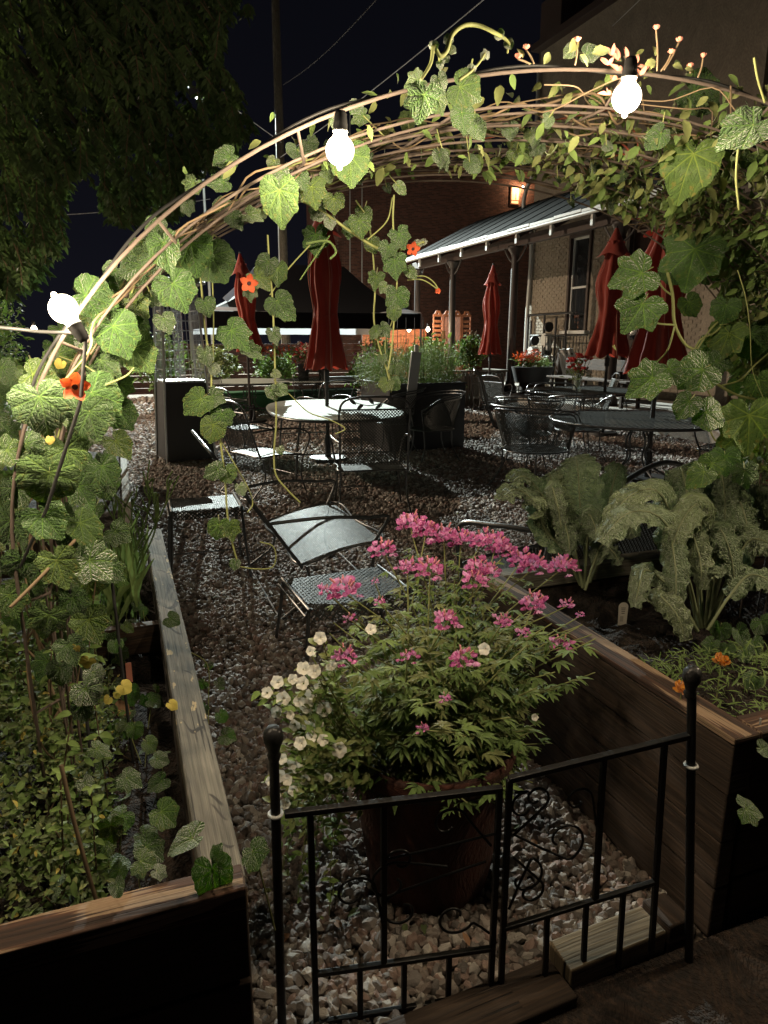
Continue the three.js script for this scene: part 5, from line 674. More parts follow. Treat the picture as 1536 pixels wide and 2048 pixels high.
function stool(t, w, d, h, pitch, mr) {                  // low open-mesh ottoman with rolled edges
  part('seat', lattice(w - 0.02, d + 0.12, pitch, mr, (x, y) => { const z = y - 0.06; return V3(x - w / 2 + 0.01, z < 0 ? h + z * 0.9 : z > d ? h - (z - d) * 0.9 : h, clamp(z, 0, d) - d / 2 + (z < 0 ? z * 0.3 : z > d ? (z - d) * 0.3 : 0)); }, 0.05), M.chairMesh, t);
  for (const s of [-1, 1]) part('side_rail', merge([sweep([V3(s * w / 2, h - 0.002, -d / 2), V3(s * w / 2, h - 0.002, d / 2)], 0.010, 7), sweep([V3(s * (w / 2 + 0.02), h - 0.03, -d / 2), V3(s * (w / 2 + 0.02), h - 0.03, d / 2)], 0.007, 6)]), M.chair, t);
  for (const a of [-1, 1]) for (const b of [-1, 1]) part('leg', sweep(spline([V3(a * (w / 2), h - 0.01, b * (d / 2 - 0.02)), V3(a * (w / 2 + 0.015), h * 0.5, b * (d / 2)), V3(a * (w / 2 + 0.035), 0.008, b * (d / 2 + 0.03))], 12), 0.0095, 6), M.chair, t);
  part('stretcher', merge([bar(V3(-w / 2 - 0.02, h * 0.3, 0), V3(w / 2 + 0.02, h * 0.3, 0), 0.006), sweep(spline([V3(-w / 2, h * 0.9, -d / 2), V3(0, h * 0.72, -d / 2), V3(w / 2, h * 0.9, -d / 2)], 12), 0.006)]), M.chair, t);
  return t;
}
function barrelChair(t, { r = 0.29, h = 0.42, rim = 0.76, rise = 0.10, pitch = 0.028, mr = 0.0035 }) {
  const span = 2.25, R = (y) => lerp(r, r + 0.10, smooth(h, rim + rise, y)), top = (a) => rim + rise * Math.pow(cos(a / 2), 2) - 0.1 * smooth(1.6, 2.25, abs(a));
  const W = (r + 0.05) * span * 2, Hh = rim - h;
  part('seat', lattice(2 * r - 0.06, 2 * r - 0.06, pitch, mr, (x, y) => { let u = x - r + 0.03, w = y - r + 0.03; const a = u / r, b = w / r; return V3(u * Math.sqrt(max(0, 1 - b * b / 2)) * 1.1, h, w * Math.sqrt(max(0, 1 - a * a / 2)) * 1.1); }), M.chairMesh, t);
  const ring = []; for (let i = 0; i < 30; i++) { const a = i / 30 * 2 * PI; ring.push(V3(r * sin(a), h, r * cos(a))); } part('seat_frame', sweep(ring, 0.008, 6, true), M.chair, t);
  part('backrest', lattice(W, Hh, pitch, mr, (x, y) => { const a = (x / W - 0.5) * 2 * span, yy = lerp(h + 0.02, top(a) - 0.03, y / Hh), q = R(yy); return V3(q * sin(a), yy, -q * cos(a)); }, 0.05), M.chairMesh, t);
  const rm = [], rm2 = []; for (let i = 0; i <= 36; i++) { const a = lerp(-span, span, i / 36), y = top(a), q = R(y); rm.push(V3(q * sin(a), y, -q * cos(a))); rm2.push(V3((q + 0.035) * sin(a), y + 0.035 * smooth(2.25, 1.2, abs(a)), -(q + 0.035) * cos(a))); }
  part('rim', merge([sweep(rm, 0.009, 6), sweep(rm2, 0.009, 6)]), M.chair, t);
  const sp = []; for (let i = 0; i <= 9; i++) { const a = lerp(-0.75, 0.75, i / 9), y = top(a), q = R(y); sp.push(bar(V3(q * sin(a), y, -q * cos(a)), V3((q + 0.035) * sin(a), y + 0.035, -(q + 0.035) * cos(a)), 0.005, 5)); } part('rim_spindle', merge(sp), M.chair, t);
  for (const s of [-1, 1]) { const a = span * s, y = top(a), q = R(y); part('leg', sweep(spline([V3(q * sin(a), y, -q * cos(a)), V3(r * sin(a) * 1.02, h, -r * cos(a)), V3(r * s * 0.9, h * 0.4, r * 0.62), V3(r * s * 1.0, 0.01, r * 0.8)], 20), 0.009, 6), M.chair, t); part('leg', sweep(spline([V3(r * s * 0.7, h, -r * 0.7), V3(r * s * 0.72, h * 0.5, -r * 0.75), V3(r * s * 0.95, 0.01, -r * 1.05)], 14), 0.009, 6), M.chair, t); part('runner', sweep(spline([V3(r * s, 0.012, r * 0.95), V3(r * s * 1.02, 0.012, 0), V3(r * s * 0.95, 0.012, -r * 1.2)], 12), 0.008, 6), M.chair, t); }
  return t;
}
function slingChair(t, pitch = 0.03) {                   // tall sprung chair with one long mesh sling
  const prof = spline([V3(0, 0.40, 0.27), V3(0, 0.42, 0.18), V3(0, 0.395, -0.06), V3(0, 0.42, -0.2), V3(0, 0.55, -0.27), V3(0, 0.85, -0.36), V3(0, 1.08, -0.43), V3(0, 1.14, -0.49)], 60), L = []; let s = 0; for (let i = 0; i <= 60; i++) { if (i) s += prof[i].distanceTo(prof[i - 1]); L.push(s); }
  const atL = (y) => { let i = 0; while (i < 59 && L[i + 1] < y) i++; return prof[i].clone().lerp(prof[i + 1], clamp((y - L[i]) / (L[i + 1] - L[i]))); };
  part('sling', lattice(0.5, s, pitch, 0.0042, (x, y) => { const p = atL(y); return V3(x - 0.25, p.y, p.z); }, 0.06), M.chairMesh, t);
  for (const k of [-1, 1]) { part('side_frame', sweep(prof.map((p) => V3(k * 0.255, p.y, p.z)), 0.011, 7), M.chair, t); part('spring_leg', sweep(spline([V3(k * 0.24, 0.40, 0.22), V3(k * 0.25, 0.36, 0.36), V3(k * 0.25, 0.2, 0.36), V3(k * 0.25, 0.06, 0.26), V3(k * 0.25, 0.012, 0.1), V3(k * 0.25, 0.012, -0.3)], 30), 0.011, 7), M.chair, t); part('arm', sweep(spline([V3(k * 0.26, 0.66, -0.30), V3(k * 0.30, 0.66, -0.1), V3(k * 0.30, 0.64, 0.18), V3(k * 0.27, 0.5, 0.24), V3(k * 0.25, 0.41, 0.2)], 24), 0.010, 6), M.chair, t); }
  part('top_rail', sweep(spline([V3(-0.25, 1.14, -0.49), V3(0, 1.16, -0.51), V3(0.25, 1.14, -0.49)], 12), 0.012, 7), M.chair, t); part('base_bar', merge([bar(V3(-0.25, 0.015, -0.28), V3(0.25, 0.015, -0.28), 0.009), bar(V3(-0.25, 0.015, 0.1), V3(0.25, 0.015, 0.1), 0.009)]), M.chair, t);
  return t;
}
const GA = 'black mesh patio chairs';
frameChair(thing('mesh_chair', 'low wide black mesh chair facing right, its pale lit seat nearest the pink flowers', 'chair', [1.12, 0, 4.17], turnTo(1, 0.0), GA), { w: 1.0, d: 0.48, h: 0.325, bh: 1.0, lean: 0.48, tilt: 0.12, pitch: 0.021, mr: 0.0026, scrolls: false });
stool(thing('mesh_ottoman', 'open mesh ottoman standing directly behind the white petunias', 'ottoman', [0.99, 0, 3.19], 0.05, 'mesh ottomans'), 0.54, 0.48, 0.345, 0.032, 0.0036);
stool(thing('mesh_ottoman', 'black mesh ottoman beside the grey bed board with stripes of light', 'ottoman', [0.47, 0, 4.70], -0.03, 'mesh ottomans'), 0.44, 0.42, 0.49, 0.026, 0.0034);
frameChair(thing('mesh_chair', 'black mesh chair with a cast leaf scroll, back to the gate, at the oval table', 'chair', [2.1, 0, 5.98], turnTo(0.22, 0.97), GA), { w: 0.60, d: 0.52, h: 0.43, bh: 1.08, lean: 0.10, pitch: 0.027, mr: 0.0036 });
frameChair(thing('mesh_chair', 'black mesh chair with a bright lit seat left of the oval table by the heater', 'chair', [1.38, 0, 7.1], turnTo(0.93, 0.36), GA), { w: 0.58, d: 0.54, h: 0.43, bh: 0.98, lean: 0.2, pitch: 0.030, mr: 0.005, scrolls: false });
const bc = barrelChair(thing('barrel_chair', 'black barrel chair with spindle rim right of the oval table before the planter', 'chair', [3.78, 0, 8.35], turnTo(-0.97, 0.1), GA), {});
copy(bc, 'black barrel chair half hidden behind the oval table and planter corner', [3.62, 0, 9.25], turnTo(-0.9, -0.3));
slingChair(thing('sling_chair', 'tall black sling chair seen side on, alone on the open gravel', 'chair', [4.95, 0, 8.35], turnTo(0.86, -0.5), GA));
barrelChair(thing('barrel_chair', 'large black barrel chair in front of the round slatted table, behind the kale', 'chair', [4.08, 0, 6.35], turnTo(0.9, 0.25), GA), { r: 0.34, rim: 0.78, rise: 0.08, pitch: 0.026 });
copy(bc, 'black barrel chair with a bluish shiny rim on the far side of the slatted table', [5.55, 0, 7.65], turnTo(0.15, -0.95));
const rb = frameChair(thing('mesh_chair', 'round-backed black mesh chair facing away beside the flower vase table', 'chair', [6.05, 0, 9.0], turnTo(0.5, 0.85), GA), { w: 0.60, d: 0.52, h: 0.43, bh: 0.95, lean: 0.14, pitch: 0.034, mr: 0.004, scrolls: false });
copy(rb, 'arched-back black chair in front of the grey slatted planter box', [6.9, 0, 12.4], turnTo(0.7, -0.7));
copy(rb, 'black chair half hidden behind the foremost red umbrella on the porch side', [9.0, 0, 10.6], turnTo(-0.6, -0.5));
copy(rb, 'black mesh chair with lit rails at the far left table behind the heater', [1.9, 0, 13.6], turnTo(0.6, 0.6));
copy(rb, 'black mesh chair on the near side of the far table under the lit canopy edge', [3.5, 0, 13.2], turnTo(0.1, 1));
copy(rb, 'black mesh chair right of the two dark flower buckets on the far table', [5.3, 0, 13.8], turnTo(-0.3, 0.9));
copy(rb, 'black mesh chair on the far side of the oval table behind the red umbrella pole', [2.95, 0, 10.6], turnTo(-0.3, -0.9));
copy(rb, 'black mesh chair at the flower vase table right of the pole', [8.2, 0, 10.9], turnTo(-0.8, -0.4));
copy(rb, 'black mesh chair at the slatted table behind the big cucumber leaves', [6.1, 0, 5.6], turnTo(-0.9, 0.2));
copy(bc, 'black barrel chair between the sling chair and the slatted table', [4.7, 0, 7.5], turnTo(0.6, -0.8));
copy(rb, 'black mesh chair behind the slatted table, left of the foremost umbrella pole', [5.75, 0, 8.35], turnTo(0.3, 0.9));
copy(rb, 'black mesh chair left of the flower vase table, before the planter of geraniums', [6.35, 0, 10.9], turnTo(0.9, -0.2));
copy(rb, 'black mesh chair between the oval table and the dark patio heater, facing in', [1.55, 0, 9.3], turnTo(0.9, -0.3));
{ // bench behind the kale
  const t = thing('mesh_bench', 'wide black mesh bench with bent tube arms behind the kale bed', 'bench', [2.36, 0, 3.05], turnTo(-0.30, 0.95)), w = 1.52, h = 0.42, bz = (y) => -0.27 - 0.16 * (y - h);
  part('backrest', lattice(w - 0.1, 0.42, 0.027, 0.0046, (x, y) => V3(x - w / 2 + 0.05, h + 0.03 + y, bz(h + y))), M.chairMesh, t);
  part('seat', lattice(w - 0.06, 0.5, 0.026, 0.0045, (x, y) => V3(x - w / 2 + 0.03, h, -0.25 + y)), M.chairMesh, t);
  part('back_frame', sweep(spline([V3(-w / 2, 0.3, -0.25), V3(-w / 2, h + 0.30, bz(h + 0.30)), V3(-w / 2 + 0.08, h + 0.42, bz(h + 0.42)), V3(-w / 2 + 0.25, h + 0.42, bz(h + 0.42)), V3(0, h + 0.54, bz(h + 0.54)), V3(w / 2 - 0.25, h + 0.42, bz(h + 0.42)), V3(w / 2 - 0.08, h + 0.42, bz(h + 0.42)), V3(w / 2, h + 0.30, bz(h + 0.3)), V3(w / 2, 0.3, -0.25)], 70), 0.013, 8), M.chair, t);
  part('back_rail', bar(V3(-w / 2 + 0.03, h + 0.3, bz(h + 0.3)), V3(w / 2 - 0.03, h + 0.3, bz(h + 0.3)), 0.009), M.chair, t);
  for (const s of [-1, 1]) { part('arm', sweep(spline([V3(s * w / 2, h + 0.3, bz(h + 0.3)), V3(s * (w / 2 + 0.04), h + 0.28, 0), V3(s * (w / 2 + 0.03), h + 0.22, 0.24), V3(s * w / 2, h - 0.02, 0.25)], 30), 0.013, 8), M.chair, t); part('leg', sweep([V3(s * w / 2, h, 0.24), V3(s * w / 2, 0.01, 0.26)], 0.011, 7), M.chair, t); part('leg', sweep([V3(s * w / 2, h, -0.24), V3(s * w / 2, 0.01, -0.34)], 0.011, 7), M.chair, t); }
  part('seat_frame', loop([V3(-w / 2, h, -0.25), V3(0, h, -0.25), V3(w / 2, h, -0.25), V3(w / 2, h, 0.25), V3(0, h, 0.25), V3(-w / 2, h, 0.25)], 0.010), M.chair, t);
}
// ---- tables
function tableLegs(t, r, y) { for (let k = 0; k < 4; k++) { const a = k * PI / 2 + 0.6; part('leg', sweep(spline([V3(0.05 * cos(a), y - 0.06, 0.05 * sin(a)), V3(0.14 * cos(a), y * 0.7, 0.14 * sin(a)), V3(0.12 * cos(a), y * 0.4, 0.12 * sin(a)), V3(r * 0.5 * cos(a), 0.05, r * 0.5 * sin(a)), V3(r * 0.58 * cos(a), 0.015, r * 0.58 * sin(a))], 24), 0.012, 6), M.chair, t); } part('leg_ring', new THREE.TorusGeometry(0.135, 0.008, 6, 20).rotateX(PI / 2).translate(0, y * 0.55, 0), M.chair, t); }
const superE = (a, p) => Math.sign(cos(a)) * Math.pow(abs(cos(a)), p), superS = (a, p) => Math.sign(sin(a)) * Math.pow(abs(sin(a)), p);
{
  const t = thing('oval_table', 'oval patio table with a bright pale textured top under the central umbrella', 'table', [2.46, 0, 8.45], -0.12), a = 0.78, b = 1.32;
  const sh = new THREE.Shape(); for (let i = 0; i < 64; i++) { const k = i / 64 * 2 * PI, x = a * superE(k, 0.72), y = b * superS(k, 0.72); i ? sh.lineTo(x, y) : sh.moveTo(x, y); }
  const g = new THREE.ExtrudeGeometry(sh, { depth: 0.012, bevelEnabled: true, bevelSize: 0.006, bevelThickness: 0.004, bevelSegments: 2 }).rotateX(-PI / 2).translate(0, 0.705, 0); part('tabletop', g, M.tableTop, t);
  const rim = []; for (let i = 0; i < 64; i++) { const k = i / 64 * 2 * PI; rim.push(V3(a * superE(k, 0.72), 0.70, b * superS(k, 0.72))); } part('rim', sweep(rim, 0.016, 6, true), M.chair, t);
  for (const x of [-1, 1]) for (const z of [-1, 1]) part('leg', sweep(spline([V3(x * 0.5, 0.69, z * 0.9), V3(x * 0.55, 0.4, z * 0.95), V3(x * 0.58, 0.01, z * 1.0)], 10), 0.014, 6), M.chair, t);
  part('stretcher', merge([bar(V3(-0.56, 0.3, -0.95), V3(0.56, 0.3, -0.95), 0.008), bar(V3(-0.56, 0.3, 0.95), V3(0.56, 0.3, 0.95), 0.008)]), M.chair, t);
}
function slatTable(name, label, x, s, r, y = 0.72, pitch = 0.046) {
  const t = thing(name, label, 'table', [x, 0, s]), n = Math.floor(2 * r / pitch);
  for (let i = 1; i < n; i++) { const z = -r + i * pitch, h = Math.sqrt(r * r - z * z); part('slat', new THREE.BoxGeometry(2 * h, 0.006, pitch * 0.42).rotateY(0).translate(0, y, z), M.chairMesh, t); }
  part('rim', new THREE.TorusGeometry(r, 0.016, 8, 60).rotateX(PI / 2).translate(0, y - 0.004, 0), M.chair, t); part('cross_bar', merge([bar(V3(0, y - 0.012, -r), V3(0, y - 0.012, r), 0.008), bar(V3(-r * 0.6, y - 0.012, -r * 0.8), V3(-r * 0.6, y - 0.012, r * 0.8), 0.006), bar(V3(r * 0.6, y - 0.012, -r * 0.8), V3(r * 0.6, y - 0.012, r * 0.8), 0.006)]), M.chair, t);
  tableLegs(t, r, y); t.rotation.y = 0.5; return t;
}
slatTable('slatted_table', 'round black slatted table under the foremost right umbrella', 5.2, 6.1, 0.93);
slatTable('slatted_table', 'round dark table with a vase of red flowers near the porch', 7.35, 9.9, 1.02);
for (const [x, s, r, l] of [[2.5, 14.6, 0.95, 'far table with a pale lit edge left of the dark red umbrella'], [3.9, 14.4, 0.85, 'far round table carrying two dark flower buckets'], [5.0, 14.9, 0.9, 'far mesh table right of the central red umbrella']]) { const t = thing('far_table', l, 'table', [x, 0, s]); part('tabletop', new THREE.CylinderGeometry(r, r, 0.02, 40).translate(0, 0.72, 0), M.tableTop, t); part('rim', new THREE.TorusGeometry(r, 0.016, 6, 40).rotateX(PI / 2).translate(0, 0.71, 0), M.chair, t); tableLegs(t, r, 0.71); }
// ---- closed umbrellas
function closedUmbrella(name, label, x, s, y0, y1, R, o = {}) {
  const t = thing(name, label, 'umbrella', [x, 0, s], o.turn ?? 0, 'closed red patio umbrellas'), H = y1 - y0, ph = rr(0, 6), lean = o.lean ?? 0;
  const rad = (k) => { const tie = 0.32; return R * (k < tie ? lerp(1, 0.52, Math.pow(k / tie, 0.8)) : k < 0.55 ? lerp(0.52, 0.72, smooth(tie, 0.55, k)) : lerp(0.72, 0.36, smooth(0.56, 0.84, k))); };
  const fold = (th, k) => { const d = lerp(0.30, 0.16, smooth(0, 0.4, k)) * (1 - 0.6 * Math.exp(-Math.pow((k - 0.32) / 0.05, 2))); const q = 8 * th + ph + 0.8 * sin(k * 5 + ph), c = cos(q); return 1 - d * (1 - Math.pow(abs(c), 0.6) * Math.sign(c)) * 0.7 + 0.06 * sin(3 * th + ph + k * 3) + 0.10 * noise(cos(th) * 2.2 + ph, k * 5, sin(th) * 2.2) + 0.04 * noise(cos(th) * 6, k * 14 + ph, sin(th) * 6); };
  part('canopy', surf(96, 44, (a, b) => { const th = a * 2 * PI, k = b * 0.9, hem = b < 0.02 ? 0.05 * R * 2 * cos(8 * th + ph) : 0, r = rad(k) * fold(th, k); return [r * cos(th) + lean * k, y0 + k * H - hem, r * sin(th)]; }, (a, b) => [a * 1.2, b * H]), M.cloth, t);
  part('vent_cap', surf(64, 12, (a, b) => { const th = a * 2 * PI, k = lerp(0.79, 1.0, b), r = R * lerp(0.78, 0.06, Math.pow(b, 0.7)) * (1 - 0.16 * (1 - cos(4 * th + ph)) * (1 - b)); return [r * cos(th) + lean * k, y0 + k * H - 0.03 * (1 - b) * cos(4 * th + ph), r * sin(th)]; }, (a, b) => [a, b * 0.4]), M.cloth, t);
  const ring = []; for (let i = 0; i < 24; i++) { const th = i / 24 * 2 * PI, r = rad(0.32) * 0.93; ring.push(V3(r * cos(th) + lean * 0.32, y0 + 0.32 * H + 0.012 * sin(th * 2), r * sin(th))); } part('tie', sweep(ring, 0.008, 5, true), M.cloth, t);
  for (const k of [0, 3, 5]) { const th = (k * 2 * PI - ph) / 8 + 0.0, pts = []; for (let i = 0; i <= 20; i++) { const q = i / 20 * 0.86, tt = th - 0.1 * sin(q * 5 + ph), r = rad(q) * 1.03; pts.push(V3(r * cos(tt) + lean * q, y0 + q * H, r * sin(tt))); } part('rim_light', sweep(pts, 0.006, 4), M.clothEdge, t); }  // salmon strips paint the rim light along the folds
  part('pole', new THREE.CylinderGeometry(0.024, 0.024, y0 + H * 0.95, 12).translate(lean * 0.5, (y0 + H * 0.95) / 2, 0), M.column, t); part('crank_housing', box(0.06, 0.14, 0.06, 0, y0 - 0.1, 0, 0.01), M.black, t); part('finial', new THREE.SphereGeometry(0.02, 10, 8).translate(lean, y1 + 0.01, 0), M.black, t); part('base', merge([new THREE.CylinderGeometry(0.24, 0.27, 0.07, 28).translate(0, 0.035, 0), new THREE.CylinderGeometry(0.035, 0.04, 0.3, 14).translate(0, 0.2, 0)]), M.black, t);
  return t;
}
closedUmbrella('closed_umbrella', 'closed red umbrella in the middle, standing through the pale oval table', 2.47, 8.7, 1.2, 3.2, 0.28);
closedUmbrella('closed_umbrella', 'dark closed red umbrella half hidden by vines left of the canopy peak', 2.35, 13.4, 1.35, 3.05, 0.27, { lean: -0.12 });
closedUmbrella('closed_umbrella', 'closed dark red umbrella before the porch columns by the grey planter box', 7.72, 14.0, 1.25, 3.1, 0.27);
closedUmbrella('closed_umbrella', 'closed red umbrella over the vase table in front of the porch window', 7.4, 9.55, 1.3, 3.22, 0.37);
closedUmbrella('closed_umbrella', 'closed red umbrella at the slatted table behind the cucumber leaves', 5.42, 6.15, 1.22, 3.0, 0.36);
// ---- patio heater
{
  const t = thing('patio_heater', 'dark pyramid patio heater with a glass tube left of the tables', 'patio heater', [0.75, 0, 9.5], 0.15);
  const q = (y) => lerp(0.33, 0.22, y / 2.2), side = (y0, y1, m) => { const g = new THREE.CylinderGeometry(q(y1) * 1.30, q(y0) * 1.30, y1 - y0, 4, 1).rotateY(PI / 4).translate(0, (y0 + y1) / 2, 0); return g; };
  part('base_cabinet', side(0.05, 1.02).toNonIndexed(), M.black, t).geometry.computeVertexNormals(); part('shelf', box(0.5, 0.025, 0.5, 0, 1.035, 0, 0.004), M.steel, t); part('door_knob', new THREE.SphereGeometry(0.022, 10, 8).translate(0.12, 0.62, 0.31), M.steel, t);
  for (const a of [-1, 1]) for (const b of [-1, 1]) part('corner_post', sweep([V3(a * q(0) * 0.95, 0.0, b * q(0) * 0.95), V3(a * q(2.2) * 0.95, 2.2, b * q(2.2) * 0.95)], 0.016, 6), M.steel, t);
  part('glass_tube', new THREE.CylinderGeometry(0.065, 0.065, 1.05, 20, 1, true).translate(0, 1.58, 0), phy({ color: rgb(1, 1, 1), roughness: 0.05, transmission: 0.9, thickness: 0, side: THREE.DoubleSide }), t);
  const wires = []; for (const [dx, dz] of [[1, 0], [-1, 0], [0, 1], [0, -1]]) for (let i = 1; i < 9; i++) { const y = 1.06 + i * 0.12, w = q(y) * 0.9, c = (k) => V3(dx ? dx * w : k * w, y, dz ? dz * w : k * w); wires.push(bar(c(-1), c(1), 0.003, 4)); } for (const [dx, dz] of [[1, 0], [-1, 0], [0, 1], [0, -1]]) for (let k = -3; k <= 3; k++) { const w0 = q(1.05) * 0.9, w1 = q(2.15) * 0.9, u = k / 4; wires.push(bar(V3(dx ? dx * w0 : u * w0, 1.05, dz ? dz * w0 : u * w0), V3(dx ? dx * w1 : u * w1, 2.15, dz ? dz * w1 : u * w1), 0.003, 4)); } part('guard', merge(wires), M.steel, t);
  part('top_hood', merge([box(0.62, 0.03, 0.62, 0, 2.22, 0, 0.006), box(0.4, 0.05, 0.4, 0, 2.26, 0, 0.01)]), M.steel, t);
}
// ================================================================ PLANTERS, SCREEN, FAR GARDEN
function shrub(t, m, n, size, place, geo) { const L = []; for (let i = 0; i < n; i++) { const p = place(i / n); if (p) L.push(mat4(p.sub(t.position), facing(V3(gauss(), rr(-0.4, 0.9), gauss()), V3(gauss() * 0.5, 1, 0.5 + gauss() * 0.5)), size * rr(0.6, 1.4))); } return instanced('foliage', geo ?? OVAL[1], m, L, t); }
const blob = (x, y, s, rx, ry, rs) => () => { let a, b, c; do { a = rr(-1, 1); b = rr(-1, 1); c = rr(-1, 1); } while (a * a + b * b + c * c > 1); const k = 0.75 + 0.5 * noise(a * 2 + x, b * 2, c * 2 + s); return v(x + a * rx * k, max(0.02, y + b * ry * k), s + c * rs * k); };
{
  const t = thing('planter_box', 'long black planter box with feathery green plants behind the barrel chairs', 'planter', [4.05, 0, 9.7]);
  part('front_panel', box(1.16, 0.93, 0.04, 0, 0.465, 0.6, 0.006), M.black, t); part('back_panel', box(1.16, 0.93, 0.04, 0, 0.465, -0.6, 0.006), M.black, t); for (const s of [-1, 1]) part('side_panel', box(0.04, 0.93, 1.16, s * 0.56, 0.465, 0, 0.006), M.black, t); part('top_rim', merge([box(1.2, 0.03, 0.06, 0, 0.945, 0.6, 0.004), box(1.2, 0.03, 0.06, 0, 0.945, -0.6, 0.004), box(0.06, 0.03, 1.14, 0.57, 0.945, 0, 0.004), box(0.06, 0.03, 1.14, -0.57, 0.945, 0, 0.004)]), M.black, t); part('soil', surf(8, 8, (a, b) => [-0.54 + 1.08 * a, 0.88 + 0.02 * noise(a * 9, b * 9), 0.57 - 1.14 * b]), M.soil, t);
  const u = thing('feathery_plant', 'tall feathery green cosmos plants growing out of the black planter box', 'plant', [4.05, 0.9, 9.7]), st = [], needle = lance(1, 0.10, 2, 0.3, 0.1);
  for (let i = 0; i < 110; i++) { const x = 4.05 + rr(-0.62, 0.62), s = 9.7 + rr(-0.5, 0.5), h = rr(0.35, 0.78), b = v(4.05 + (x - 4.05) * 0.8, 0.88, s); st.push(sweep(spline([b, v(x, 0.9 + h * 0.6, s), v(x + gauss() * 0.08, 0.9 + h, s + gauss() * 0.06)], 6), 0.004, 4)); }
  wpart('stem', merge(st), M.grassy, u);
  const bx = () => { const x = 4.05 + rr(-0.72, 0.66), s = 9.7 + rr(-0.55, 0.62), top = 0.6 * (0.65 + 0.5 * noise(x * 3, s * 3)) + 0.12; return v(x, 0.86 + top * Math.pow(rnd(), 0.7), s); };
  shrub(u, M.grassy, 5200, 0.075, bx, needle); shrub(u, M.smallLeaf[0], 3600, 0.055, bx, needle); shrub(u, M.smallLeaf[2], 1500, 0.05, bx, THIN[0]);
  const w = thing('menu_board', 'narrow grey board leaning among the plants of the black planter', 'board', [3.72, 0.55, 8.98]); part('panel', box(0.14, 0.85, 0.03, 0, 0.42, 0, 0.004).rotateZ(-0.12), M.galv, w); part('clip', box(0.06, 0.1, 0.04, 0.1, 0.88, 0, 0.01), M.white, w);
  const tr = thing('plant_support', 'black wire plant support rising from the planter box', 'plant support', [3.9, 0.9, 9.5]), wr = []; for (let k = 0; k < 5; k++) wr.push(bar(V3(-0.3 + k * 0.14, 0, 0), V3(-0.28 + k * 0.13, 0.95, 0), 0.005, 5)); part('rod', merge(wr), M.black, tr); part('ring', bar(V3(-0.32, 0.8, 0), V3(0.3, 0.8, 0), 0.005, 5), M.black, tr);
}
{ // grey slatted planter box at the porch end
  const t = thing('slatted_planter', 'grey vertical-slat wooden planter box at the far end of the porch', 'planter', [8.55, 0, 15.3]);
  for (let k = 0; k < 13; k++) part('slat', box(0.10, 0.76, 0.03, -1.38 + k * 0.115, 0.41, 0.42, 0.004), M.grey, t); for (let k = 0; k < 6; k++) part('slat', box(0.03, 0.76, 0.12, 0.06, 0.41, 0.34 - k * 0.14, 0.004), M.darkenedWood, t);
  part('top_board', box(1.62, 0.05, 0.14, -0.68, 0.83, 0.42, 0.006), M.grey, t); part('top_board', box(0.14, 0.05, 0.9, 0.06, 0.828, -0.1, 0.006), M.grey, t); part('back_panel', box(1.5, 0.7, 0.04, -0.7, 0.38, -0.45, 0.004), M.darkenedWood, t); part('soil', surf(6, 6, (a, b) => [-1.4 + 1.42 * a, 0.74 + 0.03 * noise(a * 7, b * 7), 0.4 - 0.8 * b]), M.soil, t);
  const u = thing('laurel_shrub', 'pale-leaved shrub growing from the grey slatted planter', 'shrub', [7.9, 0.8, 15.2]); shrub(u, M.smallLeaf[0], 700, 0.10, blob(7.85, 1.25, 15.2, 0.5, 0.5, 0.35)); shrub(u, M.vineLeaf[1], 150, 0.11, blob(7.85, 1.3, 15.1, 0.5, 0.5, 0.3)); const st = []; for (let i = 0; i < 9; i++) st.push(sweep(spline([v(7.9, 0.78, 15.2), v(7.9 + gauss() * 0.2, 1.2, 15.2), v(7.9 + gauss() * 0.45, 1.75, 15.1)], 6), 0.008, 4)); wpart('stem', merge(st), M.brownStem, u);
  const f = thing('red_geraniums', 'red flowers in a hanging tub left of the gas meters', 'flowers', [9.2, 0.8, 14.6]); shrub(f, M.smallLeaf[0], 320, 0.09, blob(9.25, 1.0, 14.6, 0.6, 0.2, 0.3)); shrub(f, M.orangeRed, 260, 0.07, blob(9.05, 1.15, 14.55, 0.45, 0.2, 0.3)); const tb = new THREE.CylinderGeometry(0.5, 0.4, 0.35, 24).translate(0, -0.05, 0); part('tub', tb, M.black, f); part('tub_stand', new THREE.CylinderGeometry(0.3, 0.34, 0.58, 16).translate(0, -0.51, 0), M.darkenedWood, f);
}
{ // vase with red flowers
  const t = thing('flower_vase', 'glass vase of crimson flowers on the dark round table near the porch', 'vase', [7.0, 0.73, 9.75]), bl = [], st = [];
  part('glass', new THREE.LatheGeometry([[0.0, 0], [0.06, 0], [0.065, 0.03], [0.055, 0.2], [0.07, 0.3]].map(([a, b]) => new THREE.Vector2(a, b)), 20), phy({ color: rgb(0.8, 0.9, 0.9), roughness: 0.1, transmission: 0.8, thickness: 0, side: THREE.DoubleSide }), t);
  for (let i = 0; i < 26; i++) { const c = V3(gauss() * 0.16, rr(0.28, 0.62), gauss() * 0.12); st.push(sweep([V3(0, 0.05, 0), c], 0.004, 4)); for (let k = 0; k < 8; k++) { const a = k * 0.9; bl.push(leafXf(petal, c, V3(cos(a), 0.5, sin(a)), V3(0, 1, 0.3), rr(0.04, 0.065))); } } part('bloom', merge(bl), M.red, t); part('stem', merge(st), M.stem, t);
  const L = []; for (let i = 0; i < 70; i++) L.push(leafXf(OVAL[i % 3], V3(gauss() * 0.16, rr(0.18, 0.5), gauss() * 0.12), V3(gauss(), 0.3, gauss()), V3(0, 1, 0.5), 0.09)); part('foliage', merge(L), M.smallLeaf[0], t, 'stuff');
}
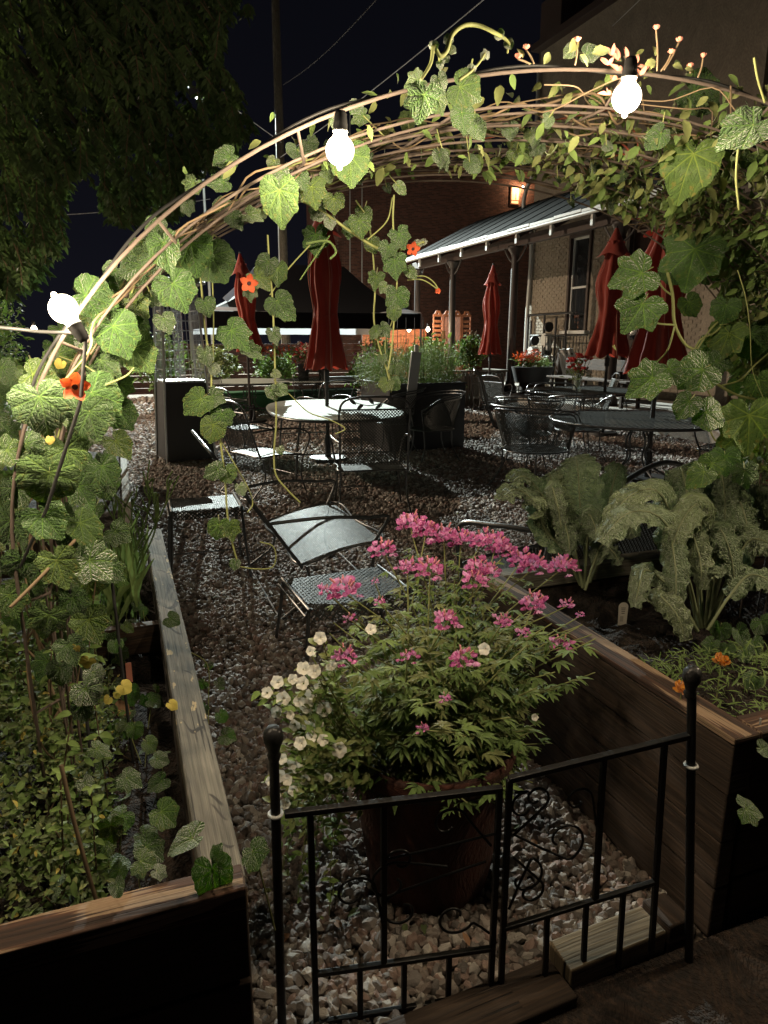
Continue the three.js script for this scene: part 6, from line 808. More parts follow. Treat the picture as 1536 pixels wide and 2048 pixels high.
{ // folding screen, cedar
  const t = thing('folding_screen', 'orange cedar folding screen with four scalloped slatted panels lit by lamps', 'screen', [9.2, 0, 19.0], 0.08);
  for (let k = 0; k < 4; k++) {
    const w = 0.31, x = (k - 1.5) * 0.32, P = part('panel', merge([box(0.035, 1.95, 0.03, x - w / 2 + 0.018, 1.22, 0, 0.004), box(0.035, 1.95, 0.03, x + w / 2 - 0.018, 1.22, 0, 0.004), box(w - 0.07, 0.08, 0.026, x, 0.4, 0, 0.004)]), M.cedar, t);
    const sh = new THREE.Shape(); sh.moveTo(-w / 2, 0); sh.lineTo(w / 2, 0); sh.lineTo(w / 2, 0.06); sh.quadraticCurveTo(w * 0.3, 0.07, 0.07, 0.15); sh.quadraticCurveTo(0, 0.19, -0.07, 0.15); sh.quadraticCurveTo(-w * 0.3, 0.07, -w / 2, 0.06); const hole = new THREE.Path(); hole.absarc(0, 0.09, 0.028, 0, 2 * PI, true); sh.holes.push(hole);
    part('crest', new THREE.ExtrudeGeometry(sh, { depth: 0.028, bevelEnabled: false, curveSegments: 8 }).translate(x, 2.19, -0.014), M.cedar, P);
    if (k === 0 || k === 3) for (let i = 0; i < 13; i++) part('slat', box(w - 0.075, 0.075, 0.016, x, 0.52 + i * 0.128, 0, 0.002), M.cedar, P); else for (let i = 0; i < 7; i++) part('slat', box(0.022, 1.74, 0.018, x - 0.105 + i * 0.035, 1.31, 0, 0.002), M.cedar, P);
  }
}
// brown board fence and lamps behind the canopy
{
  const t = thing('board_fence', 'low dark red board fence behind the flower beds and canopy', 'fence', [4.0, 0, 20]);
  for (let k = 0; k < 8; k++) part('board', box(9.6, 0.155, 0.03, 0, 0.2 + k * 0.165, 0, 0.006), M.fence, t); for (let k = 0; k < 6; k++) part('post', box(0.1, 1.5, 0.1, -4.6 + k * 1.84, 0.75, -0.07, 0.006), M.fence, t);
  const bx = thing('timber_wall', 'warm lit timber wall behind three small lamps left of the cedar screen', 'wall', [7.9, 0, 19.6]); for (let k = 0; k < 9; k++) part('board', box(2.0, 0.19, 0.04, -0.25, 0.15 + k * 0.2, 0, 0.006), M.cedar, bx);
}
for (const [px, py, l] of [[773, 660, 'small warm lamp under the canopy edge, leftmost of the three'], [818, 658, 'brightest small warm lamp between two others below the canopy corner'], [856, 658, 'small warm lamp right beside the cedar folding screen']]) { const p = atS(px, py, 18.6); bulb(l, p, V3(0, 1, 0), 3.0, 'small lamps on the timber wall', 2.4); }
bulb('tiny far string light glowing in the dark hedge at the left edge', atS(68, 657, 4.6), V3(0, 1, 0), 0.5, 'lights in the hedge', 0.7);
bulb('small warm lamp shining behind the glass tube of the patio heater', atS(345, 652, 13), V3(0, 1, 0), 1.5, 'far garden lamps', 1.6);
// far flower beds between tables and fence
for (const [x, s, rx, ry, m, l, fm] of [[2.2, 17.5, 0.8, 0.6, 2, 'yellow-green bushes in the far bed under the left canopy edge', null], [3.6, 17.2, 0.7, 0.5, 0, 'green shrub with orange blooms in the far bed below the canopy', 'orange'], [6.3, 17.4, 0.6, 0.75, 2, 'tall yellowish shrub in the far bed right of the central umbrella', null], [5.6, 16.2, 0.55, 0.4, 0, 'shrub with magenta blooms in the far bed beside the black planter', 'pink'], [0.8, 16.5, 0.9, 0.8, 1, 'dark green shrub in the far bed behind the patio heater', null], [8.0, 18.0, 0.9, 0.7, 0, 'leafy green shrub below the three small lamps', null]]) {
  const t = thing('flower_bush', l, 'shrub', [x, 0, s]); shrub(t, M.smallLeaf[m], 650, 0.13, blob(x, ry + 0.35, s, rx, ry, 0.5)); if (fm) shrub(t, fm === 'pink' ? M.pink[0] : M.orangeRed, 90, 0.10, blob(x, ry + 0.75, s - 0.2, rx, 0.3, 0.4)); const st = []; for (let i = 0; i < 10; i++) st.push(sweep([v(x + gauss() * 0.2, 0, s), v(x + gauss() * rx * 0.6, ry + 0.5, s)], 0.012, 4)); wpart('stem', merge(st), M.brownStem, t);
}
for (const [x, s, l] of [[3.55, 14.2, 'dark bucket of red and white flowers, left one on the far table'], [3.95, 14.1, 'dark bucket of pink and white flowers, right one on the far table']]) { const t = thing('flower_bucket', l, 'flower bucket', [x, 0.73, s]); part('bucket', new THREE.CylinderGeometry(0.12, 0.10, 0.34, 20).translate(0, 0.17, 0), M.black, t); shrub(t, M.smallLeaf[0], 120, 0.09, blob(x, 1.25, s, 0.26, 0.2, 0.22)); shrub(t, x < 3.7 ? M.red : M.pink[1], 50, 0.08, blob(x, 1.32, s - 0.05, 0.28, 0.18, 0.22)); shrub(t, M.cream, 24, 0.07, blob(x, 1.36, s - 0.08, 0.26, 0.16, 0.22)); }
{ const t = thing('ground_cloth', 'green cloth covering a low box behind the far left tables', 'cloth', [2.9, 0, 15.6]); part('top', box(4.4, 0.05, 0.5, 0, 0.42, 0, 0.02), M.greenMat, t); part('skirt', box(4.36, 0.38, 0.46, 0, 0.2, 0, 0.01), M.greenMat, t); }
// ================================================================ CANOPY TENT
{
  const S0 = 14.6, S1 = 17.9, t = thing('canopy_tent', 'black pop-up canopy tent with corner light put in as white pieces behind the central umbrella', 'canopy', [4.3, 0, 16.2]);
  const xl = atS(410, 640, S0).x, xr = atS(843, 628, S0).x, E = atS(843, 628, S0).y, sm = (S0 + S1) / 2, r0 = atS(548, 528, sm).x, r1 = atS(688, 528, sm).x, TOP = atS(600, 530, sm).y, VB = 0.32;
  const corner = { a: [xl, E, S0], b: [xr, E, S0], c: [xr, E, S1], d: [xl, E, S1] }, P = [r0, TOP, sm], Q = [r1, TOP, sm];
  const panel = (p00, p10, p01, p11, sag) => surf(14, 14, (a, b) => { const k = [0, 1, 2].map((i) => lerp(lerp(p00[i], p10[i], a), lerp(p01[i], p11[i], a), b)); return [k[0], k[1] - sag * sin(PI * b), -k[2]]; });
  wpart('roof_panel', panel(corner.a, corner.b, P, Q, 0.16), M.tent, t); wpart('roof_panel', panel(corner.b, corner.c, Q, Q, 0.16), M.tent, t); wpart('roof_panel', panel(corner.c, corner.d, Q, P, 0.16), M.tent, t); wpart('roof_panel', panel(corner.d, corner.a, P, P, 0.16), M.tent, t);
  const val = (a, b, m, y0 = E, y1 = E - VB, o = 0) => wpart('valance', surf(16, 3, (u, w) => [lerp(a[0], b[0], u), lerp(y0, y1, w) + 0.012 * sin(u * 50) * w, -lerp(a[2], b[2], u) + o + 0.01 * sin(u * 30)]), m, t);
  val(corner.a, corner.b, M.tent); val(corner.b, corner.c, M.tent); val(corner.d, corner.c, M.tentWhite, E - 0.05, E - 0.42); val(corner.d, corner.a, M.tent);  // far valance is coloured white to stand for its lit inner face
  // white pieces painting the light caught on the lower corners and ridge edges
  const litWedge = (c, tx, k) => wpart('lit_corner', surf(4, 4, (a, b) => { const x0 = c[0], x1 = lerp(c[0], tx, k); const xx = lerp(x0, x1, a); const top = lerp(c[1] + 0.015, c[1] + 0.11, 1 - abs(a * 2 - 0.7)); return [xx, lerp(c[1] + 0.012, top, b), -(c[2] - 0.02 + 0.1 * b)]; }), M.tentWhite, t);
  litWedge(corner.b, xl, 0.25); litWedge(corner.a, xr, 0.27);
  for (const [p, q] of [[[505, 548], [520, 530]], [[450, 600], [480, 572]]]) { const a = atS(...p, sm - 0.9), b = atS(...q, sm - 0.6); wpart('lit_ridge', flat(a, b, 0.12, 0.01), M.tentWhite, t); }
  for (const k of ['a', 'b', 'c', 'd']) { const c = corner[k]; wpart('leg', flat(v(c[0] * 0.995 + 0.02, 0, c[2]), v(c[0] * 0.995 + 0.02, E, c[2]), 0.035, 0.035), M.steel, t); }
  wpart('truss', merge([flat(v(xl, E - 0.05, S0 + 0.03), v(xr, E - 0.05, S0 + 0.03), 0.02, 0.02), flat(v(xl, E - 0.05, S1), v(xr, E - 0.05, S1), 0.02, 0.02)]), M.steel, t);
}
// ================================================================ BUILDINGS
const WALLX = 11, EAVEX = 8.5, EAVEY = 3.88, WALLY = 5.13;
const brickGeo = new RoundedBoxGeometry(0.205, 0.062, 0.03, 1, 0.004);
{ // far brick building
  const t = thing('brick_building', 'dark red brick building with a small lit upper window behind the canopy', 'building', [15, 0, 34.8]), x0 = atS(638, 600, 34.5).x, x1 = 22, H = atS(800, 318, 34.5).y;
  wpart('wall', box(x1 - x0, H, 0.5, (x0 + x1) / 2, H / 2, -35.05, 0), M.mortar, t); wpart('side_wall', box(0.3, H, 1.2, x0 + 0.15, H / 2, -35.9, 0), M.brick[1], t);
  wpart('pilaster', box(1.05, H, 0.25, x0 + 0.53, H / 2, -34.7, 0), M.mortar, t);
  const L = [[], [], []]; for (let r = 0; r * 0.076 < H; r++) for (let x = x0 + 0.02; x < x1 - 0.1; x += 0.217) { const y = r * 0.076 + 0.04, xx = x + (r % 2 ? 0.108 : 0) + 0.1; const pil = xx < x0 + 1.0; L[Math.floor(rnd() * 3)].push(mat4(v(xx, y, (pil ? 34.57 : 34.795)).sub(t.position), new THREE.Quaternion(), V3(1, 1, rr(0.8, 1.2)))); }
  L.forEach((l, k) => instanced('bricks', brickGeo, M.brick[k], l, t));
  const w = atS(1030, 391, 34.75); const fr = wpart('window', merge([box(0.55, 0.06, 0.08, w.x, w.y + 0.42, w.z, 0.004), box(0.55, 0.06, 0.08, w.x, w.y - 0.42, w.z, 0.004), box(0.06, 0.78, 0.08, w.x - 0.245, w.y, w.z, 0.004), box(0.06, 0.78, 0.08, w.x + 0.245, w.y, w.z, 0.004), box(0.43, 0.04, 0.05, w.x, w.y - 0.24, w.z, 0.003), box(0.04, 0.5, 0.05, w.x + 0.05, w.y + 0.05, w.z, 0.003)]), M.cedar, t); wpart('pane', box(0.44, 0.8, 0.02, w.x, w.y, w.z + 0.0, 0.001), M.litPane, t, fr);
  const aw = atS(800, 606, 34.7); const f2 = wpart('window', merge([box(1.1, 0.1, 0.1, aw.x, aw.y + 0.3, aw.z, 0.004), box(0.07, 0.7, 0.1, aw.x + 0.5, aw.y - 0.08, aw.z, 0.004), box(0.07, 0.7, 0.1, aw.x - 0.5, aw.y - 0.08, aw.z, 0.004)]), M.brownTrim, t); wpart('pane', box(1.0, 0.66, 0.03, aw.x, aw.y - 0.08, aw.z, 0.001), M.pane, t, f2);
  for (const [px, a, b] of [[700, 380, 560], [724, 470, 590]]) wpart('conduit', bar(atS(px, a - 180, 34.4), atS(px, b + 90, 34.4), 0.03, 8), M.galv, t);
  wpart('parapet', box(x1 - x0 + 0.1, 0.18, 0.62, (x0 + x1) / 2, H + 0.09, -35.05, 0.01), M.brownTrim, t);
}
{ const p = atS(1046, 374, 34.4), t = thing('wall_lamp', 'small warm wall lamp at the corner of the lit upper window', 'lamp', [p.x, p.y, -p.z]); part('lamp_bulb', new THREE.SphereGeometry(0.06, 12, 10), M.bulbGlow, t); part('bracket', box(0.05, 0.12, 0.12, 0, 0.09, -0.05, 0.01), M.black, t); lampAt(p.clone().add(V3(0, 0, 0)), rgb(1, 0.66, 0.36), 9, 3); }
{ // painted brick house with the porch
  const t = thing('house', 'beige painted brick house with a tall dark window beside the porch', 'house', [13, 0, 13]), s0 = 8.7, s1 = 17.8, H = 8.8;
  const win = { a: 15.9, b: 15.12, y0: 1.78, y1: 4.06 }, door = { a: 13.7, b: 12.85, y0: 0.3, y1: 4.1 };
  const seg = (sa, sb, ya, yb, m = M.beige) => { if (sb - sa > 0.01 && yb - ya > 0.01) return box(0.4, yb - ya, sb - sa, WALLX + 0.2, (ya + yb) / 2, -(sa + sb) / 2, 0); };
  wpart('wall', merge([seg(s0, door.b, 0, H), seg(door.b, door.a, door.y1, H), seg(door.a, win.b, 0, H), seg(win.b, win.a, 0, win.y0), seg(win.b, win.a, win.y1, H), seg(win.a, s1, 0, H)]), M.beige, t);
  wpart('end_wall', box(6, H, 0.3, WALLX + 3.4, H / 2, -(s1 - 0.15), 0), M.beige, t); wpart('recessed_wall', box(0.4, H, 6.5, WALLX + 1.6, H / 2, -(s0 - 3.2), 0), M.brownTrim, t);
  { const c0 = atS(1080, 60, 19), c1 = atS(1158, 60, 19); const ct = atS(1110, 12, 19).y; wpart('chimney', box(c1.x - c0.x, ct - 8.2, 1.0, (c0.x + c1.x) / 2, (ct + 8.2) / 2, -18.5, 0.02), M.brownTrim, t); }
  wpart('cornice', box(0.7, 0.16, s1 - s0 + 0.2, WALLX + 0.1, H + 0.08, -(s0 + s1) / 2, 0.01), M.brownTrim, t);
  const L = []; let nb = 0; const ry = new THREE.Quaternion().setFromAxisAngle(UPV, PI / 2);
  for (let r = 0; r * 0.078 < 4.9; r++) for (let s = 11.4; s < s1 - 0.1; s += 0.222) { const y = 0.34 + r * 0.078, ss = s + (r % 2 ? 0.111 : 0) + 0.06; if (ss > s1 - 0.12 || (ss > win.b - 0.2 && ss < win.a + 0.2 && y > win.y0 - 0.12 && y < win.y1 + 0.12) || (ss > door.b - 0.2 && ss < door.a + 0.2 && y < door.y1 + 0.15)) continue; const m = mat4(v(WALLX - 0.003, y, ss).sub(t.position), ry, V3(1, 1, rr(0.55, 1.0))); if (nb < 295 && ss > 14.2 && ss < 17.7 && y > 1.5 && y < 4) { nb++; part('brick', brickGeo, M.beige, t).applyMatrix4(m); } else L.push(m); }
  instanced('bricks', brickGeo, M.beige, L, t);
  const sc = (win.a + win.b) / 2, sw = win.a - win.b, hc = (win.y0 + win.y1) / 2, hw = win.y1 - win.y0;
  const wf = wpart('window', merge([box(0.12, hw + 0.16, 0.08, WALLX + 0.0, hc, -(win.a + 0.02), 0.006), box(0.12, hw + 0.16, 0.08, WALLX, hc, -(win.b - 0.02), 0.006), box(0.12, 0.09, sw, WALLX, win.y1, -sc, 0.006)]), M.brownTrim, t); wpart('sash', merge([box(0.05, hw, 0.045, WALLX + 0.04, hc, -(win.a - 0.05), 0.003), box(0.05, hw, 0.045, WALLX + 0.04, hc, -(win.b + 0.05), 0.003), box(0.06, 0.05, sw - 0.1, WALLX + 0.03, hc - 0.1, -sc, 0.003), box(0.05, 0.05, sw - 0.1, WALLX + 0.04, win.y1 - 0.07, -sc, 0.003)]), M.trim.clone(), t, wf); wpart('pane', box(0.02, hw - 0.05, sw - 0.1, WALLX + 0.07, hc, -sc, 0.001), M.pane, t, wf); wpart('sill', box(0.22, 0.08, sw + 0.3, WALLX - 0.04, win.y0 - 0.05, -sc, 0.006), M.trim, t, wf); wpart('curtain', surf(12, 4, (a, b) => [WALLX + 0.16 + 0.02 * sin(a * 25), lerp(win.y0 + 0.05, hc - 0.15, b), -(win.b + 0.06 + a * 0.3)]), M.tentWhite, t, wf);
  const dc = (door.a + door.b) / 2, dw = door.a - door.b, df = wpart('door', merge([box(0.1, door.y1 - 0.3, 0.1, WALLX, 2.2, -(door.a), 0.006), box(0.1, door.y1 - 0.3, 0.1, WALLX, 2.2, -(door.b), 0.006), box(0.1, 0.12, dw, WALLX, door.y1, -dc, 0.006), box(0.1, 0.1, dw, WALLX, 2.9, -dc, 0.006), box(0.06, 2.5, dw - 0.1, WALLX + 0.1, 1.57, -dc, 0.004)]), M.brownTrim, t); wpart('transom_pane', box(0.03, 1.0, dw - 0.1, WALLX + 0.1, 3.5, -dc, 0.002), M.fence, t, df); wpart('glass', box(0.02, 1.1, dw - 0.35, WALLX + 0.065, 2.1, -dc, 0.002), M.pane, t, df); wpart('handle', bar(v(WALLX + 0.04, 1.25, door.b + 0.15), v(WALLX + 0.04, 1.45, door.b + 0.15), 0.015), M.steel, t, df);
  // pilaster, and the far bare strip of upper wall
  wpart('pilaster', box(0.08, H, 0.35, WALLX - 0.04, H / 2, -10.6, 0.004), M.beige, t); wpart('downpipe', bar(v(WALLX - 0.1, 0, 8.95), v(WALLX - 0.1, H, 8.95), 0.06, 10), M.brownTrim, t);
  wpart('drainpipe', sweep(spline([v(WALLX - 0.08, 8.3, 17.72), v(WALLX - 0.08, 6.2, 17.72), v(WALLX - 0.09, 5.9, 17.72), v(WALLX - 0.2, 5.5, 17.9), v(WALLX - 0.22, 5.0, 17.95), v(WALLX - 0.12, 4.6, 17.72), v(WALLX - 0.1, 2, 17.72), v(WALLX - 0.1, 0.3, 17.72)], 50), 0.055, 10), M.galv, t);
}
{ // porch
  const t = thing('porch', 'long lean-to porch with a dark metal roof and slim columns along the house', 'porch', [9.7, 0, 14]), s0 = 5.6, s1 = 21.15, n = 17, sl = Math.atan2(WALLY - EAVEY, WALLX - EAVEX), Lr = Math.hypot(WALLY - EAVEY, WALLX - EAVEX);
  for (let k = 0; k < n; k++) { const w = (s1 - s0) / n, s = s0 + (k + 0.5) * w, g = merge([box(Lr, 0.03, w - 0.012, 0, 0, 0, 0.003), box(Lr, 0.02, 0.022, 0, 0.02, w / 2 - 0.02, 0.004)]).rotateZ(sl).translate((EAVEX + WALLX) / 2, (EAVEY + WALLY) / 2 + 0.03, -s); wpart('roof_panel', g, M.roof, t); wpart('eave_flashing', box(0.05, 0.055, w * 0.985, EAVEX - 0.02 - 0.004 * (k % 2), EAVEY + 0.03 + 0.012 * (k % 2), -s, 0.004).rotateX(0.0), M.trim, t); }
  wpart('gutter', bar(v(EAVEX - 0.02, EAVEY - 0.03, s0), v(EAVEX - 0.02, EAVEY - 0.03, s1), 0.035, 8), M.trim, t);
  for (let s = 6.3; s < s1; s += 1.36) { wpart('rafter', box(Lr - 0.1, 0.16, 0.07, 0, 0, 0, 0.004).rotateZ(sl).translate((EAVEX + WALLX) / 2 + 0.02, (EAVEY + WALLY) / 2 - 0.08, -s), M.brownTrim, t); wpart('rafter_tail', box(0.05, 0.2, 0.075, EAVEX + 0.035, EAVEY - 0.16, -s, 0.004), M.trim, t); }
  wpart('beam', box(0.14, 0.2, s1 - s0, EAVEX + 0.4, EAVEY - 0.14, -(s0 + s1) / 2, 0.006), M.brownTrim, t);
  for (const s of [7.9, 11.35, 15.1, 18.4, 20.9]) { wpart('column', new THREE.LatheGeometry([[0.0, 0.3], [0.17, 0.3], [0.17, 0.42], [0.12, 0.48], [0.105, 0.6], [0.085, 3.3], [0.10, 3.36], [0.085, 3.4], [0.10, 3.48], [0.17, 3.58], [0.18, 3.62], [0.18, 3.66], [0, 3.66]].map(([a, b]) => new THREE.Vector2(a, b)), 20).translate(EAVEX + 0.4, 0, -s), M.column, t); for (const k of [-1, 1]) wpart('bracket', sweep(spline([v(EAVEX + 0.4, 3.3, s + k * 0.1), v(EAVEX + 0.4, 3.42, s + k * 0.3), v(EAVEX + 0.4, 3.64, s + k * 0.5)], 8), 0.022, 5), M.column, t); }
  wpart('deck', box(WALLX - EAVEX + 0.2, 0.3, s1 - s0, (WALLX + EAVEX) / 2 - 0.1, 0.15, -(s0 + s1) / 2, 0.01), M.concrete, t);
}
{ // gas meters
  const t = thing('gas_meters', 'cluster of grey gas meters and black pipes on the house wall', 'gas meter', [10.75, 0.3, 16.5]), pi = [];
  const B = (a, b, r = 0.03) => bar(V3(a[0], a[1], a[2]), V3(b[0], b[1], b[2]), r, 8);
  for (const z of [-0.75, -0.1, 0.45, 0.9]) pi.push(B([0, 0, z], [0, 1.9 - abs(z) * 0.2, z])); pi.push(B([0, 1.9, 1.2], [0, 1.9, -0.9]), B([0, 1.35, 0.9], [0, 1.35, -0.75]), B([0, 0.8, 1.1], [0, 0.8, -0.75]), B([0, 1.9, -0.9], [0, 0.2, -0.9], 0.035)); part('pipe', merge(pi), M.black, t);
  for (const [y, z] of [[1.25, 0.2], [0.65, 0.2], [0.9, -0.45]]) { part('meter_body', merge([new THREE.CylinderGeometry(0.16, 0.16, 0.2, 20).rotateZ(PI / 2).translate(-0.08, y, z), box(0.16, 0.32, 0.2, -0.06, y - 0.12, z, 0.03)]), M.galv, t); part('regulator', new THREE.CylinderGeometry(0.13, 0.13, 0.06, 18).rotateX(PI / 2).translate(-0.05, y + 0.32, z), M.black, t); }
  const r = thing('railing', 'short black iron railing under the tall house window', 'railing', [10.4, 0.3, 14.9]); const bars = []; part('top_rail', bar(V3(0, 1.35, -1.1), V3(0, 1.35, 0.7), 0.02, 8), M.iron, r); for (let k = 0; k < 14; k++) part('picket', bar(V3(0, 0.15, -1.05 + k * 0.132), V3(0, 1.35, -1.05 + k * 0.132), 0.011, 6), M.iron, r); part('bottom_rail', bar(V3(0, 0.15, -1.1), V3(0, 0.15, 0.7), 0.018, 8), M.iron, r);
  const b = thing('porch_bench', 'brown plank bench along the porch edge behind the vase table', 'bench', [8.9, 0.3, 11.9]); for (let k = 0; k < 3; k++) part('seat_plank', box(0.14, 0.035, 2.6, -0.16 + k * 0.16, 0.48, 0, 0.006), M.brown, b); part('backrest', box(0.03, 0.22, 2.6, 0.26, 0.75, 0, 0.006), M.brown, b); for (const z of [-1.15, 0, 1.15]) for (const x of [-0.18, 0.2]) part('leg', box(0.06, 0.48, 0.06, x, 0.23, z, 0.005), M.darkenedWood, b);
  const c = thing('white_cloth', 'crumpled white cloth draped over the railing end beside the gas meters', 'cloth', [9.6, 0.3, 13.9]); part('cloth', surf(20, 20, (a, q) => { const x = (a - 0.5) * 0.4; return [x + 0.05 * noise(a * 4, q * 4), 1.05 - 0.9 * abs(q - 0.35) + 0.05 * noise(a * 5, q * 5, 3), (q - 0.35) * 0.35 + 0.08 * noise(a * 6, q * 3, 7)]; }), M.white, c); part('stand', box(0.4, 0.95, 0.1, 0, 0.48, 0, 0.01), M.darkenedWood, c);
}
// ================================================================ POLE, WIRES, YARD LAMP
{
  const t = thing('utility_pole', 'grey weathered utility pole rising behind the canopy tent', 'utility pole', [5.4, 0, 24]); part('pole', sweep([V3(0, 0, 0), V3(0.03, 11.8, 0)], (k) => 0.17 - 0.05 * k, 14), M.pole, t); part('ground_wire', bar(V3(-0.16, 0, 0.06), V3(-0.1, 8.4, 0.1), 0.012, 5), M.galv, t);
  const wire = (l, a, b, sag, r, m = M.wire) => { const pts = []; for (let i = 0; i <= 24; i++) { const p = a.clone().lerp(b, i / 24); p.y -= sag * sin(PI * i / 24); pts.push(p); } single('overhead_wire', sweep(pts, r, 5), m, l, 'wire'); };
  wire('bright service wire slanting from the upper right sky down behind the arch', atS(1010, -36, 12), atS(560, 315, 23.9), 0.1, 0.011);
  wire('dim overhead wire from the utility pole up to the right', atS(566, 170, 23.9), atS(770, -20, 14), 0.15, 0.012, M.darkWire);
  wire('short bright guy wire left of the utility pole', atS(476, 222, 20), atS(563, 285, 23.9), 0, 0.012);
  wire('thin bright wire crossing the dark sky at the left under the tree', atS(90, 432, 16), atS(420, 398, 20), 0.05, 0.01);
  wire('faint thin wire against the beige house wall at the top right', atS(1225, 52, 13), atS(1290, -10, 11), 0, 0.006);
}
{
  const p = atS(398, 192, 34), t = thing('yard_lamp', 'bright white yard flood lamp glinting through the tree leaves', 'lamp', [p.x, 0, -p.z]), aim = v(3.2, 0, 7.5);
  part('mast', new THREE.CylinderGeometry(0.05, 0.07, p.y - 0.1, 12).translate(0, (p.y - 0.1) / 2, -0.2), M.galv, t); part('lamp_arm', bar(V3(0, p.y - 0.12, -0.2), V3(0, p.y + 0.02, -0.08), 0.03, 8), M.galv, t);
  const q = new THREE.Quaternion().setFromUnitVectors(V3(0, 0, 1), aim.clone().sub(p).normalize());
  const baffle = part('light_baffle', merge([box(0.6, 0.02, 0.6, -0.17, 0.2, 0.2, 0.004), box(0.012, 0.405, 0.5, 0.125, 0.0175, 0.25, 0.003), box(0.6, 0.40, 0.012, -0.17, 0.013, 0.505, 0.003)]), M.black, t); baffle.position.set(0, p.y, 0);  // added plates, shaped to keep the flood off the house and near ground
  const H = part('lamp_housing', box(0.30, 0.28, 0.1, -0.04, 0, -0.05, 0.02), M.black, t); H.position.set(0, p.y, 0); H.quaternion.copy(q); const L = part('lamp_lens', box(0.2, 0.22, 0.02, -0.02, 0, 0.012, 0.004), M.floodGlow, t); L.position.set(0, p.y, 0); L.quaternion.copy(q);
  const l = new THREE.SpotLight(rgb(0.88, 1, 0.94), FLOOD, 0, 1.25, 0.15, 2); l.position.copy(p.clone().addScaledVector(aim.clone().sub(p).normalize(), 0.06)); l.target.position.copy(aim); l.castShadow = true; l.shadow.radius = 1.5; scene.add(l, l.target);
  const q2 = v(-6.5, 7.2, 17), st = thing('fill_lamp', 'unseen warm fill lamp added on a pole beyond the hedge at the left', 'street lamp', [-6.5, 0, 17]); part('lamp_post', new THREE.CylinderGeometry(0.06, 0.09, 7.3, 12).translate(-0.3, 3.65, 0), M.galv, st); part('lamp_shade', new THREE.CylinderGeometry(0.10, 0.34, 0.22, 28, 1, true).translate(0, 7.255, 0), std({ color: rgb(0.03, 0.03, 0.03), side: THREE.DoubleSide, roughness: 0.7 }), st); part('lamp_cap', new THREE.CylinderGeometry(0.06, 0.11, 0.06, 20).translate(0, 7.38, 0), M.black, st); part('lamp_arm', bar(V3(-0.3, 7.25, 0), V3(0, 7.4, 0), 0.03, 8), M.galv, st); part('lamp_bulb', new THREE.SphereGeometry(0.07, 12, 10).translate(0, 7.2, 0), M.bulbGlow, st); lampAt(q2, rgb(1, 0.78, 0.55), FILL, 4);  // unseen lamp and shade, added for warm fill on patio and lower house wall
}
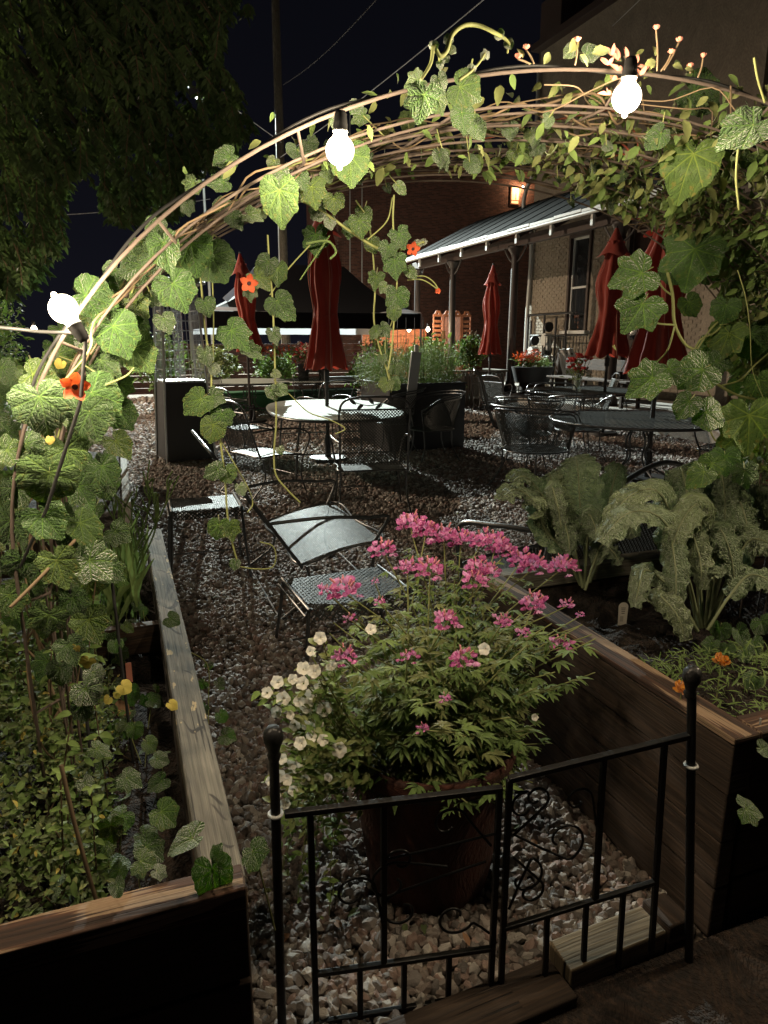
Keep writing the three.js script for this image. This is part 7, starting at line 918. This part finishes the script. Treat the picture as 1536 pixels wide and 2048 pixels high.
// ================================================================ TREE AND HEDGE ON THE LEFT
{
  const t = thing('drooping_tree', 'large dark tree with drooping pointed leaves overhanging the upper left', 'tree', [-2.6, 0, 7.2]), limb = [];
  part('trunk', sweep(spline([V3(0, 0, 0), V3(0.1, 1.5, 0), V3(-0.05, 3.2, 0.1), V3(0.25, 5, 0.1)], 16), (k) => 0.24 - 0.11 * k, 12), M.pole, t);
  const poly = [[-60, -60], [470, -60], [512, 25], [445, 55], [440, 100], [482, 158], [492, 205], [512, 268], [470, 292], [462, 335], [398, 348], [382, 398], [352, 442], [300, 448], [232, 458], [206, 432], [188, 368], [150, 345], [128, 420], [134, 500], [90, 560], [30, 600], [-60, 620]];
  const inside = (x, y) => { let c = false; for (let i = 0, j = poly.length - 1; i < poly.length; j = i++) { const [a, b] = poly[i], [d, e] = poly[j]; if ((b > y) !== (e > y) && x < (d - a) * (y - b) / (e - b) + a) c = !c; } return c; };
  const lists = [[], []], leafG = lance(1, 0.46, 3, 0.3, 0.3); let tw = [];
  for (let i = 0; i < 2100; i++) {
    const x0 = rr(-60, 500), y0 = rr(-60, 560); if (!inside(x0, y0)) continue; if (noise(x0 / 55, y0 / 55, 3) < -0.12 || Math.hypot(x0 + 20 - 398, y0 + 30 - 192) < 20) continue;
    const s = rr(4.6, 7.6), len = rr(35, 95), dx = rr(-0.15, 0.8), pts = []; for (let k = 0; k <= 5; k++) { const x = x0 + dx * len * k / 5 + 12 * noise(k, i), y = y0 + len * k / 5; if (k && !inside(x, y)) break; pts.push(atS(x, y, s)); }
    if (pts.length < 3) continue; tw.push(sweep(pts, 0.004, 3)); const n = 4 * pts.length;
    for (let k = 0; k < n; k++) { const f = k / n * (pts.length - 1.01), j = Math.floor(f), p = pts[j].clone().lerp(pts[j + 1], f - j), side = k % 2 ? 1 : -1; lists[i % 2].push(mat4(p.sub(t.position), facing(RIGHT.clone().multiplyScalar(side * rr(0.1, 1.0)).add(V3(gauss() * 0.5, -rr(0.2, 1), gauss() * 0.5)), V3(gauss() * 0.7, 0.4 + gauss() * 0.3, 0.8)), s / 5.6 * rr(0.04, 0.075))); }
  }
  lists.forEach((l, k) => instanced('crown', leafG, M.treeLeaf[k], l, t));
  for (const [x, y, s] of [[60, 100, 6], [250, 60, 6], [380, 90, 5.6], [200, 300, 6], [330, 250, 5.6], [60, 350, 6.4], [400, 20, 6.5]]) { const e = atS(x, y, s), b = V3(rr(-2.6, -2.3), rr(3.4, 5.2), -7.2); limb.push(sweep(spline([b, b.clone().lerp(e, 0.5).add(V3(0, 0.5, 0)), e], 14), (k) => 0.075 - 0.06 * k, 7)); }
  wpart('limb', merge(limb), M.pole, t); wpart('twig', merge(tw), M.brownStem, t);
}
{
  const t = thing('hedge', 'dense dark green hedge along the left edge behind the vine', 'hedge', [-1.3, 0, 5.2]), st = [];
  const place = () => { const s = rr(3.0, 9.5), x = -0.62 - 0.05 * s - Math.pow(rnd(), 1.6) * 1.1 + 0.18 * noise(s * 2, 2), top = 1.75 + 0.4 * noise(s * 1.3, x * 2) + 0.04 * s; return v(x + 0.12 * gauss(), rr(0.2, top), s); };
  shrub(t, M.smallLeaf[1], 9000, 0.065, place, THIN[0]); shrub(t, M.smallLeaf[0], 7000, 0.06, place, OVAL[0]); shrub(t, M.smallLeaf[2], 3000, 0.05, place, OVAL[1]);
  for (let i = 0; i < 60; i++) { const s = rr(3, 9), x = -0.9 - 0.05 * s - rnd() * 0.6; st.push(sweep(spline([v(x, 0, s), v(x + gauss() * 0.1, 0.9, s), v(x + gauss() * 0.25, 1.8, s)], 6), 0.012, 5)); } wpart('stem', merge(st), M.brownStem, t);
}
{
  const t = thing('fallen_leaves', 'scattered dry leaves and bits of stalk lying on the gravel path', 'leaves', [0.9, 0, 2.6], 0, null, 'stuff'), L = [[], []];
  for (let i = 0; i < 90; i++) { const s = 1.3 + 6 * Math.pow(rnd(), 1.4), x = rr(0.2, s < 2.5 ? 1.25 : 3.4); L[i % 2].push(leafXf(pick(OVAL), v(x, 0.022, s), V3(gauss(), 0.1, gauss()), V3(gauss() * 0.3, 1, gauss() * 0.3), rr(0.018, 0.045))); }
  wpart('dry_leaf', merge(L[0]), M.dryLeaf, t, t, 'stuff'); wpart('faded_leaf', merge(L[1]), M.bedLeaf, t, t, 'stuff');
}
renderer.render(scene, camera);
